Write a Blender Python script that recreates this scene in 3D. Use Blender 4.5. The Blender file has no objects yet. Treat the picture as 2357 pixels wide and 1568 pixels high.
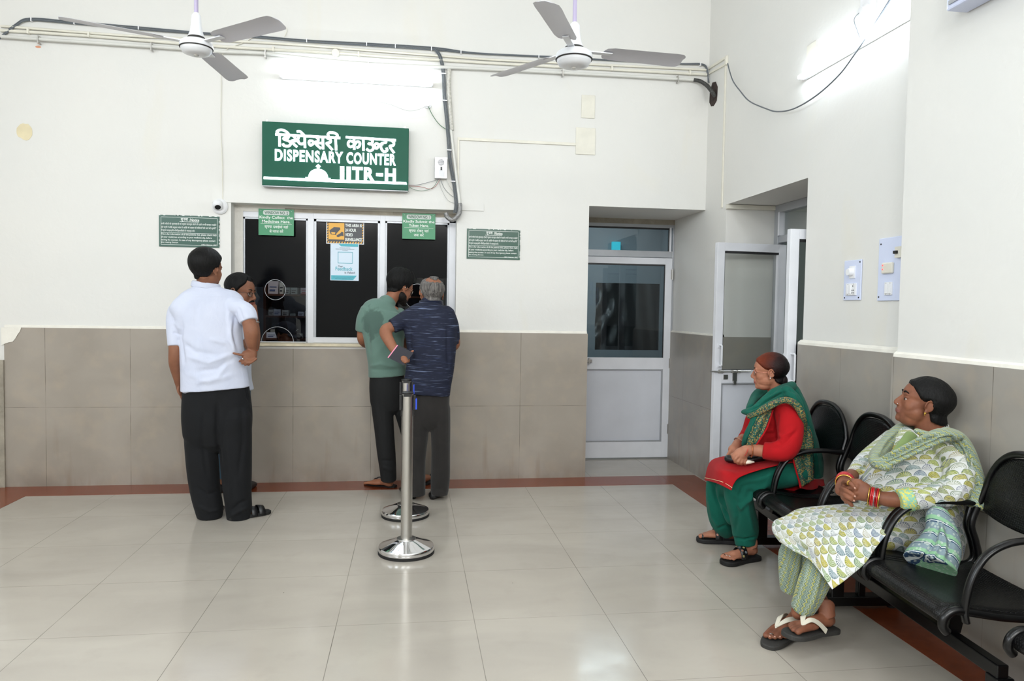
import bpy, math, random
import numpy as np
from mathutils import Vector
random.seed(4)
PI = math.pi
S = bpy.context.scene
COL = S.collection

# ------------------------------------------------------------------ camera
PW, PH = 2357.0, 1568.0
F_PX, YAW, PITCH, ROLL, CAM_H = 1669.86, 0.137246, -0.0431733, 0.0153975, 1.3837
_f = np.array([math.sin(YAW)*math.cos(PITCH), math.cos(YAW)*math.cos(PITCH), math.sin(PITCH)])
_r = np.array([math.cos(YAW), -math.sin(YAW), 0.0])
_u = np.cross(_r, _f)
R_ = _r*math.cos(ROLL) + _u*math.sin(ROLL)
U_ = -_r*math.sin(ROLL) + _u*math.cos(ROLL)
cam_d = bpy.data.cameras.new('camera')
cam_d.sensor_fit = 'HORIZONTAL'; cam_d.sensor_width = 36.0; cam_d.lens = F_PX/PW*36.0
cam_d.clip_start = 0.05; cam_d.clip_end = 100
cam = bpy.data.objects.new('camera', cam_d); COL.objects.link(cam); S.camera = cam
from mathutils import Matrix
cam.matrix_world = Matrix(((R_[0], U_[0], -_f[0], 0), (R_[1], U_[1], -_f[1], 0), (R_[2], U_[2], -_f[2], CAM_H), (0, 0, 0, 1)))

def ray(x, y):
    return _f*F_PX + R_*(x-PW/2) - U_*(y-PH/2)
def at(x, y, Y=5.83):                      # point seen at pixel, on the plane of this depth
    d = ray(x, y); p = d*(Y/d[1]); return Vector((p[0], p[1], p[2]+CAM_H))
def onfloor(x, y, z=0.0):
    d = ray(x, y); p = d*((z-CAM_H)/d[2]); return Vector((p[0], p[1], z))
def onside(x, y, X=2.42):
    d = ray(x, y); p = d*(X/d[0]); return Vector((X, p[1], p[2]+CAM_H))

# ------------------------------------------------------------------ light
S.view_settings.view_transform = 'Standard'
try: S.view_settings.look = 'None'
except Exception: pass
S.view_settings.gamma = 1.0
S.view_settings.exposure = 0.55
S.view_settings.use_curve_mapping = False
S.cycles.max_bounces = 8; S.cycles.diffuse_bounces = 5; S.cycles.glossy_bounces = 4
S.cycles.transmission_bounces = 6; S.cycles.transparent_max_bounces = 10
S.cycles.caustics_reflective = False; S.cycles.caustics_refractive = False
S.cycles.sample_clamp_indirect = 6.0
S.cycles.use_denoising = True
W = bpy.data.worlds.new('world'); S.world = W; W.use_nodes = True
bg = W.node_tree.nodes['Background']; bg.inputs[0].default_value = (0.75, 0.87, 1.0, 1); bg.inputs[1].default_value = 0.8

def area(name, loc, direction, sx, sy, power, color=(1, 1, 1), spread=PI):
    l = bpy.data.lights.new(name, 'AREA'); l.shape = 'RECTANGLE'; l.size = sx; l.size_y = sy
    l.energy = power; l.color = color; l.spread = spread
    o = bpy.data.objects.new(name, l); COL.objects.link(o); o.location = loc
    o.rotation_euler = Vector(direction).to_track_quat('-Z', 'Y').to_euler()
    return o
# fill lamps added at invented windows (behind and to the left of the camera)
DAY = (1.0, 0.995, 0.975)
area('daylight_fill_rear', (-1.6, -4.38, 3.95), (0.05, 1, -0.30), 1.9, 1.1, 105, DAY)
area('daylight_fill_rear', (1.2, -4.38, 3.95), (-0.05, 1, -0.30), 1.9, 1.1, 95, DAY)
area('daylight_fill_left', (-4.33, 2.6, 3.1), (1, -0.3, -0.25), 2.2, 1.4, 30, (0.88, 0.95, 1.0))
area('daylight_fill_left', (-4.33, -1.2, 3.1), (1, 0.2, -0.2), 2.2, 1.4, 85, (0.86, 0.94, 1.0))
TUBE_COL = (0.86, 0.94, 1.0)
# the hall's own ceiling tube lights, above and behind the viewer
for _x, _y in ((-1.6, 0.6), (0.6, 0.6), (-1.6, -2.0), (0.6, -2.0)): area('hall_tube_glow', (_x, _y, 4.60), (0, 0.0, -1), 1.15, 0.06, 20, TUBE_COL)

# ------------------------------------------------------------------ materials
def lin(c):
    return tuple(((v/255.0)/12.92 if v/255.0 <= 0.04045 else ((v/255.0+0.055)/1.055)**2.4) for v in c)
def nodes(m):
    m.use_nodes = True; return m.node_tree.nodes, m.node_tree.links
def mat(name, rgb, rough=0.5, metal=0.0, spec=0.5, var=0.0, vscale=8.0, bump=0.0, bscale=60.0, coat=0.0, stretch=(1, 1, 1),
        emit=None, estr=0.0, sheen=0.0, sss=0.0, alpha=1.0):
    m = bpy.data.materials.new(name); N, L = nodes(m); b = N['Principled BSDF']
    c = lin(rgb) + (1,)
    b.inputs['Base Color'].default_value = c
    b.inputs['Roughness'].default_value = rough; b.inputs['Metallic'].default_value = metal
    b.inputs['Specular IOR Level'].default_value = spec; b.inputs['Coat Weight'].default_value = coat
    b.inputs['Coat Roughness'].default_value = 0.08
    if sheen: b.inputs['Sheen Weight'].default_value = sheen
    if sss:
        b.inputs['Subsurface Weight'].default_value = sss; b.inputs['Subsurface Radius'].default_value = (0.012, 0.005, 0.003)
        b.inputs['Subsurface Scale'].default_value = 1.0
    if alpha < 1: b.inputs['Alpha'].default_value = alpha
    if emit: b.inputs['Emission Color'].default_value = lin(emit)+(1,); b.inputs['Emission Strength'].default_value = estr
    if var or bump:
        tc = N.new('ShaderNodeTexCoord'); mp = N.new('ShaderNodeMapping'); mp.inputs['Scale'].default_value = stretch
        L.new(tc.outputs['Object'], mp.inputs[0])
    if var:
        n = N.new('ShaderNodeTexNoise'); n.inputs['Scale'].default_value = vscale; n.inputs['Detail'].default_value = 5
        L.new(mp.outputs[0], n.inputs['Vector'])
        r = N.new('ShaderNodeMapRange'); r.inputs[1].default_value = 0.3; r.inputs[2].default_value = 0.7
        r.inputs[3].default_value = 1-var; r.inputs[4].default_value = 1+var
        L.new(n.outputs[0], r.inputs[0])
        mx = N.new('ShaderNodeVectorMath'); mx.operation = 'SCALE'; mx.inputs[0].default_value = c[:3]
        L.new(r.outputs[0], mx.inputs['Scale']); L.new(mx.outputs[0], b.inputs['Base Color'])
    if bump:
        n2 = N.new('ShaderNodeTexNoise'); n2.inputs['Scale'].default_value = bscale; n2.inputs['Detail'].default_value = 4
        L.new(mp.outputs[0], n2.inputs['Vector'])
        bp = N.new('ShaderNodeBump'); bp.inputs['Strength'].default_value = bump; bp.inputs['Distance'].default_value = 0.01
        L.new(n2.outputs[0], bp.inputs['Height']); L.new(bp.outputs[0], b.inputs['Normal'])
    return m
class G:                                     # tiny node-graph helper
    def __init__(s, m): s.m = m; s.N, s.L = nodes(m); s.b = s.N['Principled BSDF']
    def v(s, sock, x):
        if isinstance(x, (int, float)): sock.default_value = x
        elif isinstance(x, (tuple, list)): sock.default_value = x
        else: s.L.new(x, sock)
    def math(s, op, a, b=0.0, c=None, clamp=False):
        n = s.N.new('ShaderNodeMath'); n.operation = op; n.use_clamp = clamp
        s.v(n.inputs[0], a); s.v(n.inputs[1], b)
        if c is not None: s.v(n.inputs[2], c)
        return n.outputs[0]
    def mix(s, f, a, b):
        n = s.N.new('ShaderNodeMix'); n.data_type = 'RGBA'; s.v(n.inputs[0], f)
        for k, x in ((6, a), (7, b)): s.v(n.inputs[k], x+(1,) if isinstance(x, tuple) and len(x) == 3 else x)
        return n.outputs[2]
    def xyz(s, sock):
        n = s.N.new('ShaderNodeSeparateXYZ'); s.L.new(sock, n.inputs[0]); return n.outputs
    def pos(s, kind='Object'):
        if kind == 'World': return s.N.new('ShaderNodeNewGeometry').outputs['Position']
        return s.N.new('ShaderNodeTexCoord').outputs[kind]
    def noise(s, vec, scale, detail=3.0, dist=0.0):
        n = s.N.new('ShaderNodeTexNoise'); n.inputs['Scale'].default_value = scale; n.inputs['Detail'].default_value = detail
        n.inputs['Distortion'].default_value = dist
        s.L.new(vec, n.inputs['Vector']); return n.outputs[0]
    def maprange(s, x, a, b, c=0.0, d=1.0):
        n = s.N.new('ShaderNodeMapRange'); s.v(n.inputs[0], x)
        for k, q in enumerate((a, b, c, d)): n.inputs[k+1].default_value = q
        return n.outputs[0]
    def vscale(s, vec, sc):
        n = s.N.new('ShaderNodeMapping'); s.L.new(vec, n.inputs[0]); n.inputs['Scale'].default_value = sc; return n.outputs[0]
    def joint(s, c, c0, w, jw):              # 1 on the joint lines every w
        f = s.math('FRACT', s.math('ADD', s.math('DIVIDE', s.math('SUBTRACT', c, c0), w), 0.5))
        d = s.math('MULTIPLY', s.math('ABSOLUTE', s.math('SUBTRACT', f, 0.5)), w)
        return s.math('LESS_THAN', d, jw)
    def bump(s, h, strength=0.3, dist=0.01):
        n = s.N.new('ShaderNodeBump'); n.inputs['Strength'].default_value = strength; n.inputs['Distance'].default_value = dist
        s.L.new(h, n.inputs['Height']); s.L.new(n.outputs[0], s.b.inputs['Normal'])

def paint_material():
    m = bpy.data.materials.new('cream_wall_paint'); g = G(m); p = g.pos('World')
    n1 = g.noise(p, 0.9, 4, 0.6); n2 = g.noise(p, 7, 5)
    c = g.mix(g.maprange(n1, 0.35, 0.7), lin((223, 222, 218)), lin((219, 219, 216)))
    # damp yellowish streaks in places
    st = g.noise(g.vscale(p, (1.3, 1.3, 0.35)), 1.6, 6, 1.0)
    c = g.mix(g.maprange(st, 0.62, 0.80, 0, 0.35), c, lin((222, 216, 196)))
    g.L.new(c, g.b.inputs['Base Color']); g.b.inputs['Roughness'].default_value = 0.55
    g.b.inputs['Specular IOR Level'].default_value = 0.3
    g.bump(g.noise(p, 22, 6, 0.5), 0.12, 0.012)
    return m
def tile_material(name, axis, c0, w, zrows, base=(160, 152, 142), dark=(148, 140, 130)):
    m = bpy.data.materials.new(name); g = G(m); p = g.pos('World'); x, y, z = g.xyz(p)
    u = x if axis == 'x' else y
    j = g.joint(u, c0, w, 0.0016)
    for zr in zrows:
        jz = g.math('LESS_THAN', g.math('ABSOLUTE', g.math('SUBTRACT', z, zr)), 0.0016)
        j = g.math('MAXIMUM', j, jz)
    n = g.noise(p, 2.2, 6, 0.8); n2 = g.noise(p, 9, 5)
    c = g.mix(g.maprange(n, 0.3, 0.7), lin(base), lin(dark))
    c = g.mix(g.maprange(n2, 0.5, 0.75, 0, 0.35), c, lin((172, 158, 140)))
    grime = g.math('MULTIPLY', g.maprange(z, 0.0, 0.16, 1, 0), g.maprange(g.noise(g.vscale(p, (2, 2, 1)), 4, 5), 0.35, 0.65))
    c = g.mix(g.math('MULTIPLY', grime, 0.35), c, lin((96, 82, 68)))
    run = g.maprange(g.noise(g.vscale(p, (6, 6, 0.7)), 1.7, 5), 0.58, 0.75)
    run = g.math('MULTIPLY', run, g.maprange(z, 0.6, 0.1, 0, 0.45))
    c = g.mix(run, c, lin((120, 98, 78)))
    jn = g.maprange(g.noise(p, 5, 4), 0.4, 0.6, 0.25, 0.9)
    c = g.mix(g.math('MULTIPLY', j, jn), c, lin((84, 76, 68)))
    g.L.new(c, g.b.inputs['Base Color'])
    g.b.inputs['Roughness'].default_value = 0.32; g.b.inputs['Specular IOR Level'].default_value = 0.45
    return m
def floor_material():
    m = bpy.data.materials.new('glazed_floor_tiles'); g = G(m); p = g.pos('World'); x, y, z = g.xyz(p)
    jx = g.joint(x, -2.114, 0.6, 0.0015); jy = g.joint(y, 3.76, 0.6, 0.0012)
    jn = g.maprange(g.noise(p, 2.3, 3), 0.3, 0.7, 0.35, 1.0)
    j = g.math('MULTIPLY', g.math('MAXIMUM', jx, g.math('MULTIPLY', jy, 0.8)), jn)
    n = g.noise(g.vscale(p, (0.7, 1.6, 1)), 1.8, 6, 0.7)
    c = g.mix(g.maprange(n, 0.3, 0.7), lin((180, 173, 162)), lin((168, 161, 151)))
    c = g.mix(g.maprange(g.noise(p, 7, 5), 0.55, 0.8, 0, 0.4), c, lin((160, 152, 142)))
    # specks of dirt
    v = g.N.new('ShaderNodeTexVoronoi'); v.inputs['Scale'].default_value = 2.6; g.L.new(p, v.inputs['Vector'])
    sp = g.math('LESS_THAN', v.outputs['Distance'], 0.009)
    c = g.mix(g.math('MULTIPLY', sp, 0.8), c, lin((60, 55, 50)))
    c = g.mix(g.math('MULTIPLY', j, 0.85), c, lin((78, 73, 68)))
    g.L.new(c, g.b.inputs['Base Color'])
    g.L.new(g.maprange(g.noise(p, 3.5, 4), 0.3, 0.7, 0.10, 0.22), g.b.inputs['Roughness'])
    g.b.inputs['Specular IOR Level'].default_value = 0.55
    g.bump(g.noise(p, 3.0, 2), 0.05, 0.01)
    return m
M = {}
M['paint'] = paint_material()
M['tile_back'] = tile_material('grey_wall_tiles', 'x', -2.705, 0.597, (0.597,))
M['tile_side'] = tile_material('grey_side_wall_tiles', 'y', 3.775, 0.6, (0.597,), (158, 154, 147), (146, 141, 134))
M['floor'] = floor_material()
M['brown'] = mat('brown_granite_border', (124, 60, 34), 0.22, var=0.14, vscale=14, spec=0.35)
M['plaster_bead'] = mat('rough_white_plaster', (230, 227, 218), 0.7, var=0.05, vscale=12, bump=0.3, bscale=40)
M['old_plaster'] = mat('grey_old_plaster', (150, 143, 130), 0.9, var=0.2, vscale=9, bump=0.7, bscale=35)
M['alu'] = mat('white_coated_aluminium', (218, 220, 226), 0.32, var=0.05, vscale=5, spec=0.5)
M['alu_grey'] = mat('grey_aluminium', (170, 173, 178), 0.35, metal=0.35, var=0.06, vscale=6)
M['alu_dark'] = mat('dark_gasket', (34, 34, 36), 0.5)
M['door_panel'] = mat('pale_grey_door_panel', (203, 206, 214), 0.4, var=0.04, vscale=4)
M['steel'] = mat('brushed_steel', (190, 188, 184), 0.3, metal=1.0)
M['chrome'] = mat('polished_chrome', (222, 222, 224), 0.06, metal=1.0)
M['black'] = mat('black_plastic', (16, 16, 18), 0.4)
M['rubber'] = mat('black_rubber', (14, 13, 13), 0.7)
M['marble'] = mat('cream_marble_sill', (214, 203, 176), 0.35, var=0.18, vscale=10)
M['white_plastic'] = mat('white_plastic', (232, 233, 236), 0.35)
M['cream_pvc'] = mat('cream_painted_pipe', (222, 219, 207), 0.45, var=0.06, vscale=9)
M['grey_pvc'] = mat('grey_white_pipe', (213, 213, 208), 0.4, var=0.05, vscale=9)
M['cable_grey'] = mat('grey_cable', (98, 104, 110), 0.5)
M['cable_light'] = mat('light_grey_cable', (176, 176, 172), 0.5)
M['cable_red'] = mat('red_wire', (150, 44, 36), 0.5)
M['cable_green'] = mat('green_wire', (62, 110, 74), 0.5)
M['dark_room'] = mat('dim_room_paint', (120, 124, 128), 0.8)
M['tube_on'] = mat('lit_tube', (255, 255, 255), 0.5, emit=(226, 240, 255), estr=10.0)
def glass_material(name, tint=(0.985, 0.995, 0.99), rough=0.0, dark=0.0, spec_mix=0.05):
    m = bpy.data.materials.new(name); N, L = nodes(m); N.remove(N['Principled BSDF']); out = N['Material Output']
    t = N.new('ShaderNodeBsdfTransparent'); t.inputs[0].default_value = tuple(tint)+(1,)
    gl = N.new('ShaderNodeBsdfGlossy'); gl.inputs['Roughness'].default_value = rough
    lw = N.new('ShaderNodeLayerWeight'); lw.inputs[0].default_value = 0.25
    mr = N.new('ShaderNodeMapRange'); mr.inputs[3].default_value = spec_mix*0.55; mr.inputs[4].default_value = 0.7
    L.new(lw.outputs['Facing'], mr.inputs[0])
    mx = N.new('ShaderNodeMixShader'); L.new(mr.outputs[0], mx.inputs[0]); L.new(t.outputs[0], mx.inputs[1]); L.new(gl.outputs[0], mx.inputs[2])
    L.new(mx.outputs[0], out.inputs[0]); return m
M['glass'] = glass_material('clear_glass')
M['glass_tint'] = glass_material('smoked_glass', (0.36, 0.40, 0.46), spec_mix=0.06)
M['glass_door'] = glass_material('blue_grey_door_glass', (0.66, 0.71, 0.73), spec_mix=0.05)
M['glass_film'] = mat('black_filmed_glass', (4, 5, 8), 0.12, spec=0.16)

# ------------------------------------------------------------------ mesh helpers
class MB:
    def __init__(s): s.V = []; s.F = []; s.MI = []; s.cur = 0
    def m(s, k): s.cur = k; return s
    def add(s, verts, faces):
        o = len(s.V); s.V += [tuple(v) for v in verts]; s.F += [tuple(i+o for i in f) for f in faces]; s.MI += [s.cur]*len(faces); return s
    def box(s, a, b):
        x0, y0, z0 = [min(a[i], b[i]) for i in range(3)]; x1, y1, z1 = [max(a[i], b[i]) for i in range(3)]
        v = [(x0,y0,z0),(x1,y0,z0),(x1,y1,z0),(x0,y1,z0),(x0,y0,z1),(x1,y0,z1),(x1,y1,z1),(x0,y1,z1)]
        return s.add(v, [(0,3,2,1),(4,5,6,7),(0,1,5,4),(1,2,6,5),(2,3,7,6),(3,0,4,7)])
    def obox(s, o, ax, ay, az):              # box from a corner and three edge vectors
        o, ax, ay, az = map(Vector, (o, ax, ay, az))
        v = [o, o+ax, o+ax+ay, o+ay]; v += [q+az for q in v]
        f = [(0,3,2,1),(4,5,6,7),(0,1,5,4),(1,2,6,5),(2,3,7,6),(3,0,4,7)]
        if ax.cross(ay).dot(az) < 0: f = [tuple(reversed(q)) for q in f]
        return s.add(v, f)
    def prism(s, poly, ext):                 # planar polygon (3D points) swept along a vector
        poly = [Vector(q) for q in poly]; e = Vector(ext); n = len(poly)
        v = poly + [q+e for q in poly]
        f = [tuple(range(n)), tuple(reversed(range(n, 2*n)))] + [(i, i+n, (i+1) % n+n, (i+1) % n) for i in range(n)]
        nn = Vector((0, 0, 0))
        for i in range(n): nn += poly[i].cross(poly[(i+1) % n])
        if nn.dot(e) > 0: f = [tuple(reversed(q)) for q in f]
        return s.add(v, f)
    def rings(s, rings, close=True, cap0=True, cap1=True):
        n = len(rings[0]); v = [q for r in rings for q in r]; f = []
        for i in range(len(rings)-1):
            for j in range(n if close else n-1):
                k = (j+1) % n; f.append((i*n+j, i*n+k, (i+1)*n+k, (i+1)*n+j))
        if cap0 and close: f.append(tuple(reversed(range(n))))
        if cap1 and close: f.append(tuple(range((len(rings)-1)*n, len(rings)*n)))
        return s.add(v, f)
    def tube(s, pts, r, n=10, caps=True, r2=None):
        pts = [Vector(q) for q in pts]; m = len(pts)
        rr = r if isinstance(r, (list, tuple)) else [r]*m
        up = None; R = []
        for i, q in enumerate(pts):
            t = (pts[min(i+1, m-1)]-pts[max(i-1, 0)]).normalized()
            if up is None:
                up = Vector((0, 0, 1)) if abs(t.z) < 0.9 else Vector((1, 0, 0))
            a = (up - t*up.dot(t)).normalized(); up = a; b = t.cross(a)
            R.append([q + (a*math.cos(2*PI*k/n) + b*math.sin(2*PI*k/n))*rr[i] for k in range(n)])
        return s.rings(R, True, caps, caps)
    def lathe(s, c, prof, n=40, axis=(0, 0, 1)):
        c = Vector(c); ax = Vector(axis).normalized()
        a = (Vector((1, 0, 0)) if abs(ax.x) < 0.9 else Vector((0, 1, 0))); a = (a-ax*a.dot(ax)).normalized(); b = ax.cross(a)
        R = [[c + ax*h + (a*math.cos(2*PI*k/n)+b*math.sin(2*PI*k/n))*max(r, 1e-5) for k in range(n)] for r, h in prof]
        return s.rings(R)
    def cyl(s, a, b, r, n=20, r2=None): return s.tube([a, b], [r, r if r2 is None else r2], n)
    def sph(s, c, r, n=16, sc=(1, 1, 1)):
        c = Vector(c); R = []
        for i in range(n//2+1):
            t = PI*i/(n//2); rad = max(math.sin(t), 1e-4)
            R.append([c+Vector((rad*math.cos(2*PI*k/n)*r*sc[0], rad*math.sin(2*PI*k/n)*r*sc[1], -math.cos(t)*r*sc[2])) for k in range(n)])
        return s.rings(R)
    def quad(s, a, b, c, d): return s.add([a, b, c, d], [(0, 1, 2, 3)])
    def build(s, name, mats, parent=None, smooth=False, origin=None, bevel=0.0, auto=None, subsurf=0):
        me = bpy.data.meshes.new(name); V = np.array([tuple(v) for v in s.V], dtype=float)
        if parent is not None: o0 = np.array(parent['_w'])
        elif origin is not None: o0 = np.array(origin, dtype=float)
        else: o0 = np.array([(V[:, 0].min()+V[:, 0].max())/2, (V[:, 1].min()+V[:, 1].max())/2, V[:, 2].min()])
        me.from_pydata([tuple(v) for v in (V-o0)], [], s.F)
        if not isinstance(mats, (list, tuple)): mats = [mats]
        for q in mats: me.materials.append(q)
        if len(mats) > 1:
            for p, k in zip(me.polygons, s.MI): p.material_index = k
        if smooth:
            me.polygons.foreach_set('use_smooth', [True]*len(me.polygons))
            if auto is not None: me.set_sharp_from_angle(angle=math.radians(auto))
        me.update()
        ob = bpy.data.objects.new(name, me); COL.objects.link(ob)
        if parent is not None:
            ob.parent = parent; ob['_w'] = list(parent['_w'])
        else:
            ob.location = tuple(o0); ob['_w'] = [float(q) for q in o0]
        if bevel:
            md = ob.modifiers.new('bevel', 'BEVEL'); md.width = bevel; md.segments = 2; md.limit_method = 'ANGLE'; md.angle_limit = math.radians(40)
        if subsurf:
            md = ob.modifiers.new('subdivision', 'SUBSURF'); md.levels = subsurf; md.render_levels = subsurf
        return ob
def thing(name, label, cat, loc, group=None):
    o = bpy.data.objects.new(name, None); COL.objects.link(o); o.location = tuple(loc); o['_w'] = [float(q) for q in loc]
    o.empty_display_size = 0.1
    o['label'] = label; o['category'] = cat
    if group: o['group'] = group
    return o
def tag(o, label, cat, group=None):
    o['label'] = label; o['category'] = cat
    if group: o['group'] = group
    return o
def struct(o, label=None):
    o['kind'] = 'structure'
    if label: o['label'] = label
    return o
def spline(pts, k=8, closed=False):          # Catmull-Rom through 3D points
    P = [Vector(q) for q in pts]; n = len(P); out = []
    rng = range(n if closed else n-1)
    for i in rng:
        if closed: a, b, c, d = P[(i-1) % n], P[i], P[(i+1) % n], P[(i+2) % n]
        else: a, b, c, d = P[max(i-1, 0)], P[i], P[i+1], P[min(i+2, n-1)]
        for j in range(k):
            t = j/k; out.append(0.5*((2*b)+(c-a)*t+(2*a-5*b+4*c-d)*t*t+(3*b-a-3*c+d)*t*t*t))
    if not closed: out.append(P[-1])
    return out
def box_obj(name, a, b, m, parent=None, bevel=0.0):
    return MB().box(a, b).build(name, m, parent, bevel=bevel)

_font_cache = {}
def text_mesh(body, size=1.0, weight=0.0, track=1.0):
    key = (body, weight, track)
    if key not in _font_cache:
        c = bpy.data.curves.new('text', 'FONT'); c.body = body; c.size = 1.0; c.offset = weight; c.space_character = track; c.resolution_u = 4; c.fill_mode = 'FRONT'
        o = bpy.data.objects.new('text', c); COL.objects.link(o)
        dg = bpy.context.evaluated_depsgraph_get(); dg.update()
        me = bpy.data.meshes.new_from_object(o.evaluated_get(dg))
        V = np.array([v.co[:] for v in me.vertices]).reshape(-1, 3); Fs = [tuple(p.vertices) for p in me.polygons]
        bpy.data.objects.remove(o); bpy.data.curves.remove(c); bpy.data.meshes.remove(me)
        _font_cache[key] = (V, Fs)
    return _font_cache[key]
def put_text(mb, V, Fs, O, ex, ez, w=None, h=None, x=0.0, z=0.0, align='L', norm=None, lift=0.0):
    """place glyph mesh: fit width w / height h with lower-left (or centre) at (x, z) of the plane O + ex*x + ez*z"""
    if len(V) == 0: return
    V = V.copy(); x0, x1 = V[:, 0].min(), V[:, 0].max(); y0, y1 = V[:, 1].min(), V[:, 1].max()
    sx = (w/(x1-x0)) if w else (h/(y1-y0)); sy = (h/(y1-y0)) if h else sx
    X = (V[:, 0]-x0)*sx; Y = (V[:, 1]-y0)*sy
    if align == 'C': X = X - (x1-x0)*sx/2
    O, ex, ez = np.array(O), np.array(ex), np.array(ez); nn = np.cross(ex, ez)
    P = O + np.outer(X+x, ex) + np.outer(Y+z, ez) + nn*lift
    mb.add([tuple(p) for p in P], Fs)
def clip_mesh(V, Fs, xmax):
    import bmesh
    bm = bmesh.new(); vs = [bm.verts.new(v) for v in V]
    for f in Fs:
        try: bm.faces.new([vs[i] for i in f])
        except ValueError: pass
    bmesh.ops.bisect_plane(bm, geom=bm.verts[:]+bm.edges[:]+bm.faces[:], plane_co=(xmax, 0, 0), plane_no=(1, 0, 0), clear_outer=True)
    bm.verts.index_update()
    V2 = np.array([v.co[:] for v in bm.verts]).reshape(-1, 3); F2 = [tuple(v.index for v in f.verts) for f in bm.faces]
    bm.free(); return V2, F2
def deva(tokens, weight=0.0):
    """tokens: glyph strings; a trailing '~' gives the half form (its bar cut away); ' ' is a space; '<' pulls the next one back"""
    VV, FF, x, n = [], [], 0.0, 0
    lift = 0.0
    for t in tokens:
        if t == ' ': x += 0.35; continue
        if t.startswith('>'): x += float(t[1:]); continue
        half = t.endswith('~'); t = t.rstrip('~')
        V, Fs = text_mesh(t, 1.0, weight)
        if len(V) == 0: continue
        x0 = V[:, 0].min(); x1 = V[:, 0].max()
        if half: V, Fs = clip_mesh(V, Fs, x1-0.235-weight); x1 = x1-0.235-weight
        V = V.copy(); V[:, 0] += x-x0; V[:, 2] += lift; lift += 0.0004
        VV.append(V); FF += [tuple(i+n for i in f) for f in Fs]; n += len(V)
        x += (x1-x0) - 2*weight*(0 if half else 1) - 0.004
    return np.vstack(VV), FF
# ================================================================== the room
YB = 5.83; XR = 2.42; XP = 2.30; CEIL = 4.75; DT = 6.54
def tile_top_bead(mb, a, b, inward, up=0.028):
    a, b = Vector(a), Vector(b); n = Vector(inward)
    k = 24; P = [a.lerp(b, i/k) for i in range(k+1)]
    R = []
    for i, q in enumerate(P):
        w = random.uniform(-0.0012, 0.0015)
        R.append([q, q+n*(0.006+w*0.5), q+n*0.004+Vector((0, 0, up*0.5+w)), q-n*0.016+Vector((0, 0, up+w*1.5)), q-n*0.02])
    mb.rings(R)
fl = MB().box((-4.6, -4.6, -0.1), (6.2, 9.6, 0)); struct(fl.build('floor', M['floor'], origin=(0, 0, 0)))
b = MB(); b.box((-3.02, 5.53, 0), (2.08, 5.83, 0.0012)); struct(b.build('trim_1', M['brown'], origin=(0, 0, 0)))
b = MB(); b.box((2.083, 1.0, 0), (2.385, 5.83, 0.0012)); struct(b.build('trim_2', M['brown'], origin=(0, 0, 0)))
b = MB(); b.box((-3.02, -4.0, 0), (-2.714, 5.53, 0.0012)); struct(b.build('trim_3', M['brown'], origin=(0, 0, 0)))
# back wall: openings for the counter window (X -1.38..0.33) and the door recess (X 1.425..2.42)
wx0, wx1, wz0, wz1 = -1.38, 0.345, 1.075, 2.165
b = MB()
b.box((-4.6, YB, 0), (wx0, 6.12, CEIL)); b.box((wx0, YB, 0), (wx1, 6.12, wz0)); b.box((wx0, YB, wz1), (wx1, 6.12, CEIL))
b.box((wx1, YB, 0), (1.425, 6.62, CEIL)); b.box((1.425, YB, 2.236), (XR, 6.62, CEIL))
b.box((-4.6, 6.12, 2.9), (1.425, 6.3, CEIL))
# thin raised plaster band over the counter window
b.box((-1.52, YB-0.008, 2.165), (0.345, YB, 2.232)); b.box((0.345, YB-0.008, 2.165), (0.56, YB, 2.225))
struct(b.build('wall_back', M['paint'], origin=(0, YB, 0)))
# tiled lower part of the back wall, with its plaster bead
b = MB(); b.box((-2.985, YB-0.015, 0), (wx0, YB+0.001, 1.192)); b.box((wx0, YB-0.015, 0), (wx1, YB+0.001, 1.05)); b.box((wx1, YB-0.015, 0), (1.431, YB+0.001, 1.192))
b.box((1.424, YB+0.001, 0), (1.4305, DT-.03, 1.192))
struct(b.build('wall_back_tiles', M['tile_back'], origin=(0, YB, 0)))
b = MB(); tile_top_bead(b, (-2.985, YB-0.004, 1.192), (wx0, YB-0.004, 1.192), (0, -1, 0)); tile_top_bead(b, (wx1, YB-0.004, 1.192), (1.425, YB-0.004, 1.192), (0, -1, 0))
struct(b.build('trim_4', M['plaster_bead'], origin=(0, YB, 0)))
# broken corner with grey mortar at the far left
b = MB(); b.prism([(-3.0, YB-0.018, 1.192), (-2.865, YB-0.018, 1.192), (-2.872, YB-0.018, 1.165), (-2.89, YB-0.018, 1.14), (-2.905, YB-0.018, 1.11), (-2.925, YB-0.018, 1.085), (-2.95, YB-0.018, 1.082), (-2.98, YB-0.018, 1.07), (-3.0, YB-0.018, 1.06)], (0, -0.003, 0))
struct(b.build('trim_5', M['plaster_bead'], origin=(0, YB, 0)))
b = MB(); b.box((-3.03, YB-0.03, 0), (-2.985, YB, 0.95)); struct(b.build('trim_6', M['old_plaster'], origin=(0, YB, 0)))
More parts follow.
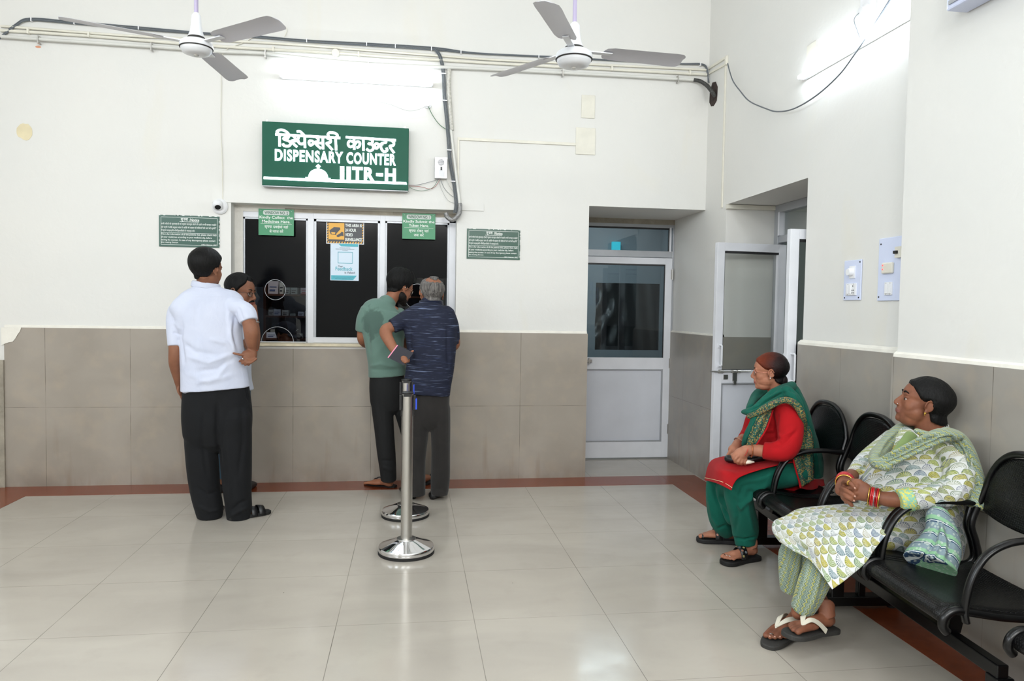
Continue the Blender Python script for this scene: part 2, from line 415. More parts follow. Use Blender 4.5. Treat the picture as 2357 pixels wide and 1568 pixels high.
# left wall set back (out of the frame), rear wall and ceiling: window openings added to light the hall
b = MB(); b.box((-4.6, -4.6, 0), (-4.4, 6.0, 2.4)); b.box((-4.6, -4.6, 3.8), (-4.4, 6.0, CEIL))
b.box((-4.6, -4.6, 2.4), (-4.4, -2.35, 3.8)); b.box((-4.6, -0.05, 2.4), (-4.4, 1.45, 3.8)); b.box((-4.6, 3.75, 2.4), (-4.4, 6.0, 3.8))
struct(b.build('wall_left', M['paint'], origin=(-4.5, 0, 0)))
b = MB(); b.box((-4.6, -4.6, 0), (3.2, -4.4, 3.4)); b.box((-4.6, -4.6, 4.5), (3.2, -4.4, CEIL))
b.box((-4.6, -4.6, 3.4), (-2.55, -4.4, 4.5)); b.box((-0.65, -4.6, 3.4), (0.25, -4.4, 4.5)); b.box((2.15, -4.6, 3.4), (3.2, -4.4, 4.5))
struct(b.build('wall_rear', M['paint'], origin=(0, -4.5, 0)))
b = MB().box((-4.6, -4.6, CEIL), (3.2, 6.62, CEIL+0.15)); struct(b.build('ceiling', M['paint'], origin=(0, 0, CEIL)))
# right wall with the second doorway (Y 4.24..5.42), then the projecting pier
b = MB()
b.box((XR, 5.42, 0), (2.87, DT+0.08, CEIL)); b.box((XR, 4.24, 2.225), (2.87, 5.42, CEIL)); b.box((XR, 3.0, 0), (2.87, 4.24, CEIL))
struct(b.build('wall_right', M['paint'], origin=(XR, 4, 0)))
b = MB(); b.box((XP, -4.6, 0), (3.2, 3.18, CEIL)); struct(b.build('wall_right_pier', M['paint'], origin=(XP, 1, 0)))
b = MB()
b.box((XR-0.022, 5.42, 0), (XR+0.001, DT, 1.192)); b.box((XR-0.022, 5.398, 0), (2.87, 5.42, 1.192)); b.box((XR-0.035, 3.18, 0), (XR+0.001, 4.255, 1.192)); b.box((XR-0.035, 4.24, 0), (2.86, 4.255, 1.192))
struct(b.build('wall_right_tiles', M['tile_side'], origin=(XR, 4, 0)))
b = MB(); b.box((XP-0.02, -4.0, 0), (XP+0.001, 3.19, 1.185)); struct(b.build('wall_right_pier_tiles', M['tile_side'], origin=(XP, 1, 0)))
b = MB(); tile_top_bead(b, (XR-0.02, 3.18, 1.192), (XR-0.02, 4.255, 1.192), (-1, 0, 0), 0.03); tile_top_bead(b, (XP-0.008, -2.0, 1.185), (XP-0.008, 3.19, 1.185), (-1, 0, 0), 0.03)
tile_top_bead(b, (XR-0.008, 5.42, 1.192), (XR-0.008, DT, 1.192), (-1, 0, 0), 0.02)
struct(b.build('trim_7', M['plaster_bead'], origin=(XR, 4, 0)))
# cable trunking under the soffit of the second doorway
b = MB(); b.box((XR-0.004, 5.385, 2.19), (2.86, 5.42, 2.222)); tag(b.build('cable_trunking', M['cream_pvc']), 'short cream trunking strip under the soffit of the open doorway', 'trunking')
# rooms seen through the doors
b = MB(); b.box((0.3, 9.4, 0), (3.4, 9.55, 3)); b.box((0.3, 6.62, 0), (0.42, 9.4, 3)); b.box((3.3, 6.7, 0), (3.42, 9.4, 3)); b.box((0.3, 6.62, 3), (3.42, 9.55, 3.1))
struct(b.build('wall_back_room', mat('blue_grey_room_paint', (160, 168, 172), 0.7), origin=(1.5, 8, 0)))
b = MB(); b.box((5.6, 2.4, 0), (5.75, 6.65, 3.2)); b.box((2.87, 6.55, 0), (5.7, 6.65, 3.2)); b.box((2.87, 2.3, 0), (5.7, 2.4, 3.2)); b.box((2.87, 2.4, 3.2), (5.7, 6.65, 3.3))
struct(b.build('wall_side_room', mat('green_grey_room_paint', (128, 138, 134), 0.7), origin=(4.5, 4.5, 0)))
area('room_light_side', (4.4, 4.6, 3.1), (0, 0, -1), 0.2, 1.2, 16, (0.9, 0.97, 1.0))
area('room_light_back', (2.0, 8.2, 2.9), (0, 0, -1), 1.2, 0.2, 22, (0.85, 0.95, 1.0))

# ------------------------------------------------------------------ counter window
YF = 5.95
b = MB(); b.box((wx0-0.01, YB-0.028, wz0-0.004), (wx1+0.005, 6.12, wz0+0.016))
struct(b.build('window_sill', M['marble'], origin=(0, YB, wz0)))
zt = wz0+0.016
b = MB()                                      # grey mortar filled round the frame
b.box((wx0, YF-0.005, zt), (-1.318, 6.05, wz1)); b.box((wx0, YF-0.006, 2.118), (wx1, 6.05, wz1))
struct(b.build('trim_8', mat('pale_frame_mortar', (214, 211, 204), .8, var=.06, bump=.4, bscale=40), origin=(-1.35, YF, zt)))
b = MB(); b.box((-1.0, YF-0.008, 2.122), (0.345, YF-0.004, 2.15)); struct(b.build('trim_9', M['old_plaster'], origin=(-0.4, YF, 2.12)))
win = thing('window_1', 'wide white aluminium counter window of three panes over the marble sill', 'window', (-0.5, YF, zt)); win['kind'] = 'structure'
def px(x): return at(x, 640, YF).x
def pz(x, y): return at(x, y, YF).z
b = MB()
zT = 2.118; FR = 0.032
b.box((px(552), YF, zt), (px(559), YF+0.06, zT)); b.box((px(1033), YF, zt), (px(1050), YF+0.06, zT)); b.box((px(552), YF, 2.075), (px(1050), YF+0.06, zT))
b.box((px(708), YF-0.002, zt), (px(722), YF+0.058, zT-0.001)); b.box((px(874), YF-0.002, zt), (px(886), YF+0.058, zT-0.001))
b.box((px(722)-.001, YF-0.005, zt+.001), (px(1033)+.001, YF+0.057, zt+0.045)); b.box((px(552), YF+0.02, zt), (px(708), YF+0.06, zt+0.006))
b.build('window_frame', M['alu'], win, bevel=0.002)
b = MB()
def grey_lip(x0, x1, z0, z1, w=0.014):
    b.box((x0, YF+0.008, z0), (x0+w, YF+0.05, z1)); b.box((x1-w, YF+0.008, z0), (x1, YF+0.05, z1)); b.box((x0, YF+0.008, z1-w), (x1, YF+0.05, z1))
grey_lip(px(559), px(708), zt+0.006, 2.075); grey_lip(px(722), px(874), zt+0.045, 2.075, 0.018); grey_lip(px(886), px(1033), zt+0.045, 2.075)
b.build('glazing_bead', M['alu_grey'], win)
# middle pane: plain black film
MB().box((px(724), YF+0.03, zt+0.04), (px(873), YF+0.036, 2.075)).build('pane', M['glass_film'], win)
# left pane with the round speaking hole and the arched pass-through; film on its upper part
def pane_with_holes(x0, x1, z0, z1, holes, y, film_z, m_hi, m_lo):
    nx, nz = 150, int(150*(z1-z0)/(x1-x0)); hi, lo = MB(), MB()
    # grid cells snapped around the circles: polar-free cut with radial projection
    V = {}; 
    def inside(x, z): return any((x-c[0])**2+(z-c[1])**2 < c[2]**2 for c in holes)
    def vert(i, j):
        x = x0+(x1-x0)*i/nx; z = z0+(z1-z0)*j/nz
        for c in holes:
            d = math.hypot(x-c[0], z-c[1])
            if abs(d-c[2]) < 0.75*(x1-x0)/nx and d > 0: x, z = c[0]+(x-c[0])*c[2]/d, c[1]+(z-c[1])*c[2]/d
        return (min(max(x, x0), x1), y, min(max(z, z0), z1))
    for tgt, lo_z, hi_z in ((lo, z0, film_z), (hi, film_z, z1)):
        for j in range(nz):
            zc = z0+(z1-z0)*(j+0.5)/nz
            if not (lo_z <= zc < hi_z): continue
            run = None
            for i in range(nx+1):
                xc = x0+(x1-x0)*(i+0.5)/nx
                near = any(abs(math.hypot(xc-c[0], zc-c[1])-c[2]) < 3*(x1-x0)/nx for c in holes)
                ok = i < nx and not inside(xc, zc)
                if ok and not near:
                    if run is None: run = i
                else:
                    if run is not None: tgt.quad(vert(run, j), vert(i, j), vert(i, j+1), vert(run, j+1)); run = None
                    if ok: tgt.quad(vert(i, j), vert(i+1, j), vert(i+1, j+1), vert(i, j+1))
    if hi.F: hi.build('filmed_pane', m_hi, win)
    if lo.F: lo.build('clear_pane', m_lo, win)
def hole(x, y, r): q = at(x, y, YF); return (q.x, q.z, r*YF/F_PX*1.0)
h1 = hole(632, 667, 22.5); h2 = hole(637, 789, 35); h3 = hole(961, 683, 29)
pane_with_holes(px(560), px(706), zt+0.004, 2.075, [h1, h2], YF+0.03, pz(632, 661), M['glass_film'], M['glass_tint'])
pane_with_holes(px(888), px(1031), zt+0.045, 2.075, [h3], YF+0.03, pz(960, 640), M['glass_film'], M['glass_tint'])
b = MB()
for c in (h1, h3): b.tube([(c[0]+c[2]*math.cos(2*PI*k/40), YF+0.03, c[1]+c[2]*math.sin(2*PI*k/40)) for k in range(41)], 0.0022, 6)
b.tube([(h2[0]+h2[2]*math.cos(PI*k/30), YF+0.03, max(zt+0.004, h2[1]+h2[2]*math.sin(PI*k/30))) for k in range(31)], 0.0022, 6)
b.build('hole_edge', M['glass_edge'] if 'glass_edge' in M else M['alu_grey'], win)

# dispensary behind the counter window
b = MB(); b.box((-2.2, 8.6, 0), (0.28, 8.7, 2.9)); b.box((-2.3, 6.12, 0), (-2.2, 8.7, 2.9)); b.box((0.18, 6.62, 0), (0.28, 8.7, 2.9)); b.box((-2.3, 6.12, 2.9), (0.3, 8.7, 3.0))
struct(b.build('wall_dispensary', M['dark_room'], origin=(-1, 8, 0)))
YS = 7.35
shx0, shx1 = at(611, 700, YS).x, 0.1
sh = thing('storage_shelf', 'brown open shelf of medicine boxes behind the counter glass', 'shelf', (-0.5, YS+0.15, 0))
WOODM = mat('dark_brown_laminate', (92, 56, 42), 0.45, var=0.1, vscale=12)
zs = [at(660, y, YS).z for y in (677, 727, 779)]
for z in zs + [zs[0]+0.32]: MB().box((shx0, YS, z-0.018), (shx1, YS+0.3, z)).build('shelf_board', WOODM, sh)
for x in (shx0-0.02, -0.42, shx1): MB().box((x, YS, 0), (x+0.022, YS+0.3, zs[0]+0.34)).build('side_panel', WOODM, sh)
MB().box((shx0-0.02, YS+0.3, 0), (shx1+0.02, YS+0.31, zs[0]+0.34)).build('back_panel', mat('grey_back_board', (112, 116, 128), 0.6), sh)
BOXW = [mat('white_carton', (226, 230, 240), 0.6), mat('cream_carton', (205, 205, 196), 0.6), mat('green_white_carton', (188, 200, 190), 0.6), mat('red_white_carton', (214, 205, 208), 0.6)]
STRIPE = [mat('blue_grey_print', (96, 110, 150), 0.6), mat('orange_print', (206, 84, 50), 0.6), mat('dark_print', (70, 72, 78), 0.6), mat('pink_red_print', (190, 60, 70), 0.6)]
boxes = [(617, 640, 0, 647, 3, 0, 0), (643, 652, 0, 650, 1, 2, 0), (656, 667, 0, 661, 2, 2, 0), (669, 684, 0, 662, 2, 2, 0), (692, 708, 0, 662, 3, 3, 0),
         (618, 630, 1, 713, 1, 2, 0), (629, 646, 1, 712, 0, 0, 0), (649, 664, 1, 714, 1, 2, 0), (686, 699, 1, 718, 0, 2, 0), (702, 716, 1, 716, 1, 2, 0),
         (613, 636, 2, 765, 0, 0, 0), (618, 634, 2, 759, 1, 1, 1), (683, 697, 2, 768, 1, 2, 0), (668, 680, 1, 722, 2, 2, 0)]
desc = ['tall white carton', 'narrow cream carton', 'small grey-green carton', 'wide grey-green carton', 'white carton with a red band', 'squat cream carton', 'white carton with blue print', 'plain cream carton', 'flat white carton', 'cream carton', 'white carton with printed lines', 'orange-topped carton', 'small cream carton', 'low dark-printed carton']
where = ['seen through the round hole', 'beside the round hole', 'right of the round hole', 'second right of the round hole', 'at the right end of the upper shelf', 'at the left end of the middle shelf', 'second on the middle shelf', 'third on the middle shelf', 'near the right of the middle shelf', 'at the right end of the middle shelf', 'inside the arched opening', 'behind the arched opening', 'right of the capped man', 'in the middle of the middle shelf']
for k, (xa, xb, s_, yt, mi, si, up) in enumerate(boxes):
    a = at(xa, 700, YS+0.04).x; c = at(xb, 700, YS+0.04).x; z0 = zs[s_]; z1 = at((xa+xb)/2, yt, YS+0.04).z
    yy = YS+0.04+0.1*up
    t = MB().box((a, yy, z0), (c, yy+0.09, z1)); 
    w = (c-a); h = (z1-z0)
    t.m(1).box((a+w*0.15, yy-0.001, z0+h*0.2), (a+w*0.7, yy, z0+h*0.34)).box((a+w*0.15, yy-0.001, z0+h*0.5), (a+w*0.85, yy, z0+h*0.58))
    if si in (1, 3): t.box((a, yy-0.001, z0+h*0.0), (c, yy, z0+h*0.14))
    tag(t.build('medicine_carton', [BOXW[mi], STRIPE[si]]), desc[k]+' '+where[k], 'box', 'medicine cartons on the dispensary shelf')
area('room_light_dispensary', (-0.9, 6.9, 2.7), (0, 0.35, -1), 1.0, 0.2, 5.5, (0.9, 0.95, 1.0))

# ------------------------------------------------------------------ closed door (door_1)
d1 = thing('door_1', 'closed pale grey aluminium door with a dark glazed upper half and transom', 'door', (2.0, DT, 0)); d1['kind'] = 'structure'
def dx(x, y=800, Y=DT): return at(x, y, Y).x
def dz(x, y, Y=DT): return at(x, y, Y).z
ox0 = 1.43
zt_, zl0, zl1 = 2.225, dz(1450, 597), dz(1450, 585)
b = MB()
b.box((ox0, DT, 2.16), (XR, DT+0.06, 2.236)); b.box((2.405, DT-.001, 0), (XR-.0235, DT+0.06, 1.2)); b.box((2.405, DT-.001, 1.2), (XR, DT+0.06, 2.161)); b.box((ox0, DT+.001, 1.885), (2.406, DT+0.05, 1.945)); b.box((ox0, DT-.001, 0), (ox0+0.03, DT+0.06, 2.16))
b.build('frame', M['alu_grey'], d1, bevel=0.002)
b = MB().box((ox0+0.02, DT-0.004, 2.19), (XR, DT+0.002, 2.236)); b.build('mortar_strip', M['old_plaster'], d1)
MB().box((2.37, DT-0.008, 1.94), (2.388, DT+0.02, 2.165)).build('transom_bead', M['alu'], d1)
MB().box((ox0, DT+0.02, 1.935), (2.40, DT+0.026, 2.17)).build('transom_glass', M['glass_door'] if 'glass_door' in M else M['glass_tint'], d1)
MB().box((ox0, DT+0.004, 2.146), (2.372, DT+0.02, 2.164)).box((2.364, DT+0.002, 1.945), (2.371, DT+0.02, 2.16)).build('gasket', M['alu_dark'], d1)
lx0, lx1 = ox0+0.02, 2.40
leaf = MB()
yl0, yl1 = DT-0.012, DT+0.028
leaf.box((lx0, yl0, 1.82), (2.336, yl1, 1.88)); leaf.box((2.335, yl0-.001, 0.012), (lx1, yl1+.001, 1.881)); leaf.box((lx0-.001, yl0-.001, 0.011), (lx0+0.03, yl1+.001, 1.881))
leaf.box((lx0, yl0, 0.84), (2.336, yl1, 0.95)); leaf.box((lx0, yl0, 0.012), (2.336, yl1, 0.16))
dl = leaf.build('door_leaf', M['alu'], d1, bevel=0.002)
MB().box((lx0, DT+0.004, 0.16), (2.338, DT+0.01, 0.85)).build('lower_panel', M['door_panel'], dl)
b = MB(); b.box((lx0, yl0+0.003, 0.838), (2.34, yl0+0.012, 0.832)); b.box((lx0, yl0-0.002, 0.16), (2.33, yl0+0.01, 0.172)); b.box((2.322, yl0+0.002, 0.16), (2.334, yl0+0.012, 0.835))
b.build('panel_moulding', M['alu_grey'], dl)
MB().box((lx0, DT+0.004, 0.95), (2.336, DT+0.01, 1.82)).build('glass_pane', M['glass_door'] if 'glass_door' in M else M['glass_tint'], dl)
MB().box((lx0, DT-0.006, 1.806), (2.336, DT+0.006, 1.821)).box((2.328, DT-0.004, 0.95), (2.336, DT+0.006, 1.82)).build('gasket', M['alu_dark'], dl)
for z in (1.73, 0.90, 0.28):
    h = MB().cyl((2.402, DT-0.022, z-0.05), (2.402, DT-0.022, z+0.05), 0.006, 10); h.box((2.39, DT-0.018, z-0.045), (2.414, DT-0.012, z+0.045)); h.build('hinge', M['steel'], dl)
h = MB().box((1.60, DT-0.04, 0.905), (1.645, DT-0.012, 0.93)).box((1.612, DT-0.05, 0.89), (1.622, DT-0.012, 0.945)); h.build('latch', M['steel'], dl)
# dark plastic sheet hung behind the door glass
sheet = MB(); nx_, nz_ = 60, 40
sx0, sx1, sz0, sz1 = dx(1372, 700, DT+0.06), dx(1519, 700, DT+0.06), dz(1440, 806, DT+0.06), dz(1440, 652, DT+0.06)
G_ = []
for j in range(nz_+1):
    row = []
    for i in range(nx_+1):
        u, v = i/nx_, j/nz_
        fold = 0.012*math.sin((u*9-v*5.5)*2.4)*max(0, 1-u*1.9)*(0.35+0.65*math.sin(PI*min(1, v*1.1))) + 0.004*math.sin(u*31+v*3)
        row.append((sx0+(sx1-sx0)*u, DT+0.075+fold, sz0+(sz1-sz0)*v))
    G_.append(row)
sheet.rings(G_, close=False)
tag(sheet.build('plastic_sheet', mat('dark_polythene', (26, 28, 33), 0.3, spec=0.6, coat=0.3), smooth=True), 'creased black plastic sheet hung behind the closed door glass', 'sheet')
b = MB().box((1.98, 9.32, 2.32), (2.3, 9.36, 2.36)); 
q0, q1 = at(1409, 575, 9.3), at(1425, 562, 9.3)
b = MB().box((q0.x, 9.3, q0.z-0.03), (q1.x+0.02, 9.34, q1.z+0.03)); tag(b.build('tube_reflection', mat('cyan_tube_reflection', (80, 220, 235), 0.5, emit=(60, 215, 235), estr=0.45)), 'small cyan panel made to glow as a tube reflection in the transom glass', 'light')  # glowing panel stands in for a lamp tube's reflection in the glass

# ------------------------------------------------------------------ open double door (door_2), hinged in the side doorway
d2 = thing('door_2', 'open double glazed aluminium door in the side doorway, leaves swung inward', 'door', (2.85, 4.83, 0)); d2['kind'] = 'structure'
XF = 2.87
b = MB()
b.box((XF-0.06, 5.34, 0), (XF, 5.398, 2.225)); b.box((XF-0.06, 4.255, 0), (XF, 4.31, 2.225)); b.box((XF-0.059, 4.309, 2.165), (XF, 5.341, 2.224)); b.box((XF-0.05, 4.309, 1.93), (XF, 5.341, 1.985))
b.build('frame', M['alu_grey'], d2, bevel=0.002)
MB().box((XF-0.03, 4.3, 1.985), (XF-0.024, 5.35, 2.165)).build('transom_glass', M['glass'], d2)
MB().box((XF-0.066, 5.31, 1.985), (XF-0.02, 5.33, 2.165)).build('transom_bead', M['alu'], d2)
def leaf_door(hinge, free, ztop, name):
    hx, fx = Vector(hinge), Vector(free); d = (fx-hx); L_ = d.length; d.normalize(); n = Vector((d.y, -d.x, 0))
    if n.y > 0: n = -n                       # n faces the camera
    T = 0.04
    def bx(mb, u0, u1, z0, z1, t0=0.0, t1=T): mb.obox(hx+d*u0+n*t0+Vector((0, 0, z0)), d*(u1-u0), n*(t1-t0), (0, 0, z1-z0))
    root = MB(); bx(root, L_-0.062, L_, 0.01, ztop); bx(root, 0, 0.062, 0.01, ztop); bx(root, 0.062, L_-0.062, ztop-0.062, ztop); bx(root, 0.062, L_-0.062, 0.845, 0.945); bx(root, 0.062, L_-0.062, 0.01, 0.15)
    r = root.build(name, M['alu'], d2, bevel=0.002)
    g_ = MB(); bx(g_, 0.06, L_-0.06, 0.945, ztop-0.06, 0.016, 0.022); g_.build('glass_pane', M['glass'], r)
    p_ = MB(); bx(p_, 0.06, L_-0.06, 0.15, 0.846, 0.012, 0.024); p_.build('lower_panel', M['door_panel'], r)
    m_ = MB(); bx(m_, 0.062, L_-0.062, ztop-0.078, ztop-0.062, 0.008, 0.034); bx(m_, L_-0.066, L_-0.062, 0.95, ztop-0.07, 0.01, 0.036); bx(m_, 0.06, L_-0.06, 0.945, 0.949, 0.01, 0.034); m_.build('gasket', M['alu_dark'], r)
    m_ = MB(); bx(m_, 0.062, 0.076, 0.95, ztop-0.08, 0.02, 0.044); m_.build('glazing_bead', M['alu'], r)
    m_ = MB(); bx(m_, 0.062, L_-0.062, 0.836, 0.846, 0.03, 0.042); bx(m_, L_-0.075, L_-0.065, 0.15, 0.84, 0.02, 0.034); m_.build('panel_moulding', M['alu_grey'], r)
    def pt(u, t, z): return hx+d*u+n*t+Vector((0, 0, z))
    return r, pt, bx, L_
r, pt, bx, L_ = leaf_door((2.86, 5.335, 0), (2.275, 5.275, 0), 1.912, 'door_leaf')
hd = MB(); u = L_-0.035
hd.tube([pt(u-0.0, T_, z) for T_, z in ((0.04, 1.135), (0.075, 1.135), (0.08, 1.13), (0.08, 0.985), (0.075, 0.98), (0.04, 0.98))], 0.007, 8)
bx(hd, L_-0.052, L_-0.02, 1.115, 1.15, 0.04, 0.046); bx(hd, L_-0.052, L_-0.02, 0.965, 1.0, 0.04, 0.046)
hd.build('pull_handle', M['alu'], r)
bt = MB(); bt.cyl(pt(L_+0.035, 0.052, 0.935), pt(L_-0.30, 0.052, 0.935), 0.0065, 10)
for uu in (L_-0.05, L_-0.16, L_-0.2): bt.cyl(pt(uu-0.012, 0.052, 0.935), pt(uu+0.012, 0.052, 0.935), 0.011, 10)
bx(bt, L_-0.185, L_-0.15, 0.86, 0.935, 0.045, 0.052); bx(bt, L_-0.178, L_-0.157, 0.835, 0.865, 0.045, 0.056); bx(bt, L_-0.11, L_-0.075, 0.875, 0.91, 0.04, 0.05)
bx(bt, L_-0.21, L_-0.14, 0.925, 0.945, 0.04, 0.05); bx(bt, L_-0.07, L_-0.03, 0.922, 0.948, 0.04, 0.05)
bt.build('sliding_bolt', M['steel'], r)
r2, pt2, bx2, L2 = leaf_door((2.86, 4.33, 0), (2.335, 4.315, 0), 1.912, 'door_leaf')
hd = MB(); u = L2-0.03
hd.tube([pt2(u, t_, z) for t_, z in ((0.0, 1.13), (-0.04, 1.13), (-0.045, 1.125), (-0.045, 0.965), (-0.04, 0.96), (0.0, 0.96))], 0.006, 8)
hd.tube([pt2(u, t_, z) for t_, z in ((0.04, 1.13), (0.08, 1.13), (0.085, 1.125), (0.085, 0.965), (0.08, 0.96), (0.04, 0.96))], 0.006, 8)
hd.build('pull_handle', M['alu'], r2)
# ================================================================== signs, lamps, pipes and fittings
EX, EZ = (1, 0, 0), (0, 0, 1)
# lit dispensary sign
SY = 5.755
sa, sb = at(603, 278, SY), at(941, 296, SY); sc, sd = at(940, 446-9, SY), at(603, 434-6, SY)
sX0, sX1, sZ1, sZ0 = (sa.x+sd.x)/2, (sb.x+sc.x)/2, (sa.z+sb.z)/2, (sc.z+sd.z)/2
sW, sH = sX1-sX0, sZ1-sZ0
sign = thing('dispensary_sign', 'large green lit box sign with white Hindi and English lettering over the counter', 'sign', (sX0+sW/2, SY, sZ0))
GREEN = mat('sign_green', (8, 84, 64), 0.4, spec=0.2)
box_obj('sign_box', (sX0, SY, sZ0), (sX1, YB-0.006, sZ1), [GREEN], sign, bevel=0.004)
MB().box((sX0+0.004, SY+0.004, sZ0-0.006), (sX1-0.004, YB-0.01, sZ0-0.001)).build('bottom_rim', M['alu_grey'], sign)
for xx in (sX0+0.03, sX1-0.03):
    MB().box((xx-0.006, SY+0.03, sZ1), (xx+0.006, SY+0.034, sZ1+0.02)).cyl((xx, SY+0.024, sZ1+0.012), (xx, SY+0.034, sZ1+0.012), 0.004, 8).build('hanging_tab', M['steel'], sign)
LIT = mat('lit_white_acrylic', (255, 255, 255), 0.5, emit=(225, 238, 255), estr=3.2)
def sg(u, v): return (sX0+sW*u, sZ1-sH*v)
def sign_text(mb, V, Fs, u0, u1, v0, v1, lift=0.0035):
    put_text(mb, V, Fs, (sX0+sW*u0, SY, sZ1-sH*v1), EX, EZ, w=sW*(u1-u0), h=sH*(v1-v0), lift=lift)
b = MB()
def strokes(mb, lines, u0, u1, v0, v1, th, hgt=0.006):
    """lettering drawn with a broad pen: lines of (x, y) with x 0..1 right, y 0..1 down"""
    for ln in lines:
        P = [Vector((sX0+sW*(u0+(u1-u0)*x), SY, sZ1-sH*(v0+(v1-v0)*y))) for x, y in ln]
        if len(P) > 2: P = spline(P, 5)
        n = len(P); Lp, Rp = [], []
        for i, q in enumerate(P):
            t = (P[min(i+1, n-1)]-P[max(i-1, 0)]); t.normalize(); s_ = Vector((-t.z, 0, t.x))*th/2
            ext = t*th*0.12*(-1 if i == 0 else (1 if i == n-1 else 0))
            Lp.append(q+s_+ext+Vector((0, -0.002, 0))); Rp.append(q-s_+ext+Vector((0, -0.002, 0)))
        mb.rings([[Lp[i], Rp[i], Rp[i]+Vector((0, 0.002, 0)), Lp[i]+Vector((0, 0.002, 0))] for i in range(n)], True)
# Devanagari words, pen strokes; the head line runs at y 0.26
TH = sH*0.038
w1 = [[(0.0, .26), (1.0, .30)], # head line
      [(.06, .28), (.065, .93)], [(.065, .28), (.02, .12), (.07, .0), (.13, .02), (.19, .16), (.20, .28)],      # i-matra
      [(.20, .28), (.195, .42), (.135, .45), (.13, .52), (.20, .60), (.235, .74), (.20, .90), (.13, .88), (.115, .78)], # da
      [(.27, .30), (.30, .42), (.295, .56), (.245, .60), (.285, .78), (.33, .92)], [(.27, .60), (.34, .58)], # half sa
      [(.36, .32), (.345, .50), (.365, .70), (.41, .74), (.45, .66)], [(.45, .30), (.455, .95)],                     # pa
      [(.33, .05), (.38, .04), (.45, .28)],                                                                             # e-matra
      [(.58, .56), (.53, .54), (.515, .66), (.54, .80), (.58, .70), (.60, .62), (.645, .60)],                           # half na
      [(.63, .32), (.66, .42), (.65, .56), (.61, .62), (.65, .80), (.70, .95)], [(.64, .64), (.73, .64)], [(.73, .30), (.735, .98)], # sa
      [(.80, .34), (.85, .44), (.845, .58), (.79, .64), (.83, .80), (.88, 1.0)],                                        # ra
      [(.93, .30), (.94, 1.0)], [(.93, .30), (.96, .16), (.92, .04), (.84, .02), (.81, .14), (.83, .28)]]              # ii-matra
w2 = [[(0, .0), (1.0, .06)], [(.16, .02), (.165, .88)], [(.16, .36), (.08, .26), (.04, .48), (.08, .70), (.16, .58), (.22, .30), (.275, .36), (.265, .64), (.215, .74)],
      [(.345, .04), (.35, .92)],
      [(.47, .06), (.53, .14), (.52, .36), (.45, .40), (.53, .48), (.55, .76), (.48, .94), (.415, .80)],
      [(.66, .44), (.61, .36), (.575, .54), (.61, .74), (.655, .56), (.70, .40), (.745, .38)],
      [(.80, .08), (.80, .26), (.72, .34), (.705, .66), (.76, .94), (.83, .84), (.815, .66)],
      [(.92, .10), (.965, .26), (.95, .46), (.885, .52), (.92, .76), (.97, 1.0)]]
strokes(b, w1, .090, .525, .125, .400, TH); strokes(b, w2, .566, .908, .190, .405, TH)
b.build('hindi_lettering', LIT, sign)
b = MB()
for word, u0, u1 in (('DISPENSARY', .086, .547), ('COUNTER', .570, .911)):
    V, Fs = text_mesh(word, 1.0, 0.036, 1.13); sign_text(b, V, Fs, u0, u1, .425, .612)
for word, u0, u1 in (('I', .526, .556), ('I', .571, .601), ('T', .609, .682), ('R', .690, .764), ('H', .836, .912)):
    V, Fs = text_mesh(word, 1.0, 0.045); sign_text(b, V, Fs, u0, u1, .655, .87)
u_, v_ = sg(.775, .79); b.box((u_, SY-0.004, v_), (u_+sW*.048, SY-0.001, v_+sH*.05))
b.build('english_lettering', LIT, sign)
b = MB()
def P_(u, v): q = sg(u, v); return (q[0], SY-0.001, q[1])
b.prism([P_(.012, .868), P_(.35, .868), P_(.985, .868), P_(.99, .905), P_(.5, .915), P_(.012, .905)], (0, -0.003, 0))
b.prism([P_(.292, .868), P_(.292, .848), P_(.311, .848)] + [P_(.378-.067*math.cos(PI*k/20), .845-.135*math.sin(PI*k/20)) for k in range(21)] + [P_(.445, .85), P_(.462, .85), P_(.462, .868)], (0, -0.003, 0))
b.prism([P_(.372, .72), P_(.370, .69), P_(.360, .672), P_(.378, .634), P_(.396, .672), P_(.386, .69), P_(.384, .72)], (0, -0.003, 0))
b.build('dome_emblem', LIT, sign)

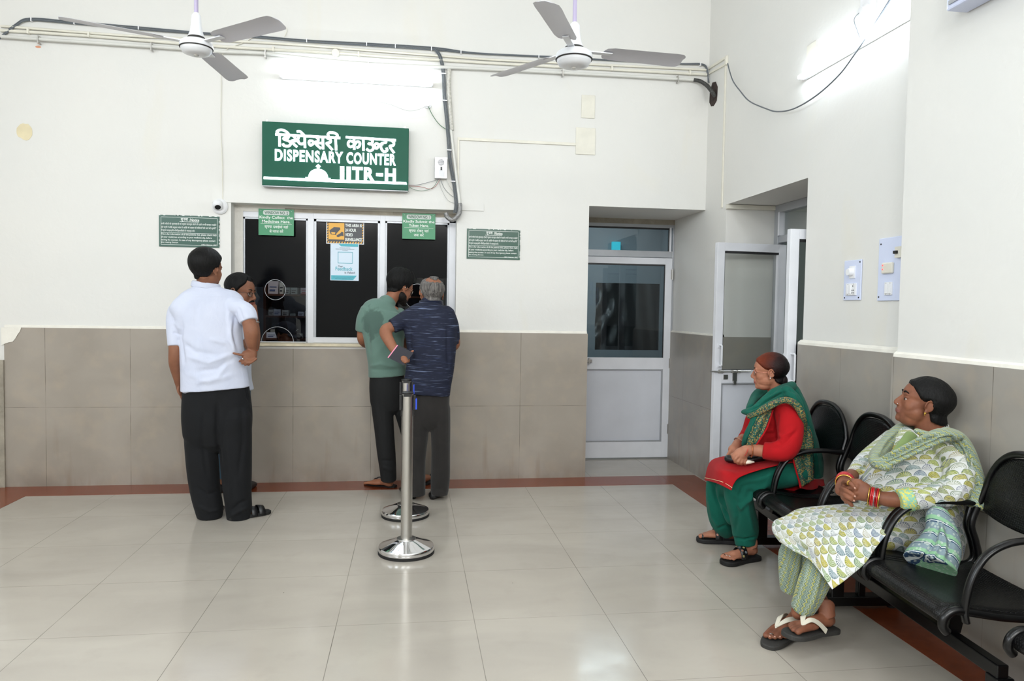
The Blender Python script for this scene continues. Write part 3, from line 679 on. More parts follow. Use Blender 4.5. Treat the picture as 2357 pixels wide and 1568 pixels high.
# notice boards either side of the window
WHITE_INK = mat('white_ink', (235, 240, 236), 0.5)
BOARD = mat('dark_green_board', (10, 72, 55), 0.3, var=0.05)
def notice(px4, label):
    q = [at(x, y, YB-0.006) for x, y in px4]
    X0, X1 = (q[0].x+q[3].x)/2, (q[1].x+q[2].x)/2; Z1, Z0 = (q[0].z+q[1].z)/2, (q[2].z+q[3].z)/2
    w, h = X1-X0, Z1-Z0; Y = YB-0.007
    t = thing('notice_board', label, 'sign', ((X0+X1)/2, YB, Z0), 'green notice boards beside the counter window')
    e = MB().box((X0, Y, Z0), (X1, YB-0.001, Z1)).m(1); random.seed(int(X0*100)+7)
    for k in range(26):
        u = random.random(); 
        if k % 2: e.box((X0+w*u, Y-0.0005, Z1-0.003), (X0+w*u+random.uniform(.004, .02), YB-0.001, Z1+0.0015))
        else: e.box((X1-0.003, Y-0.0005, Z0+h*u), (X1+0.0012, YB-0.001, Z0+h*u+random.uniform(.003, .014)))
    e.build('board', [BOARD, WHITE_INK], t)
    b = MB(); i = 0.014; lw = 0.0022
    for (a, c) in (((X0+i, Z0+i), (X1-i, Z0+i+lw)), ((X0+i, Z1-i-lw), (X1-i, Z1-i)), ((X0+i, Z0+i), (X0+i+lw, Z1-i)), ((X1-i-lw, Z0+i), (X1-i, Z1-i)),
                   ((X0+i+.002, Z0+h*.435), (X1-i, Z0+h*.445)), ((X0+w*.34, Z1-h*.205), (X0+w*.66, Z1-h*.195))):
        b.box((a[0], Y-0.0012, a[1]), (c[0], Y, c[1]))
    def line(body, u0, u1, v0, v1, wt=0.008, toks=None):
        V, Fs = deva(toks, wt) if toks else text_mesh(body, 1.0, wt)
        put_text(b, V, Fs, (X0+w*u0, Y, Z1-h*v1), EX, EZ, w=w*(u1-u0), h=h*(v1-v0), lift=0.0015)
    line('', .36, .48, .085, .20, .012, ['सू', 'च', 'ना']); line('/Notice', .505, .665, .09, .185, .016)
    line('सभी मरीजों को सूचनार्थ है कि, कृपया काउन्टर छोडने से पहले अपनी समस्त दवाईयो', .04, .95, .235, .32)
    line('को पर्ची में लिखे अनुसार जांच लें। किसी भी प्रकार की विसंगति पाये जाने की स्थिति', .04, .95, .345, .43)
    line('में कृपया सम्बन्धित चिकित्साधिकारी से सम्पर्क करें।', .04, .59, .445, .53)
    line('This is for information of all the patients that, please check /tally', .035, .955, .575, .645, .012)
    line('all your medicines according to your medicine slip, before', .035, .875, .665, .735, .012)
    line('leaving the counter. In case of any discrepancy please contact', .035, .935, .755, .825, .012)
    line('the treating Doctor.', .035, .32, .84, .895, .012); line('CMO/ Chairman  HAC', .70, .955, .895, .935, .008)
    b.build('printed_text', WHITE_INK, t)
notice([(366, 494), (505, 499), (505, 571), (366, 567)], 'green bilingual notice board on the wall left of the counter window')
notice([(1074, 526), (1197, 530), (1197, 598), (1075, 596)], 'green bilingual notice board on the wall right of the counter window')

# small green window signs
LG = mat('light_green_board', (36, 132, 86), 0.35, var=0.06, vscale=6)
DG = mat('dark_green_ink', (24, 92, 66), 0.5); PILL = mat('pale_grey_label', (205, 212, 208), 0.5)
def window_sign(px4, head, lines, hindi, label):
    Y = YF-0.014
    q = [at(x, y, Y) for x, y in px4]; X0, X1 = (q[0].x+q[3].x)/2, (q[1].x+q[2].x)/2; Z1, Z0 = (q[0].z+q[1].z)/2, (q[2].z+q[3].z)/2
    w, h = X1-X0, Z1-Z0
    t = thing('window_sign', label, 'sign', ((X0+X1)/2, Y, Z0), 'green numbered signs on the counter window')
    MB().box((X0, Y, Z0), (X1, Y+0.004, Z1)).build('board', LG, t)
    b = MB(); u0, u1, v0, v1 = X0+w*.13, X0+w*.87, Z1-h*.055, Z1-h*.225; r = (v0-v1)*.35
    P = []
    for cx, cz, a0 in ((u1-r, v0-r, 0), (u0+r, v0-r, 90), (u0+r, v1+r, 180), (u1-r, v1+r, 270)):
        P += [(cx+r*math.cos(math.radians(a0+k*18)), Y-0.0005, cz+r*math.sin(math.radians(a0+k*18))) for k in range(6)]
    b.prism(P, (0, -0.0008, 0)); b.build('number_label', PILL, t)
    b = MB(); V, Fs = text_mesh(head, 1, .018); put_text(b, V, Fs, (X0+w*.17, Y, Z1-h*.2), EX, EZ, w=w*.66, h=h*.115, lift=0.002); b.build('number_text', DG, t)
    b = MB()
    for body, a, c, z0_, z1_ in lines:
        V, Fs = text_mesh(body, 1, .014); put_text(b, V, Fs, (X0+w*a, Y, Z1-h*z1_), EX, EZ, w=w*(c-a), h=h*(z1_-z0_), lift=0.001)
    for toks, a, c, z0_, z1_ in hindi:
        V, Fs = deva(toks, .008); put_text(b, V, Fs, (X0+w*a, Y, Z1-h*z1_), EX, EZ, w=w*(c-a), h=h*(z1_-z0_), lift=0.001)
    b.box((X0+w*.06, Y-0.001, Z1-h*.568), (X0+w*.94, Y, Z1-h*.56))
    for u in (.07, .93): b.cyl((X0+w*u, Y-0.002, Z1-h*.07), (X0+w*u, Y, Z1-h*.07), 0.0022, 8)
    b.build('printed_text', WHITE_INK, t)
window_sign([(595, 480), (677, 483), (676, 543), (595, 541)], 'WINDOW NO. 2', [('Kindly Collect  the', .03, .97, .265, .40), ('Medicines Here.', .1, .9, .42, .53)],
            [(['कृ', 'प', 'या', ' ', 'द', 'वा', 'ई', 'यां', ' ', 'य', 'हां'], .17, .84, .60, .76), (['से', ' ', 'प~', 'रा', '>0.02', 'प~', 'त', ' ', 'क', 'रें'], .31, .70, .765, .90)],
            'green window number 2 sign hung at the top of the left pane')
window_sign([(926, 490), (1002, 493), (1002, 551), (926, 550)], 'WINDOW NO. 1', [('Kindly Submit the', .03, .97, .265, .40), ('Token Here.', .2, .8, .42, .53)],
            [(['कृ', 'प', 'या', ' ', 'टो', 'क', 'नु', ' ', 'य', 'हां'], .20, .80, .60, .76), (['ज', 'मा', ' ', 'क', 'रें'], .35, .65, .765, .90)],
            'green window number 1 sign hung at the top of the right pane')

# surveillance poster
def flat_panel(name, px4, Y, m, label, cat, th=0.002):
    q = [at(x, y, Y) for x, y in px4]; X0, X1 = (q[0].x+q[3].x)/2, (q[1].x+q[2].x)/2; Z1, Z0 = (q[0].z+q[1].z)/2, (q[2].z+q[3].z)/2
    t = thing(name, label, cat, ((X0+X1)/2, Y, Z0)); MB().box((X0, Y, Z0), (X1, Y+th, Z1)).build('sheet', m, t)
    return t, X0, X1, Z0, Z1
NAVY = mat('dark_navy_print', (30, 32, 42), 0.35); YEL = mat('amber_print', (226, 168, 52), 0.4); PAPER = mat('white_paper', (226, 228, 232), 0.5)
YP = YF+0.024
t, X0, X1, Z0, Z1 = flat_panel('surveillance_poster', [(751, 501), (838, 503), (838, 563), (751, 561)], YP, PAPER, 'dark navy video surveillance warning poster with amber camera picture on the middle pane', 'poster')
w, h = X1-X0, Z1-Z0
MB().box((X0+w*.02, YP-0.0006, Z0+h*.03), (X1-w*.02, YP, Z1-h*.03)).build('dark_ground', NAVY, t)
b = MB()
n = 13
for k in range(n):
    for zz in (Z1-h*.09, Z0+h*.03):
        x = X0+w*(.03+.94*k/n); b.prism([(x, YP-.0007, zz), (x+w*.035, YP-.0007, zz), (x+w*.055, YP-.0007, zz+h*.06), (x+w*.02, YP-.0007, zz+h*.06)], (0, -.0004, 0))
for k in range(8):
    for xx in (X0+w*.02, X1-w*.05):
        z = Z0+h*(.1+.8*k/8); b.prism([(xx, YP-.0007, z), (xx+w*.03, YP-.0007, z+h*.03), (xx+w*.03, YP-.0007, z+h*.08), (xx, YP-.0007, z+h*.05)], (0, -.0004, 0))
b.box((X0+w*.06, YP-.0012, Z0+h*.17), (X0+w*.475, YP-.0006, Z1-h*.20)); b.build('amber_panel', YEL, t)
b = MB()
def pp(u, v): return (X0+w*u, YP-.0013, Z1-h*v)
b.prism([pp(.08, .50), pp(.20, .36), pp(.36, .37), pp(.37, .44), pp(.27, .60), pp(.26, .66), pp(.12, .64)], (0, -.0004, 0))
b.prism([pp(.27, .68), pp(.38, .58), pp(.40, .53), pp(.45, .54), pp(.46, .70), pp(.40, .69), pp(.32, .74), pp(.28, .73)], (0, -.0004, 0)); b.build('camera_picture', NAVY, t)
b = MB(); b.prism([pp(.13, .55), pp(.24, .56), pp(.23, .63), pp(.14, .62)], (0, -.0008, 0)); b.build('camera_front', YEL, t)
b = MB()
for body, v0, v1, u1 in (('THIS AREA IS', .22, .34, .94), ('24 HOUR', .40, .52, .79), ('VIDEO', .58, .70, .70), ('SURVEILLANCE', .76, .88, .94)):
    V, Fs = text_mesh(body, 1, .03); put_text(b, V, Fs, (X0+w*.5, YP, Z1-h*v1), EX, EZ, w=w*(u1-.5), h=h*(v1-v0), lift=0.0012)
b.build('lettering', WHITE_INK, t)
# feedback poster
t, X0, X1, Z0, Z1 = flat_panel('feedback_poster', [(761, 560), (826, 563), (826, 647), (760, 645)], YP, mat('pale_blue_paper', (205, 220, 234), 0.5), 'white and turquoise feedback poster taped below the surveillance poster', 'poster')
w, h = X1-X0, Z1-Z0; TQ = mat('turquoise_print', (72, 170, 186), 0.5); INK = mat('dark_grey_ink', (60, 66, 78), 0.5)
b = MB(); b.prism([pp(.28, .0), pp(.97, .0), pp(.97, .07), pp(.37, .07)], (0, -.0004, 0)); b.prism([pp(.03, .86), pp(.93, .86), pp(.80, .985), pp(.03, .985)], (0, -.0004, 0))
fr = [(.26, .22, .78, .232), (.26, .52, .78, .532), (.26, .22, .275, .532), (.765, .22, .78, .532)]
for a, c, d_, e_ in fr: b.box((X0+w*a, YP-.0016, Z1-h*e_), (X0+w*d_, YP-.0012, Z1-h*c))
V, Fs = text_mesh('Feedback', 1, .01); put_text(b, V, Fs, (X0+w*.18, YP, Z1-h*.73), EX, EZ, w=w*.60, h=h*.10, lift=.0015)
b.m(1)
for body, u0, u1, v0, v1 in (('INSTITUTE HOSPITAL', .32, .70, .10, .12), ('INDIAN INSTITUTE OF TECHNOLOGY', .18, .84, .135, .155), ('ROORKEE', .42, .60, .17, .185), ('Your', .27, .44, .58, .64), ('is Valued', .50, .86, .75, .81),
                             ('We request you to take a moment and', .10, .82, .90, .92), ('share your experience with us', .17, .76, .94, .96)):
    V, Fs = text_mesh(body, 1, .004); put_text(b, V, Fs, (X0+w*u0, YP, Z1-h*v1), EX, EZ, w=w*(u1-u0), h=h*(v1-v0), lift=.0018)
b.build('print', [TQ, INK], t)
# small sticker low on the left pane
# CCTV dome camera
c = at(507, 476, YB)
t = thing('security_camera', 'white turret security camera at the upper left corner of the counter window', 'camera', (c.x, YB, c.z))
MB().lathe((c.x, YB, c.z), [(0.0, 0.001), (0.058, 0.001), (0.058, 0.014), (0.05, 0.022), (0.044, 0.026), (0.0, 0.026)], 32, (0, -1, 0)).build('base', M['white_plastic'], t, True, auto=40)
hc = Vector((c.x-0.008, YB-0.045, c.z+0.012))
aim = Vector((0.22, -0.72, -0.80)).normalized()
MB().lathe(hc, [(0.0, -0.038), (0.02, -0.034), (0.034, -0.015), (0.038, 0.0), (0.036, 0.028), (0.030, 0.034), (0, 0.034)], 28, aim).build('turret', M['white_plastic'], t, True, auto=50)
MB().lathe(hc, [(0.0, 0.036), (0.021, 0.036), (0.022, 0.0345), (0.0, 0.0345)], 24, aim).build('lens_window', M['black'], t, True, auto=40)

# tube lights
def tube_light(a, b_, drop, label, L_power=None):
    a, b_ = Vector(a), Vector(b_); t = thing('tube_light', label, 'light', (a+b_)/2)
    d = (b_-a).normalized(); n = Vector(drop)                      # n points out from the wall
    up = d.cross(n).normalized()
    MB().obox(a-up*0.017+n*0.004, b_-a, n*0.022, up*0.034).build('batten', M['white_plastic'], t, bevel=0.002)
    k = n.normalized()*0.040
    MB().tube([a+k+d*0.012, b_+k-d*0.012], 0.0145, 14).build('tube', M['tube_on'], t, True, auto=40)
    for q, s_ in ((a, 1), (b_, -1)): MB().tube([q+k*1.0-d*0.004*s_, q+k+d*0.014*s_], 0.017, 14).box(q+k*0.3-Vector((.006, .006, .006)), q+k*0.9+Vector((.006, .006, .006))).build('end_cap', M['white_plastic'], t, True, auto=40)
    return t
ta, tb = at(645, 174, YB-0.05), at(995, 191, YB-0.05); zt_l = (ta.z+tb.z)/2
tube_light((ta.x, YB, zt_l), (tb.x, YB, zt_l), (0, -1, 0), 'lit white tube light on the back wall over the dispensary sign')
ra = onside(1838, 178, XR-0.05); rz = ra.z
tube_light((XR, ra.y, rz), (XR, ra.y-1.19, rz), (-1, 0, 0), 'lit white tube light on the right wall beside the pier')
area('tube_glow_back', ((ta.x+tb.x)/2, YB-0.09, zt_l), (0, 1, 0), 1.1, 0.03, 2.5, TUBE_COL)
area('tube_glow_back', ((ta.x+tb.x)/2, YB-0.10, zt_l-0.02), (0, -1, 0), 1.1, 0.04, 7, TUBE_COL)
area('tube_glow_right', (XR-0.10, ra.y-0.52, rz), (-1, 0, 0), 1.0, 0.04, 6, TUBE_COL)
area('tube_glow_right', (XR-0.09, ra.y-0.52, rz), (1, 0, 0), 1.0, 0.03, 1.6, TUBE_COL)
# further tube lights of the hall on the rear and left walls
tube_light((-1.6, -4.4, 3.2+0.55), (-0.4, -4.4, 3.75), (0, 1, 0), 'tube light high on the rear wall behind the viewer')
tube_light((XP, 1.6, 3.3), (XP, 0.4, 3.3), (-1, 0, 0), 'tube light high on the right pier outside the view')
for _x, _y, _n in ((-1.6, .6, 'front left'), (.6, .6, 'front right'), (-1.6, -2.0, 'rear left'), (.6, -2.0, 'rear right')): tube_light((_x-.58, _y, CEIL), (_x+.58, _y, CEIL), (0, 0, -1), 'tube light on the hall ceiling, '+_n+' of four')

# pipes, trunking and cables on the back wall
def wall_tube(name, pts, r, m, label, cat, off=0.012, k=5, n=8, parent=None, extra=None):
    P = [at(x, y, YB-off) for x, y in pts]; P = spline(P, k)
    o = MB().tube(P, r, n).build(name, m, parent, True, auto=50)
    if label: tag(o, label, cat)
    return o
wall_tube('trunking_strip', [(2, 60), (275, 81), (444, 90), (689, 103), (799, 112), (1019, 129), (1159, 139), (1400, 150), (1627, 161)], 0.010, M['cream_pvc'], 'cream upper conduit strip just under the grey cables on the back wall', 'conduit', 0.010)
p2t = thing('conduit_pipe', 'cream middle conduit pipe with round junction box across the back wall', 'pipe', at(770, 122, YB))
wall_tube('pipe', [(2, 70), (207, 83), (413, 100), (585, 112), (771, 122), (895, 131), (1022, 139), (1159, 147), (1365, 158), (1627, 172)], 0.0115, M['cream_pvc'], None, None, 0.013, parent=p2t)
jb = at(773, 124, YB); MB().lathe((jb.x, YB, jb.z), [(0, .002), (.03, .002), (.03, .03), (.027, .034), (0, .034)], 24, (0, -1, 0)).build('junction_box', M['cream_pvc'], p2t, True, auto=40)
for x, y in ((68, 75), (207, 83), (630, 115), (826, 127), (1232, 150), (1407, 160), (1586, 170)):
    q = at(x, y, YB); MB().box((q.x-.007, YB-.03, q.z-.016), (q.x+.007, YB-.001, q.z+.02)).build('pipe_clip', M['cream_pvc'], p2t)
p3t = thing('conduit_pipe', 'grey-white lower conduit pipe on metal clips, ending in a black corrugated hose', 'pipe', at(900, 150, YB))
wall_tube('pipe', [(2, 84), (103, 91), (344, 107), (510, 119), (609, 123), (757, 139), (879, 148), (1032, 155), (1159, 161), (1400, 173), (1597, 184)], 0.0125, M['grey_pvc'], None, None, 0.03, parent=p3t)
for x, y in ((89, 91), (349, 108), (611, 124), (848, 147), (1295, 167), (1560, 182)):
    q = at(x, y, YB-0.03); c_ = MB().box((q.x-.004, YB-.046, q.z-.03), (q.x+.004, YB-.002, q.z-.018)).box((q.x-.004, YB-.046, q.z+.014), (q.x+.004, YB-.002, q.z+.026)).box((q.x-.004, YB-.048, q.z-.018), (q.x+.004, YB-.044, q.z+.014)); c_.build('pipe_clip', M['steel'], p3t)
hose = spline([at(1597, 184, YB-.03), at(1612, 187, YB-.05), at(1627, 197, YB-.09), at(1638, 210, YB-.16), onside(1647, 222, XR-0.005)], 22)
MB().tube(hose, [0.015+0.0022*math.sin(i*1.9) for i in range(len(hose))], 12).build('corrugated_hose', mat('dark_grey_hose', (62, 62, 60), 0.5), p3t, True)
bundle = thing('cable_bundle', 'bundle of dark grey cables strung across the back wall above the pipes', 'cable', at(800, 95, YB))
main = [(0, 87), (35, 58), (70, 45), (170, 52), (320, 65), (460, 76), (570, 83), (700, 94), (850, 102), (1000, 112), (1100, 123), (1291, 132), (1450, 141), (1569, 147), (1613, 148), (1627, 157), (1631, 190)]
for k in range(4):
    dy = (-2.4, 0.0, 2.4, 1.0)[k]
    pts = [(x+random.uniform(-2, 2), y+dy*(0.5 if x > 1000 else 1)+random.uniform(-.8, .8)) for x, y in main]
    if k == 3: pts = pts[:9]
    wall_tube('cable', pts, 0.0042, M['cable_grey'], None, None, 0.016+0.004*(k % 2), 6, 7, bundle)
for x, y in ((72, 45), (171, 52), (319, 64), (575, 83), (706, 93), (844, 101), (910, 106), (993, 112), (1061, 120), (1240, 130), (1612, 148)):
    q = at(x, y, YB-0.02); MB().box((q.x-.0035, YB-.028, q.z-.014), (q.x+.0035, YB-.001, q.z+.014)).build('cable_clip', M['white_plastic'], bundle)
drop = thing('cable_bundle', 'grey cables dropping from the pipes to the top right corner of the counter window', 'cable', at(1030, 300, YB))
dpts = [(1000, 112), (1013, 130), (1021, 170), (1023, 220), (1029, 280), (1033, 330), (1036, 370), (1046, 430), (1050, 470), (1047, 490)]
for k in range(3):
    wall_tube('cable', [(x+(k-1)*3, y) for x, y in dpts], 0.0045, M['cable_grey'], None, None, 0.02+0.006*(k == 1), 6, 7, drop)
for x, y in ((1021, 170), (1024, 232), (1034, 346), (1043, 418)):
    q = at(x, y, YB-0.02); MB().box((q.x-.018, YB-.034, q.z-.004), (q.x+.018, YB-.001, q.z+.004)).build('cable_clip', M['white_plastic'], drop)
mott = mat('mottled_grey_white_sleeve', (196, 194, 186), 0.6, var=0.25, vscale=60)
vp = thing('conduit_pipe', 'vertical mottled conduit pipe curling over the window corner, beside the grey cables', 'pipe', at(1040, 300, YB))
wall_tube('upper_sleeve', [(1034, 158), (1033, 200), (1037, 260), (1040, 300)], 0.0165, mott, None, None, 0.018, parent=vp)
wall_tube('lower_pipe', [(1038, 298), (1044, 350), (1051, 410), (1056, 450), (1058, 472)], 0.0125, M['grey_pvc'], None, None, 0.018, parent=vp)
wall_tube('foil_elbow', [(1058, 468), (1058, 488), (1050, 501), (1040, 506), (1030, 500), (1026, 490)], 0.018, mat('grey_foil_sleeve', (150, 150, 150), 0.35, metal=0.5, bump=0.8, bscale=90), None, None, 0.045, parent=vp)
q1_, q2_ = at(1055, 320, YB), at(1325, 333, YB)
b = MB().box((q1_.x, YB-.012, q1_.z-.011), (q2_.x, YB-.001, q1_.z+.011)); tag(b.build('cable_trunking', M['cream_pvc'], bevel=.002), 'horizontal cream trunking strip leading to the lower blank plate', 'trunking')
q3_ = at(1052, 470, YB); b = MB().box((q1_.x-.006, YB-.01, q3_.z), (q1_.x+.008, YB-.001, q1_.z+.012)); tag(b.build('cable_trunking', M['cream_pvc'], bevel=.002), 'vertical cream trunking strip above the right end of the counter window', 'trunking')
for pl, lab in (([(1339, 218), (1370, 219), (1370, 273), (1338, 272)], 'blank cream wall plate above another plate, left of the door'), ([(1326, 293), (1371, 296), (1371, 357), (1326, 356)], 'larger blank cream wall plate at the end of the trunking strip')):
    q = [at(x, y, YB-.006) for x, y in pl]
    o = MB().box((q[0].x, YB-.008, q[2].z), (q[1].x, YB-.001, q[0].z)); s_ = o.build('blank_plate', M['cream_pvc'], bevel=.003); tag(s_, lab, 'wall plate')
# wires: tube light feed and its rose, camera wire, sign wires
ro = at(985, 243, YB); t = thing('ceiling_rose', 'small round white wiring rose between the tube light and the drop cables', 'fitting', ro)
MB().lathe(ro, [(0, .001), (.027, .001), (.027, .012), (.016, .016), (.014, .028), (0, .028)], 24, (0, -1, 0)).build('rose', M['white_plastic'], t, True, auto=40)
wall_tube('feed_wire', [(836, 197), (845, 212), (865, 231), (900, 241), (935, 254), (960, 253), (983, 243)], 0.002, M['cable_light'], 'thin pale wire from the tube light to the round rose', 'wire', 0.02)
wall_tube('feed_wire', [(986, 245), (995, 264), (1010, 285), (1026, 297), (1038, 300)], 0.0025, M['cable_green'], 'thin green wire from the round rose to the drop cables', 'wire', 0.02)
wall_tube('camera_wire', [(655, 84), (660, 66), (641, 56), (620, 62), (595, 78), (560, 98), (528, 110), (513, 124), (508, 150), (509, 200), (508, 290), (511, 360), (512, 425), (513, 462)], 0.003, M['cream_pvc'], 'cream wire looping at the pipes and running down to the security camera', 'wire', 0.01)
for pts, m_, lab in (([(941, 428), (968, 430), (990, 435), (1003, 428), (1012, 414)], 'cable_red', 'red wire from the sign up to the metal box'), ([(941, 426), (960, 426), (985, 420), (1010, 413)], 'cable_grey', 'straight dark wire from the sign up to the metal box'),
                     ([(941, 430), (955, 437), (975, 439), (996, 432), (1008, 414)], 'cable_green', 'sagging green wire from the sign up to the metal box'),
                     ([(1014, 413), (1022, 432), (1036, 448), (1052, 458)], 'cable_grey', 'dark wire from the metal box to the window corner'), ([(1010, 413), (1016, 435), (1030, 460), (1046, 468)], 'cable_light', 'pale wire sagging from the metal box to the window corner'),
                     ([(1026, 412), (1036, 430), (1050, 452)], 'cable_light', 'short pale wire beside the metal box')):
    wall_tube('sign_wire', pts, 0.0016, M[m_], lab, 'wire', 0.02)
a_, c_ = at(1001, 361, YB-.05), at(1029, 411, YB-.05)
t = thing('power_box', 'small perforated metal power box with round vent right of the lit sign', 'box', ((a_.x+c_.x)/2, YB, c_.z))
MB().box((a_.x, YB-.05, c_.z), (c_.x, YB-.001, a_.z)).build('case', mat('galvanised_metal', (205, 206, 208), 0.35, metal=0.6, var=0.15, vscale=40), t, bevel=.002)
b = MB(); cx_, cz_ = (a_.x+c_.x)/2, a_.z-.042
for k in range(-4, 5): 
    hw = math.sqrt(max(0, .026**2-(k*.0058)**2)); b.box((cx_-hw, YB-.0515, cz_+k*.0058-.0017), (cx_+hw, YB-.0495, cz_+k*.0058+.0017))
b.box((cx_-.004, YB-.051, cz_-.06), (cx_+.01, YB-.0495, cz_-.034)); b.build('vent', M['black'], t)
b = MB().box((cx_-.02, YB-.051, cz_-.115), (cx_+.03, YB-.0495, cz_-.055)); b.build('label_sticker', PAPER, t)
# wall blemishes: filler patch and rust mark
q = at(57, 303, YB); random.seed(3)
b = MB(); b.prism([(q.x+.055*math.cos(2*PI*k/18)*(1+random.uniform(-.12, .12)), YB-.0005, q.z+.06*math.sin(2*PI*k/18)*(1+random.uniform(-.12, .12))) for k in range(18)], (0, -.002, 0))
struct(b.build('trim_10', mat('yellowed_filler', (222, 210, 176), 0.8, var=0.08), origin=tuple(q)))
q = at(88, 108, YB); b = MB(); b.prism([(q.x+.02*math.cos(2*PI*k/10), YB-.0003, q.z+.008*math.sin(2*PI*k/10)) for k in range(10)], (0, -.001, 0)); struct(b.build('trim_11', mat('rust_mark', (214, 150, 118), 0.8), origin=tuple(q)))

# right wall: trunking bend, hole, cable, fittings, switch boards
b = MB()
for (x0, y0), (x1, y1), w_ in (((1627, 160), (1673, 130), .02), ((1627, 172), (1671, 147), .014)):
    A, B_ = onside(x0, y0, XR-.012), onside(x1, y1, XR-.012); A.y = YB-.015; b.obox(A+Vector((0, 0, -w_/2)), B_-A, (.012, 0, 0), (0, 0, w_))
A = onside(1672, 133, XR-.01); b.box((XR-.02, A.y-.012, A.z-.055), (XR-.001, A.y+.012, A.z+.012))
tag(b.build('trunking_bend', M['cream_pvc']), 'cream trunking turning the corner onto the right wall', 'trunking')
A, B_ = onside(1670, 150, XR-.008), onside(1667, 476, XR-.008)
b = MB().box((XR-.012, A.y-.008, B_.z), (XR-.001, A.y+.008, A.z)); tag(b.build('cable_trunking', M['cream_pvc']), 'long thin vertical cream trunking left of the open doorway', 'trunking')
hp = [(1640, 190), (1648, 188), (1652, 200), (1651, 222), (1650, 232), (1643, 244), (1637, 245), (1633, 236), (1634, 215), (1636, 205)]
b = MB(); P = [onside(x, y, XR-.0005) for x, y in hp]; b.prism(P, (-.0015, 0, 0)); struct(b.build('trim_12', mat('broken_brick_hole', (58, 46, 42), 0.95, var=0.5, vscale=25, bump=0.8), origin=tuple(P[0])))
cb = [(1675, 146), (1680, 166), (1688, 188), (1704, 210), (1725, 233), (1760, 249), (1789, 257), (1828, 250), (1879, 220), (1930, 174), (1965, 128), (2006, 67), (2048, 0), (2085, -60)]
b = MB().tube(spline([onside(x, y, XR-.05) for x, y in cb], 6), 0.0045, 8); tag(b.build('hanging_cable', M['cable_grey'], None, True), 'long slack dark cable swagged across the right wall', 'cable')
t0_ = onside(1880, 92, XR-.004); t1_ = onside(1862, 150, XR-.004)
b = MB().box((XR-.006, t0_.y, t1_.z), (XR-.001, t1_.y+.03, t0_.z)); tag(b.build('blank_plate', M['cream_pvc'], bevel=.002), 'blank cream plate just above the lower end of the right wall tube light', 'wall plate')
rp = onside(1990, 28, XR-.02); t = thing('lamp_holder', 'round white lamp rose on a square plate above the right wall tube light', 'fitting', (XR, rp.y, rp.z))
MB().box((XR-.012, rp.y-.075, rp.z-.10), (XR-.001, rp.y+.055, rp.z+.11)).build('plate', M['white_plastic'], t, bevel=.002)
MB().lathe((XR-.012, rp.y, rp.z), [(0, 0), (.045, 0), (.045, .012), (.03, .02), (.026, .035), (.012, .037), (0, .037)], 28, (-1, 0, 0)).build('rose', M['white_plastic'], t, True, auto=40)
MB().tube(spline([(XR-.045, rp.y, rp.z), (XR-.06, rp.y+.03, rp.z-.03), (XR-.03, rp.y+.04, rp.z-.09), (XR-.03, rp.y+.02, rp.z-.13)], 6), .002, 6).build('lead', M['cable_grey'], t, True)
# switch boards
SB = mat('pale_lilac_switch_board', (208, 216, 240), 0.4)
def board(p_tl, p_br, label):
    A, B_ = onside(*p_tl, XR-.008), onside(*p_br, XR-.008); y1, y0, z1, z0 = A.y, B_.y, A.z, B_.z
    t = thing('switch_board', label, 'switch board', (XR, (y0+y1)/2, z0))
    MB().box((XR-.009, y0, z0), (XR-.001, y1, z1)).build('plate', SB, t, bevel=.003)
    return t, y0, y1, z0, z1
def module(t, name, yc, zc, w, h, sw, holes=0):
    MB().box((XR-.016, yc-w/2, zc-h/2), (XR-.008, yc+w/2, zc+h/2)).build(name, M['white_plastic'], t, bevel=.0015)
    for k in range(sw):
        y = yc+w/2-.017-k*.025; MB().box((XR-.021, y-.010, zc-.025), (XR-.015, y+.010, zc+.025)).build('switch', M['white_plastic'], t, bevel=.002)
    if holes:
        b = MB()
        for dy, dz_ in ((-.02, .018), (-.026, -.005), (-.014, -.005), (-.026, -.02), (-.014, -.02)): b.cyl((XR-.0175, yc+dy, zc+dz_), (XR-.015, yc+dy, zc+dz_), .0032, 8)
        b.build('socket_holes', M['black'], t)
    b = MB()
    for dy in (-w*.28, w*.28):
        for s_ in (-1, 1): b.cyl((XR-.0175, yc+dy, zc+s_*h*.43), (XR-.015, yc+dy, zc+s_*h*.43), .0022, 8)
    b.build('screw', M['steel'], t)
t, y0, y1, z0, z1 = board((1944, 601), (1980, 691), 'smaller pale switch board with a fan regulator knob and socket')
zc = z0+(z1-z0)*.70; MB().box((XR-.014, (y0+y1)/2-.028, zc-.034), (XR-.008, (y0+y1)/2+.022, zc+.034)).build('regulator_plate', M['white_plastic'], t)
MB().lathe((XR-.014, (y0+y1)/2, zc), [(0, 0), (.022, 0), (.021, .018), (.018, .024), (0, .024)], 24, (-1, 0, 0)).build('regulator_knob', M['white_plastic'], t, True, auto=40)
module(t, 'switch_module', (y0+y1)/2, z0+(z1-z0)*.27, .092, .066, 2, 1)
b = MB()
for yy, zz in ((y0+.012, z1-.014), (y0+.014, z0+.014), (y1-.014, z0+.014)): b.cyl((XR-.0105, yy, zz), (XR-.009, yy, zz), .0045, 10)
b.build('fixing_screw', M['black'], t)
t, y0, y1, z0, z1 = board((2024, 550), (2078, 692), 'taller pale switch board with a red-lit indicator, half hidden by the pier')
yc = y1-.085; zc = z0+.165
MB().box((XR-.024, yc-.045, zc-.026), (XR-.008, yc+.04, zc+.03)).build('indicator_unit', M['cream_pvc'], t, bevel=.006)
b = MB()
for dz_ in (.016, -.004): b.sph((XR-.0245, yc+.026, zc+dz_), .004, 10)
b.build('red_indicator', mat('red_led', (255, 90, 90), .4, emit=(255, 60, 60), estr=1.5), t, True)
module(t, 'switch_module', yc-.01, z0+.062, .058, .066, 2)
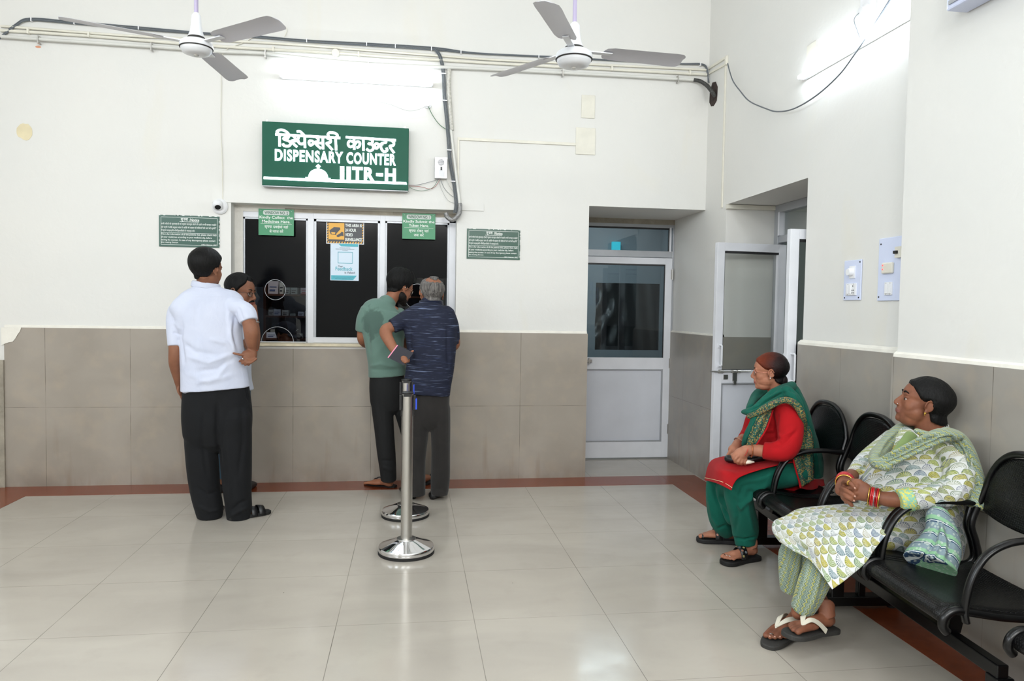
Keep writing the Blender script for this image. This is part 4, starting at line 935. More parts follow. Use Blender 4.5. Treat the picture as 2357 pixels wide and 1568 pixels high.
MB().box((XR-.03, y0, z1-.11), (XR-.008, y0+.045, z1-.055)).build('breaker', M['cream_pvc'], t); MB().box((XR-.04, y0+.02, z1-.09), (XR-.03, y0+.045, z1-.075)).build('breaker_lever', M['black'], t)
b = MB()
for yy, zz in ((y1-.018, z1-.03), (y1-.014, z0+.02)): b.cyl((XR-.0105, yy, zz), (XR-.009, yy, zz), .0045, 10)
b.build('fixing_screw', M['black'], t)
# wall unit at the top right corner
q = onside(2226, 31, XP); q2 = at(2177, 25, q.y)
t = thing('wall_air_unit', 'pale wall-mounted air conditioner unit at the top right, seen from below', 'air conditioner', (XP, q.y-.4, q.z))
MB().box((q2.x, q.y-.85, q.z+.0), (XP-.001, q.y, q.z+.28)).build('casing', mat('pale_lilac_casing', (205, 212, 236), .35), t, bevel=.008)
MB().box((q2.x-.006, q.y-.83, q.z+.02), (q2.x, q.y-.02, q.z+.036)).build('louvre', M['alu_grey'], t)

# ceiling fans
FANP = mat('fan_blade_paint', (202, 202, 210), 0.35); FANB = mat('fan_body_paint', (222, 224, 228), 0.3); ROD = mat('lilac_painted_rod', (200, 190, 222), 0.4); FDARK = mat('fan_dark_gap', (40, 38, 36), 0.6)
def fan(c, ang, R0, dz, label, k_=1.0):
    c = Vector(c); t = thing('ceiling_fan', label, 'fan', c, 'ceiling fans of the hall')
    MB().cyl(c+Vector((0, 0, .17)), (c.x, c.y, CEIL-.06), .0105, 14).build('down_rod', ROD, t, True)
    MB().lathe((c.x, c.y, CEIL), [(0, 0), (.06, 0), (.055, -.03), (.02, -.09), (0, -.09)], 24).build('ceiling_cup', FANB, t, True, auto=40)
    MB().lathe(c, [(r*k_, z) for r, z in [(0, .20), (.014, .20), (.03, .185), (.034, .14), (.042, .10), (.055, .075), (0, .075)]], 28).build('canopy', FANB, t, True, auto=40)
    MB().lathe(c, [(r*k_, z) for r, z in [(0, .08), (.05, .08), (.07, .055), (0, .055)]], 28).build('bearing_gap', FDARK, t, True, auto=40)
    MB().lathe(c, [(r*k_, z*k_+.058*(1-k_)) for r, z in [(0, .058), (.085, .056), (.102, .045), (.108, .03), (.108, .012), (.103, .006), (.101, .002), (.099, -.008), (.096, -.012), (.094, -.014), (.088, -.026), (.06, -.036), (.02, -.040), (0, -.040)]], 44).build('motor_housing', FANB, t, True, auto=50)
    MB().lathe(c, [(r*k_, z*k_+.058*(1-k_)) for r, z in [(.1075, .010), (.1095, .008), (.1075, .004), (.1, .003)]], 44).build('housing_groove', FDARK, t, True)
    MB().lathe(c, [(r, z*k_+.058*(1-k_)) for r, z in [(0, -.0402), (.014, -.040), (.012, -.047), (0, -.048)]], 20).build('cap_screw', M['steel'], t, True, auto=40)
    for k in range(3):
        a = math.radians(ang)+k*2*PI/3; ex = Vector((math.cos(a), math.sin(a), 0)); ey = Vector((-math.sin(a), math.cos(a), 0)); tilt = -math.radians(11)
        ey2 = ey*math.cos(tilt)+Vector((0, 0, math.sin(tilt)))
        prof = [(.155, .030), (.165, .046), (.20, .056), (.30, .058), (.45, .060), (R0-.06, .063), (R0-.02, .060), (R0-.004, .045), (R0, .030)]
        up, dn = [], []
        b = MB(); rg = []
        for r_, w_ in prof:
            o = c+ex*r_+Vector((0, 0, dz+ (r_/R0)*0.0)); rg.append([o-ey2*w_, o-ey2*w_*.5+Vector((0, 0, .006)), o+Vector((0, 0, .008)), o+ey2*w_*.5+Vector((0, 0, .006)), o+ey2*w_, o+ey2*w_*.5+Vector((0, 0, .0035)), o+Vector((0, 0, .0055)), o-ey2*w_*.5+Vector((0, 0, .0035))])
        b.rings(rg); bl = b.build('blade', FANP, t, True, auto=35)
        h = MB(); h.obox(c+ex*.07-ey*.016+Vector((0, 0, dz-.004)), ex*.13, ey*.032, (0, 0, .005)); h.build('blade_bracket', FANB, bl)
c = at(452, 120, 4.0); fan(c, 82.5, .605, .045, 'white three-blade ceiling fan on the left, hanging before the cable bundle', .76)
c = at(1321, 144, 3.65); fan(c, 5.2, .595, .06, 'white three-blade ceiling fan on the right, hanging nearer the corner', .86)
# ================================================================== queue posts and waiting benches
BELT = mat('blue_belt', (32, 70, 200), 0.5)
def post(p, label):
    x, y, _ = p; t = thing('queue_post', label, 'barrier post', (x, y, 0), 'steel queue posts on the floor')
    MB().lathe((x, y, 0), [(0, .001), (.158, .001), (.158, .014), (.15, .014), (0, .014)], 56).build('rubber_ring', M['rubber'], t, True, auto=40)
    MB().lathe((x, y, 0), [(0, .012), (.153, .012), (.157, .018), (.157, .036), (.153, .043), (.13, .052), (.09, .066), (.062, .078), (.05, .081), (.046, .079), (0, .079)], 56).build('base', M['chrome'], t, True, auto=35)
    MB().lathe((x, y, 0), [(0, .079), (.055, .079), (.053, .084), (.038, .086), (0, .086)], 40).build('collar', M['steel'], t, True, auto=35)
    MB().cyl((x, y, .08), (x, y, .905), .0315, 40).build('pole', M['steel'], t, True, auto=35)
    MB().lathe((x, y, 0), [(0, .902), (.034, .902), (.034, .910), (.030, .913), (0, .913)], 36).build('top_cap', M['black'], t, True, auto=40)
    for s_ in (-1, 1):
        MB().box((x+s_*.031, y-.016, .81), (x+s_*.046, y+.016, .893)).box((x+s_*.030, y-.010, .775), (x+s_*.038, y+.010, .82)).build('belt_clip', M['black'], t, bevel=.002)
    MB().box((x+.044, y-.018, .815), (x+.052, y+.018, .875)).build('belt_end', BELT, t)
    MB().box((x-.022, y-.0325, .888), (x+.022, y-.031, .902)).build('cap_band', M['black'], t)
    return t
pn, pf = onfloor(935, 1272), onfloor(933, 1187)
post(pn, 'nearest polished steel queue post with round chrome base'); post(pf, 'second steel queue post directly behind the nearest one')
# the two posts' short retractable belt, slack between their heads
b = MB(); A = Vector((pn.x+.0, pn.y+.033, .893)); B_ = Vector((pf.x+.012, pf.y-.034, .86))
rg = []
for i in range(25):
    u = i/24; q = A.lerp(B_, u); tw = math.radians(90*min(1, max(0, (u-.05)*1.6))); w_ = .024
    q = q + Vector((0.0, 0, -.05*math.sin(PI*u)))
    d_ = Vector((math.cos(tw)*w_, 0, math.sin(tw)*w_)); rg.append([q-d_, q+d_])
b.rings(rg, close=False); tag(b.build('retractable_belt', BELT, smooth=True), 'twisted blue belt stretched between the two steel queue posts', 'belt')

# bench seats
BLK = mat('black_powder_coat', (4, 4, 5), 0.28, spec=0.4, coat=0.0)
def perf_material():
    m = bpy.data.materials.new('perforated_black_steel'); g = G(m)
    uv = g.N.new('ShaderNodeUVMap'); x, y, z = g.xyz(uv.outputs[0])
    S_ = 105.0
    def grid(ox):
        fx = g.math('SUBTRACT', g.math('FRACT', g.math('ADD', g.math('MULTIPLY', x, S_), ox)), .5); fy = g.math('SUBTRACT', g.math('FRACT', g.math('ADD', g.math('MULTIPLY', y, S_*.58), ox)), .5)
        return g.math('SQRT', g.math('ADD', g.math('POWER', fx, 2), g.math('POWER', g.math('MULTIPLY', fy, 1.7), 2)))
    d = g.math('MINIMUM', grid(0.0), grid(0.5))
    h = g.math('LESS_THAN', d, .27)
    g.L.new(g.mix(h, lin((5, 5, 6)), lin((1, 1, 1))), g.b.inputs['Base Color'])
    g.b.inputs['Roughness'].default_value = 0.34; g.b.inputs['Specular IOR Level'].default_value = .3; g.b.inputs['Coat Weight'].default_value = 0; g.b.inputs['Coat Roughness'].default_value = .1
    g.bump(g.maprange(d, .2, .34), .9, .0015)
    return m
PERF = perf_material()
def sheet_obj(name, grid, th, m, parent):
    """curved pressed sheet from a grid of points, with thickness and a metric UV"""
    nj, ni = len(grid), len(grid[0]); b = MB(); b.rings(grid, close=False)
    o = b.build(name, m, parent, True)
    uvl = o.data.uv_layers.new(name='UVMap'); 
    us = [[0]*ni for _ in range(nj)]; vs = [[0]*ni for _ in range(nj)]
    for j in range(nj):
        for i in range(ni):
            if i: us[j][i] = us[j][i-1]+(Vector(grid[j][i])-Vector(grid[j][i-1])).length
            if j: vs[j][i] = vs[j-1][i]+(Vector(grid[j][i])-Vector(grid[j-1][i])).length
    for p_ in o.data.polygons:
        for li, vi in zip(p_.loop_indices, p_.vertices): uvl.data[li].uv = (us[vi//ni][vi % ni]-us[vi//ni][ni//2], vs[vi//ni][vi % ni])
    md = o.modifiers.new('thickness', 'SOLIDIFY'); md.thickness = th; md.offset = 0
    return o
SEAT_D = 0.44                                  # seat depth
def seat_unit(t, fx, yc, skip_arms=()):
    """one seat facing -X: fx = front edge X, yc = centre along the wall"""
    W_ = .232                                   # half width between the side tubes
    def P(u, v, z): return Vector((fx+u, yc+v, z))
    # pan profile front to back: rolled-down front, slight dish, rising at the back
    prof = [(.012, .382), (.000, .396), (.002, .412), (.016, .428), (.042, .437), (.09, .436), (.16, .426), (.24, .416), (.32, .413), (.38, .419), (.415, .432)]
    prof = [(q.x, q.z) for q in spline([(a, 0, c) for a, c in prof], 3)]
    grid = [[P(u, -W_+.012+(2*W_-.024)*i/10, z-.006*math.sin(PI*i/10)*(1 if u > .05 else 0)) for i in range(11)] for u, z in prof]
    sheet_obj('seat', grid, .004, PERF, t)
    # back panel: rounded top, straight lower edge, leaning
    BX = .45
    def back_pt(v, h): return P(BX-.01+.13*h+(-.02*(1-(v/.22)**2)) + .012, v, .60+h)   # h above 0.60
    rows = []
    for j in range(15):
        s_ = j/14
        row = []
        for i in range(17):
            q = -1+2*i/16
            top = .242*math.sqrt(max(0, 1-abs(q)**2.6)) + .03
            lo = .035 - .022*(1-q*q)
            row.append(back_pt(q*(.228-.018*0), lo+(top-lo)*s_))
        rows.append(row)
    sheet_obj('backrest', rows, .004, PERF, t)
    hoop = []
    for i in range(41):
        q = -1+2*i/40; hoop.append(back_pt(q*.236, .257*math.sqrt(max(0, 1-abs(q)**2.6))+.03))
    side = lambda s_: spline([P(.385, s_*.236, .405), P(.435, s_*.236, .410), P(.458, s_*.236, .442), P(.444, s_*.236, .505), P(.424, s_*.236, .565), P(.432, s_*.236, .61)], 5)
    b = MB().tube(side(-1)+hoop[1:-1]+list(reversed(side(1))), .0135, 10); b.build('back_frame', BLK, t, True)
    for s_ in (-1, 1):
        b = MB(); b.tube(spline([P(.014, s_*.236, .362), P(-.002, s_*.236, .382), P(.004, s_*.236, .412), P(.035, s_*.236, .433), P(.09, s_*.236, .427), P(.2, s_*.236, .410), P(.31, s_*.236, .404), P(.39, s_*.236, .406)], 5), .0145, 10); b.build('seat_frame', BLK, t, True)
        if s_ in skip_arms: continue
        a_ = spline([P(.075, s_*.238, .395), P(.068, s_*.238, .44), P(.085, s_*.238, .53), P(.13, s_*.238, .61), P(.205, s_*.238, .652), P(.30, s_*.238, .662), P(.38, s_*.238, .66), P(.445, s_*.24, .655)], 6)
        b = MB(); rg = []
        for i, q in enumerate(a_):              # flat oval arm rail
            tt = (a_[min(i+1, len(a_)-1)]-a_[max(i-1, 0)]).normalized(); n_ = Vector((-tt.z, 0, tt.x))
            rg.append([q+n_*.011*math.cos(2*PI*k/12)+Vector((0, 1, 0))*.0155*math.sin(2*PI*k/12) for k in range(12)])
        b.rings(rg); b.build('armrest', BLK, t, True)
def bench(fx, ys, legs, label, y_beam, rot=0.0):
    t = thing('waiting_bench', label, 'bench', (fx+.25, sum(ys)/len(ys), 0), 'black steel waiting benches by the right wall')
    for yc in ys: seat_unit(t, fx, yc)
    b = MB().box((fx+.17, y_beam[0], .215), (fx+.21, y_beam[1], .262)); b.build('beam', BLK, t, bevel=.004)
    for yc in ys:
        b = MB().box((fx+.03, yc-.02, .395), (fx+.40, yc+.02, .409)).obox((fx+.165, yc-.02, .26), (.05, 0, 0), (0, .04, 0), (.03, 0, .14)); b.build('seat_bracket', BLK, t)
    for y in legs:
        b = MB(); b.box((fx+.165, y-.028, .05), (fx+.225, y+.028, .22)); b.box((fx+.30, y-.016, .05), (fx+.335, y+.016, .40)); b.box((fx+.13, y-.03, .018), (fx+.50, y+.03, .062)); lg = b.build('leg', BLK, t, bevel=.004)
        for u in (.16, .47): MB().cyl((fx+u, y, .0), (fx+u, y, .02), .018, 14).build('foot_pad', M['rubber'], lg, True, auto=40)
    t.rotation_euler = (0, 0, math.radians(rot))
    return t
FX = 1.70
bench(1.786, [3.80, 3.30, 2.80, 2.30], [4.0, 3.12, 2.06], 'long black perforated steel bench of four seats, two women seated on it', (2.04, 4.06), -4.6)
bench(1.775, [1.68, 1.18], [1.2], 'next black steel bench, only a corner showing at the lower right edge', (0.93, 1.90), -3.0)
# ================================================================== people: modelling helpers
from mathutils.bvhtree import BVHTree
FV = Vector(_f); RV = Vector(R_); UV_ = Vector(U_); CAMP = Vector((0, 0, CAM_H))
def mpp(P): return (Vector(P)-CAMP).dot(FV)/F_PX           # metres per photo pixel at this point
def project(V):
    D = V-np.array([0, 0, CAM_H]); z = D@_f; return np.stack([PW/2+F_PX*(D@R_)/z, PH/2-F_PX*(D@U_)/z], 1)
def frame_rings(P, A, B, n, power=1.0):
    """elliptic rings round a path; A in-picture half width, B half depth (metres)"""
    out = []; m = len(P); pa = None
    for i, q in enumerate(P):
        t = (P[min(i+1, m-1)]-P[max(i-1, 0)]).normalized(); v = (q-CAMP).normalized()
        a = t.cross(v)
        if a.length < 0.25 and pa is not None: a = pa-t*pa.dot(t)
        a.normalize()
        if pa is not None and a.dot(pa) < 0: a = -a
        pa = a; b = t.cross(a)
        ring = []
        for k in range(n):
            c, s_ = math.cos(2*PI*k/n), math.sin(2*PI*k/n)
            if power != 1.0: c = math.copysign(abs(c)**power, c); s_ = math.copysign(abs(s_)**power, s_)
            ring.append(q+a*(A[i]*c)+b*(B[i]*s_))
        out.append(ring)
    return out
def add_limb(mb, pts, caps=(True, True), n=18, sub=4, power=1.0):
    """pts: (x, y, Y, ra, rb) in photo pixels and metres of depth; rounded caps where wanted"""
    C = [at(p[0], p[1], p[2]) for p in pts]; S_ = [mpp(c) for c in C]
    D = [Vector((p[3]*s, p[4]*s, 0)) for p, s in zip(pts, S_)]
    C2 = spline(C, sub) if sub > 1 else C; D2 = spline(D, sub) if sub > 1 else D
    A = [max(d.x, .002) for d in D2]; B = [max(d.y, .002) for d in D2]
    def cap(i, j):
        t = (C2[i]-C2[j]).normalized(); r = min(A[i], B[i]); o = []
        for k in (1, 2, 3):
            th = k*PI/2/3.2; o.append((C2[i]+t*r*math.sin(th), A[i]*math.cos(th), B[i]*math.cos(th)))
        return o
    if caps[0]:
        c = cap(0, 1); C2 = [q[0] for q in reversed(c)]+C2; A = [q[1] for q in reversed(c)]+A; B = [q[2] for q in reversed(c)]+B
    if caps[1]:
        c = cap(-1, -2); C2 = C2+[q[0] for q in c]; A = A+[q[1] for q in c]; B = B+[q[2] for q in c]
    mb.rings(frame_rings(C2, A, B, n, power))
def add_caps3(mb, P, r, n=12):
    """round-ended chain of spheres/cones through 3D points (fingers)"""
    P = [Vector(p) for p in P]; r = list(r)
    t0 = (P[0]-P[1]).normalized(); t1 = (P[-1]-P[-2]).normalized()
    Q = [P[0]+t0*r[0]*.9, P[0]+t0*r[0]*.55]+P+[P[-1]+t1*r[-1]*.55, P[-1]+t1*r[-1]*.9]
    R2 = [r[0]*.4, r[0]*.83]+r+[r[-1]*.83, r[-1]*.4]
    mb.tube(Q, R2, n)
def add_ell(mb, c, ax, ay, az, n=14):
    c = Vector(c); ax, ay, az = Vector(ax), Vector(ay), Vector(az)
    if ax.cross(ay).dot(az) < 0: ax = -ax
    R = []
    for i in range(n//2+1):
        t = PI*i/(n//2); s_ = max(math.sin(t), 1e-3)
        R.append([c+ax*s_*math.cos(2*PI*k/n)+ay*s_*math.sin(2*PI*k/n)-az*math.cos(t) for k in range(n)])
    mb.rings(R)
def smooth_np(V, edges, it, fac=0.5):
    n = len(V); E = edges; deg = np.bincount(E.ravel(), minlength=n).astype(float)[:, None]; deg[deg == 0] = 1
    for _ in range(it):
        A = np.zeros_like(V)
        for k in range(3):
            A[:, k] = np.bincount(E[:, 0], V[E[:, 1], k], n)+np.bincount(E[:, 1], V[E[:, 0], k], n)
        V = V+(A/deg-V)*fac
    return V
def seg_dist(P, a, b):
    a, b = np.array(a, float), np.array(b, float); d = b-a; L = max((d*d).sum(), 1e-9)
    t = np.clip(((P-a)@d)/L, 0, 1); return np.hypot(*(P-(a+t[:, None]*d)).T), t
def fold_disp(V, N, folds, face=True):
    """folds: (polyline in photo px, width px, amplitude m) raised (+) or sunk (-) creases on the camera side of cloth"""
    px_ = project(V); view = V-np.array([0, 0, CAM_H]); view /= np.linalg.norm(view, axis=1)[:, None]
    fac = np.clip(-(N*view).sum(1)*1.6+.1, 0, 1); off = np.zeros(len(V))
    for pl, w, amp in folds:
        best = np.full(len(V), 1e9); tt = np.zeros(len(V)); m = len(pl)-1
        for i in range(m):
            d, t = seg_dist(px_, pl[i], pl[i+1]); k = d < best; best[k] = d[k]; tt[k] = (i+t[k])/m
        off += 1.7*amp*np.exp(-(best/w)**2)*np.clip(np.minimum(tt, 1-tt)*5+.15, 0, 1)
    return V+N*(off*fac)[:, None]
def vnormals(me):
    N = np.empty(len(me.vertices)*3); me.vertices.foreach_get('normal', N); return N.reshape(-1, 3)
def grow(mb, name, mats, parent, voxel=0.006, smooth=4, folds=None, zone=None, wob=0.0, wobs=9.0, cut=None):
    """fuse overlapping closed shapes into one continuous skin, smooth it, press folds in"""
    me = bpy.data.meshes.new(name); V0 = [tuple(v) for v in mb.V]; me.from_pydata(V0, [], mb.F); me.update()
    o = bpy.data.objects.new(name, me); COL.objects.link(o)
    md = o.modifiers.new('r', 'REMESH'); md.mode = 'VOXEL'; md.voxel_size = voxel; md.adaptivity = 0
    dg = bpy.context.evaluated_depsgraph_get(); dg.update(); m2 = bpy.data.meshes.new_from_object(o.evaluated_get(dg))
    bpy.data.objects.remove(o); bpy.data.meshes.remove(me)
    n = len(m2.vertices); V = np.empty(n*3); m2.vertices.foreach_get('co', V); V = V.reshape(-1, 3)
    E = np.empty(len(m2.edges)*2, dtype=np.int32); m2.edges.foreach_get('vertices', E); E = E.reshape(-1, 2)
    V = smooth_np(V, E, smooth)
    def put(V): m2.vertices.foreach_set('co', V.ravel()); m2.update()
    put(V)
    if wob:
        N = vnormals(m2); a = wobs
        w = (np.sin(V[:, 0]*a*1.3+V[:, 2]*a*.9+1.7)+np.sin(V[:, 2]*a*1.9-V[:, 1]*a*1.1+.4)+np.sin(V[:, 1]*a*1.6+V[:, 0]*a*2.3+V[:, 2]*a*.5))/3
        V = V+N*(w*wob)[:, None]; put(V)
    if folds:
        V = fold_disp(V, vnormals(m2), folds); V = smooth_np(V, E, 1, .3); put(V)
    if parent is not None:
        W0 = np.array(parent['_w'])
    if cut is not None:
        import bmesh
        px_ = project(V); kill = cut(px_, V)
        bm = bmesh.new(); bm.from_mesh(m2); bm.verts.ensure_lookup_table()
        bmesh.ops.delete(bm, geom=[bm.verts[i] for i in np.nonzero(kill)[0]], context='VERTS'); bm.to_mesh(m2); bm.free()
        n = len(m2.vertices); V = np.empty(n*3); m2.vertices.foreach_get('co', V); V = V.reshape(-1, 3)
    if not isinstance(mats, (list, tuple)): mats = [mats]
    for q in mats: m2.materials.append(q)
    if zone is not None:
        C = np.empty(len(m2.polygons)*3); m2.polygons.foreach_get('center', C); m2.polygons.foreach_set('material_index', zone(C.reshape(-1, 3)).astype(np.int32))
    put(V-W0); m2.polygons.foreach_set('use_smooth', [True]*len(m2.polygons)); m2.name = name
    ob = bpy.data.objects.new(name, m2); COL.objects.link(ob); ob.parent = parent; ob['_w'] = list(parent['_w'])
    return ob
class Head:
    """head frame: x to the person's right, y out of the face, z up; origin between the eyes"""
    def __init__(s, c, fwd, up=(0, 0, 1), size=1.0, wide=1.0):
        s.c = Vector(c); s.f = Vector(fwd).normalized(); u = Vector(up); s.u = (u-s.f*u.dot(s.f)).normalized(); s.r = s.f.cross(s.u); s.k = size; s.w = wide
    def L(s, x, y, z): return s.c+(s.r*x*s.w+s.f*y+s.u*z)*s.k
    def e(s, mb, c, r, n=14): k = s.k; add_ell(mb, s.L(*c), s.r*r[0]*k*s.w, s.f*r[1]*k, s.u*r[2]*k, n)
    def local(s, V):
        D = (V-np.array(s.c))/s.k; return np.stack([D@np.array(s.r)/s.w, D@np.array(s.f), D@np.array(s.u)], 1)
    def build(s, mb, neck_to=None, neck_r=.056, nose=1.0, jaw=1.0, chin=1.0, ears=True, fat=0.0):
        e = lambda c, r, n=14: s.e(mb, c, r, n)
        e((0, -.022, .035), (.077, .096, .081), 22); e((0, .022, .030), (.068, .066, .066), 18); e((0, .028, -.018), (.064, .058, .070), 18)
        e((0, .018, -.052), (.0605*jaw, .060, .052), 18); e((0, .045, -.070), (.043*jaw, .041, .040), 16); e((0, .070, -.097), (.022, .018*chin, .018), 12)
        for q in (-1, 1):
            e((q*.036, .046, -.030), (.030, .031, .032)); e((q*.030, .044, -.052), (.028, .031, .032))
            e((q*.027, .076, .021), (.024, .010, .008), 12)          # brow
            e((q*.031, .0712, .0068), (.0175, .0122, .0078), 12)     # upper lid
            e((q*.031, .0690, -.0118), (.0165, .0114, .0078), 12)    # lower lid
            e((q*.0105, .0950, -.0370), (.0080, .0095, .0075), 12)   # nostril wing
            if ears:
                e((q*.0785, -.016, -.010), (.0055, .015, .027), 12)
                rim = [s.L(q*(.082+.006*math.sin(a_*.5)), -.016+.0175*math.cos(a_)*(-1)+.0, -.006+.027*math.sin(a_)) for a_ in [math.radians(d) for d in range(-60, 201, 20)]]
                mb.tube(rim, .0046*s.k, 8)
                e((q*.081, -.008, -.036), (.0055, .0085, .0105), 10); e((q*.0775, -.001, -.014), (.006, .006, .009), 10)
        mb.tube([s.L(0, .076, .018), s.L(0, .086, .004), s.L(0, .0985*1.0+.004*(nose-1), -.018), s.L(0, .104+.010*(nose-1), -.031)], [.0075*s.k, .0082*s.k, .0105*s.k, .0125*s.k*nose**.3], 12)
        e((0, .1035+.010*(nose-1), -.0325), (.0120, .0105, .0095), 12)
        e((0, .083, -.052), (.022, .011, .014), 12)                  # philtrum mound
        for q in (-1, 1): e((q*.009, .0885, -.0605), (.0135, .0080, .0046), 12)
        e((0, .0875, -.0700), (.0185, .0080, .0058), 12); e((0, .074, -.083), (.022, .013, .013), 12)
        if fat:
            e((0, .030, -.088), (.048, .052, .026+fat)); e((0, .028, -.052), (.060+fat*.6, .056, .046), 18)
        if neck_to is not None:
            a = s.L(0, -.030, -.030); b = Vector(neck_to); mid = a.lerp(b, .5)+s.f*.004
            mb.tube([a, mid, b, b+(b-mid)*.35], [neck_r*.95, neck_r, neck_r*1.02, neck_r*1.0], 20)
    def lip_zone(s, V):
        L = s.local(V); return (np.abs(L[:, 0]) < .0235) & (L[:, 1] > .078) & (L[:, 2] < -.0545-.08*np.abs(L[:, 0])*0) & (L[:, 2] > -.0765) & (((L[:, 2]+.0655)/.0105)**2+(L[:, 0]/.0235)**2 < 1)
    def eyes(s, parent, white, iris, look=(0, 1, 0)):
        for q in (-1, 1):
            c = s.L(q*.031, .0685, -.0020); b = MB(); b.sph(c, .0118*s.k, 16); b.build('eye', white, parent, True)
            d = (s.f*look[1]+s.r*look[0]+s.u*look[2]).normalized()
            b = MB(); b.lathe(c+d*.0118*s.k, [(0, .0014), (.0035, .0012), (.0076, -.0008), (0, -.0012)], 16, d); b.build('iris', iris, parent, True)
    def brows(s, parent, m, lift=.0, th=.0028):
        for q in (-1, 1):
            P = [s.L(q*x, y, z+lift) for x, y, z in ((.013, .0845, .022), (.022, .0865, .0265), (.034, .0835, .0285), (.046, .072, .0225))]
            P = spline(P, 4); n = len(P); MB().tube(P, [th*(.75+.45*math.sin(PI*min(1, (i+2)/(n+2)))) for i in range(n)], 8).build('eyebrow', m, parent, True)
    def hair(s, parent, body, line, thick, m, name='hair', bald=None, bumps=None, res=90, zmin=-.12, jag=.0, tuft=0.0):
        """hair cap: line = [(angle from face front deg, z of the hair edge)], thick(angle, z) in metres"""
        me = body.data; W0 = Vector(parent['_w'])
        bv = BVHTree.FromPolygons([v.co+W0 for v in me.vertices], [tuple(p.vertices) for p in me.polygons])
        ang = [a for a, _ in line]; zz = [z for _, z in line]; rings = []; o = s.L(0, -.015, .015); nz = res//2; n = res
        for i in range(nz+1):
            el = PI/2-(PI*.80)*i/nz; ring = []
            for k in range(n):
                ph = 2*PI*k/n; d = Vector((math.sin(ph)*math.cos(el), math.cos(ph)*math.cos(el), math.sin(el)))
                w = (s.r*d.x*s.w+s.f*d.y+s.u*d.z).normalized(); hit = bv.ray_cast(o+w*.128*s.k, -w)
                q = hit[0] if hit[0] is not None and (hit[0]-o).length > .03 else o+w*.08*s.k; deep = o+w*.045*s.k
                l = ((q-s.c)/s.k); lx, ly, lz = l.dot(s.r)/s.w, l.dot(s.f), l.dot(s.u)
                if abs(lx) > .075 and lz < .028: q = o+(q-o)*(.0735/abs(lx)); l = ((q-s.c)/s.k); lx, ly, lz = l.dot(s.r)/s.w, l.dot(s.f), l.dot(s.u)
                a = abs(math.degrees(math.atan2(lx, ly+.012))); sg_ = 1 if lx > 0 else -1
                ze = np.interp(a, ang, zz)+jag*math.sin(ph*23+2*math.sin(ph*7))
                v = (lz-ze)/.012; v = max(-1.2, min(1, v))
                t = thick(a*sg_, lz)
                if bald is not None:
                    bd = math.hypot(lx-bald[0], ly-bald[1])/bald[2]
                    if lz > .05: t = t*max(0, min(1, (bd-.75)*3))
                t += tuft*(math.sin(ph*31+lz*90)+math.sin(ph*17-lz*60))*.5
                off = t*v if v > 0 else .016*v
                if bald is not None and lz > .05 and bd < .8: off = -.012
                ring.append(q+w*off if v > -1.19 else deep)
            rings.append(ring)
        b = MB(); b.rings(rings, True, True, True); ob = b.build(name, m, parent, True)
        return ob
def hair_mat(name, rgb, rgb2=None, scale=170, gloss=.6, axis=(1, 1, .12)):
    m = bpy.data.materials.new(name); g = G(m); p = g.pos('Object')
    n = g.noise(g.vscale(p, axis), scale, 4, .6)
    g.L.new(g.mix(g.maprange(n, .3, .7), lin(rgb), lin(rgb2 or rgb)), g.b.inputs['Base Color'])
    g.b.inputs['Roughness'].default_value = gloss; g.b.inputs['Specular IOR Level'].default_value = .2
    g.bump(n, .7, .005); return m
def skin_mat(name, rgb, rgb2, sss=.12):
    m = bpy.data.materials.new(name); g = G(m); p = g.pos('Object')
    n = g.noise(p, 14, 4); g.L.new(g.mix(g.maprange(n, .3, .7), lin(rgb), lin(rgb2)), g.b.inputs['Base Color'])
    g.b.inputs['Roughness'].default_value = .55; g.b.inputs['Specular IOR Level'].default_value = .3
    g.b.inputs['Subsurface Weight'].default_value = sss; g.b.inputs['Subsurface Radius'].default_value = (.01, .004, .002); g.b.inputs['Subsurface Scale'].default_value = .6
    g.bump(g.noise(p, 420, 3), .12, .001); return m
def cloth_mat(name, rgb, rgb2=None, rough=.85, weave=900, bump=.18, crease=0.0, sheen=.15):
    m = bpy.data.materials.new(name); g = G(m); p = g.pos('Object')
    n = g.noise(p, 6, 5, .8); g.L.new(g.mix(g.maprange(n, .3, .7), lin(rgb), lin(rgb2 or rgb)), g.b.inputs['Base Color'])
    g.b.inputs['Roughness'].default_value = rough; g.b.inputs['Specular IOR Level'].default_value = .25; g.b.inputs['Sheen Weight'].default_value = sheen
    h = g.noise(p, weave, 2)
    if crease:
        c = g.noise(g.vscale(p, (1.0, 1.0, .55)), 15, 5, 1.4); h = g.math('ADD', g.math('MULTIPLY', h, .12), g.math('MULTIPLY', c, crease)); g.bump(h, .6, .012)
    else: g.bump(h, bump, .002)
    return m
HBLACK = hair_mat('black_hair', (5, 5, 5), (14, 13, 13)); EYEW = mat('eye_white', (158, 144, 136), .3); IRIS = mat('dark_brown_iris', (28, 18, 14), .15)
LIPM = mat('brown_lips', (128, 72, 62), .45, var=.08, vscale=60); NAIL = mat('finger_nail', (196, 150, 132), .3)
GOLD = mat('gold', (214, 170, 84), .25, metal=1.0); SILVER = mat('silver', (214, 214, 216), .2, metal=1.0)
def person(label, loc, group=None): return thing('person', label, 'person', loc, group)
def feather(pts, d): return pts
def finger(mb, P, r0=.0085, r1=.0068):
    P = [Vector(p) for p in P]; n = len(P); Q = spline(P, 3); m = len(Q)
    add_caps3(mb, Q, [r0+(r1-r0)*i/(m-1)+.0006*math.sin(3*PI*i/(m-1))**2 for i in range(m)], 10)
def pxY(L): return [at(x, y, Y) for x, y, Y in L]
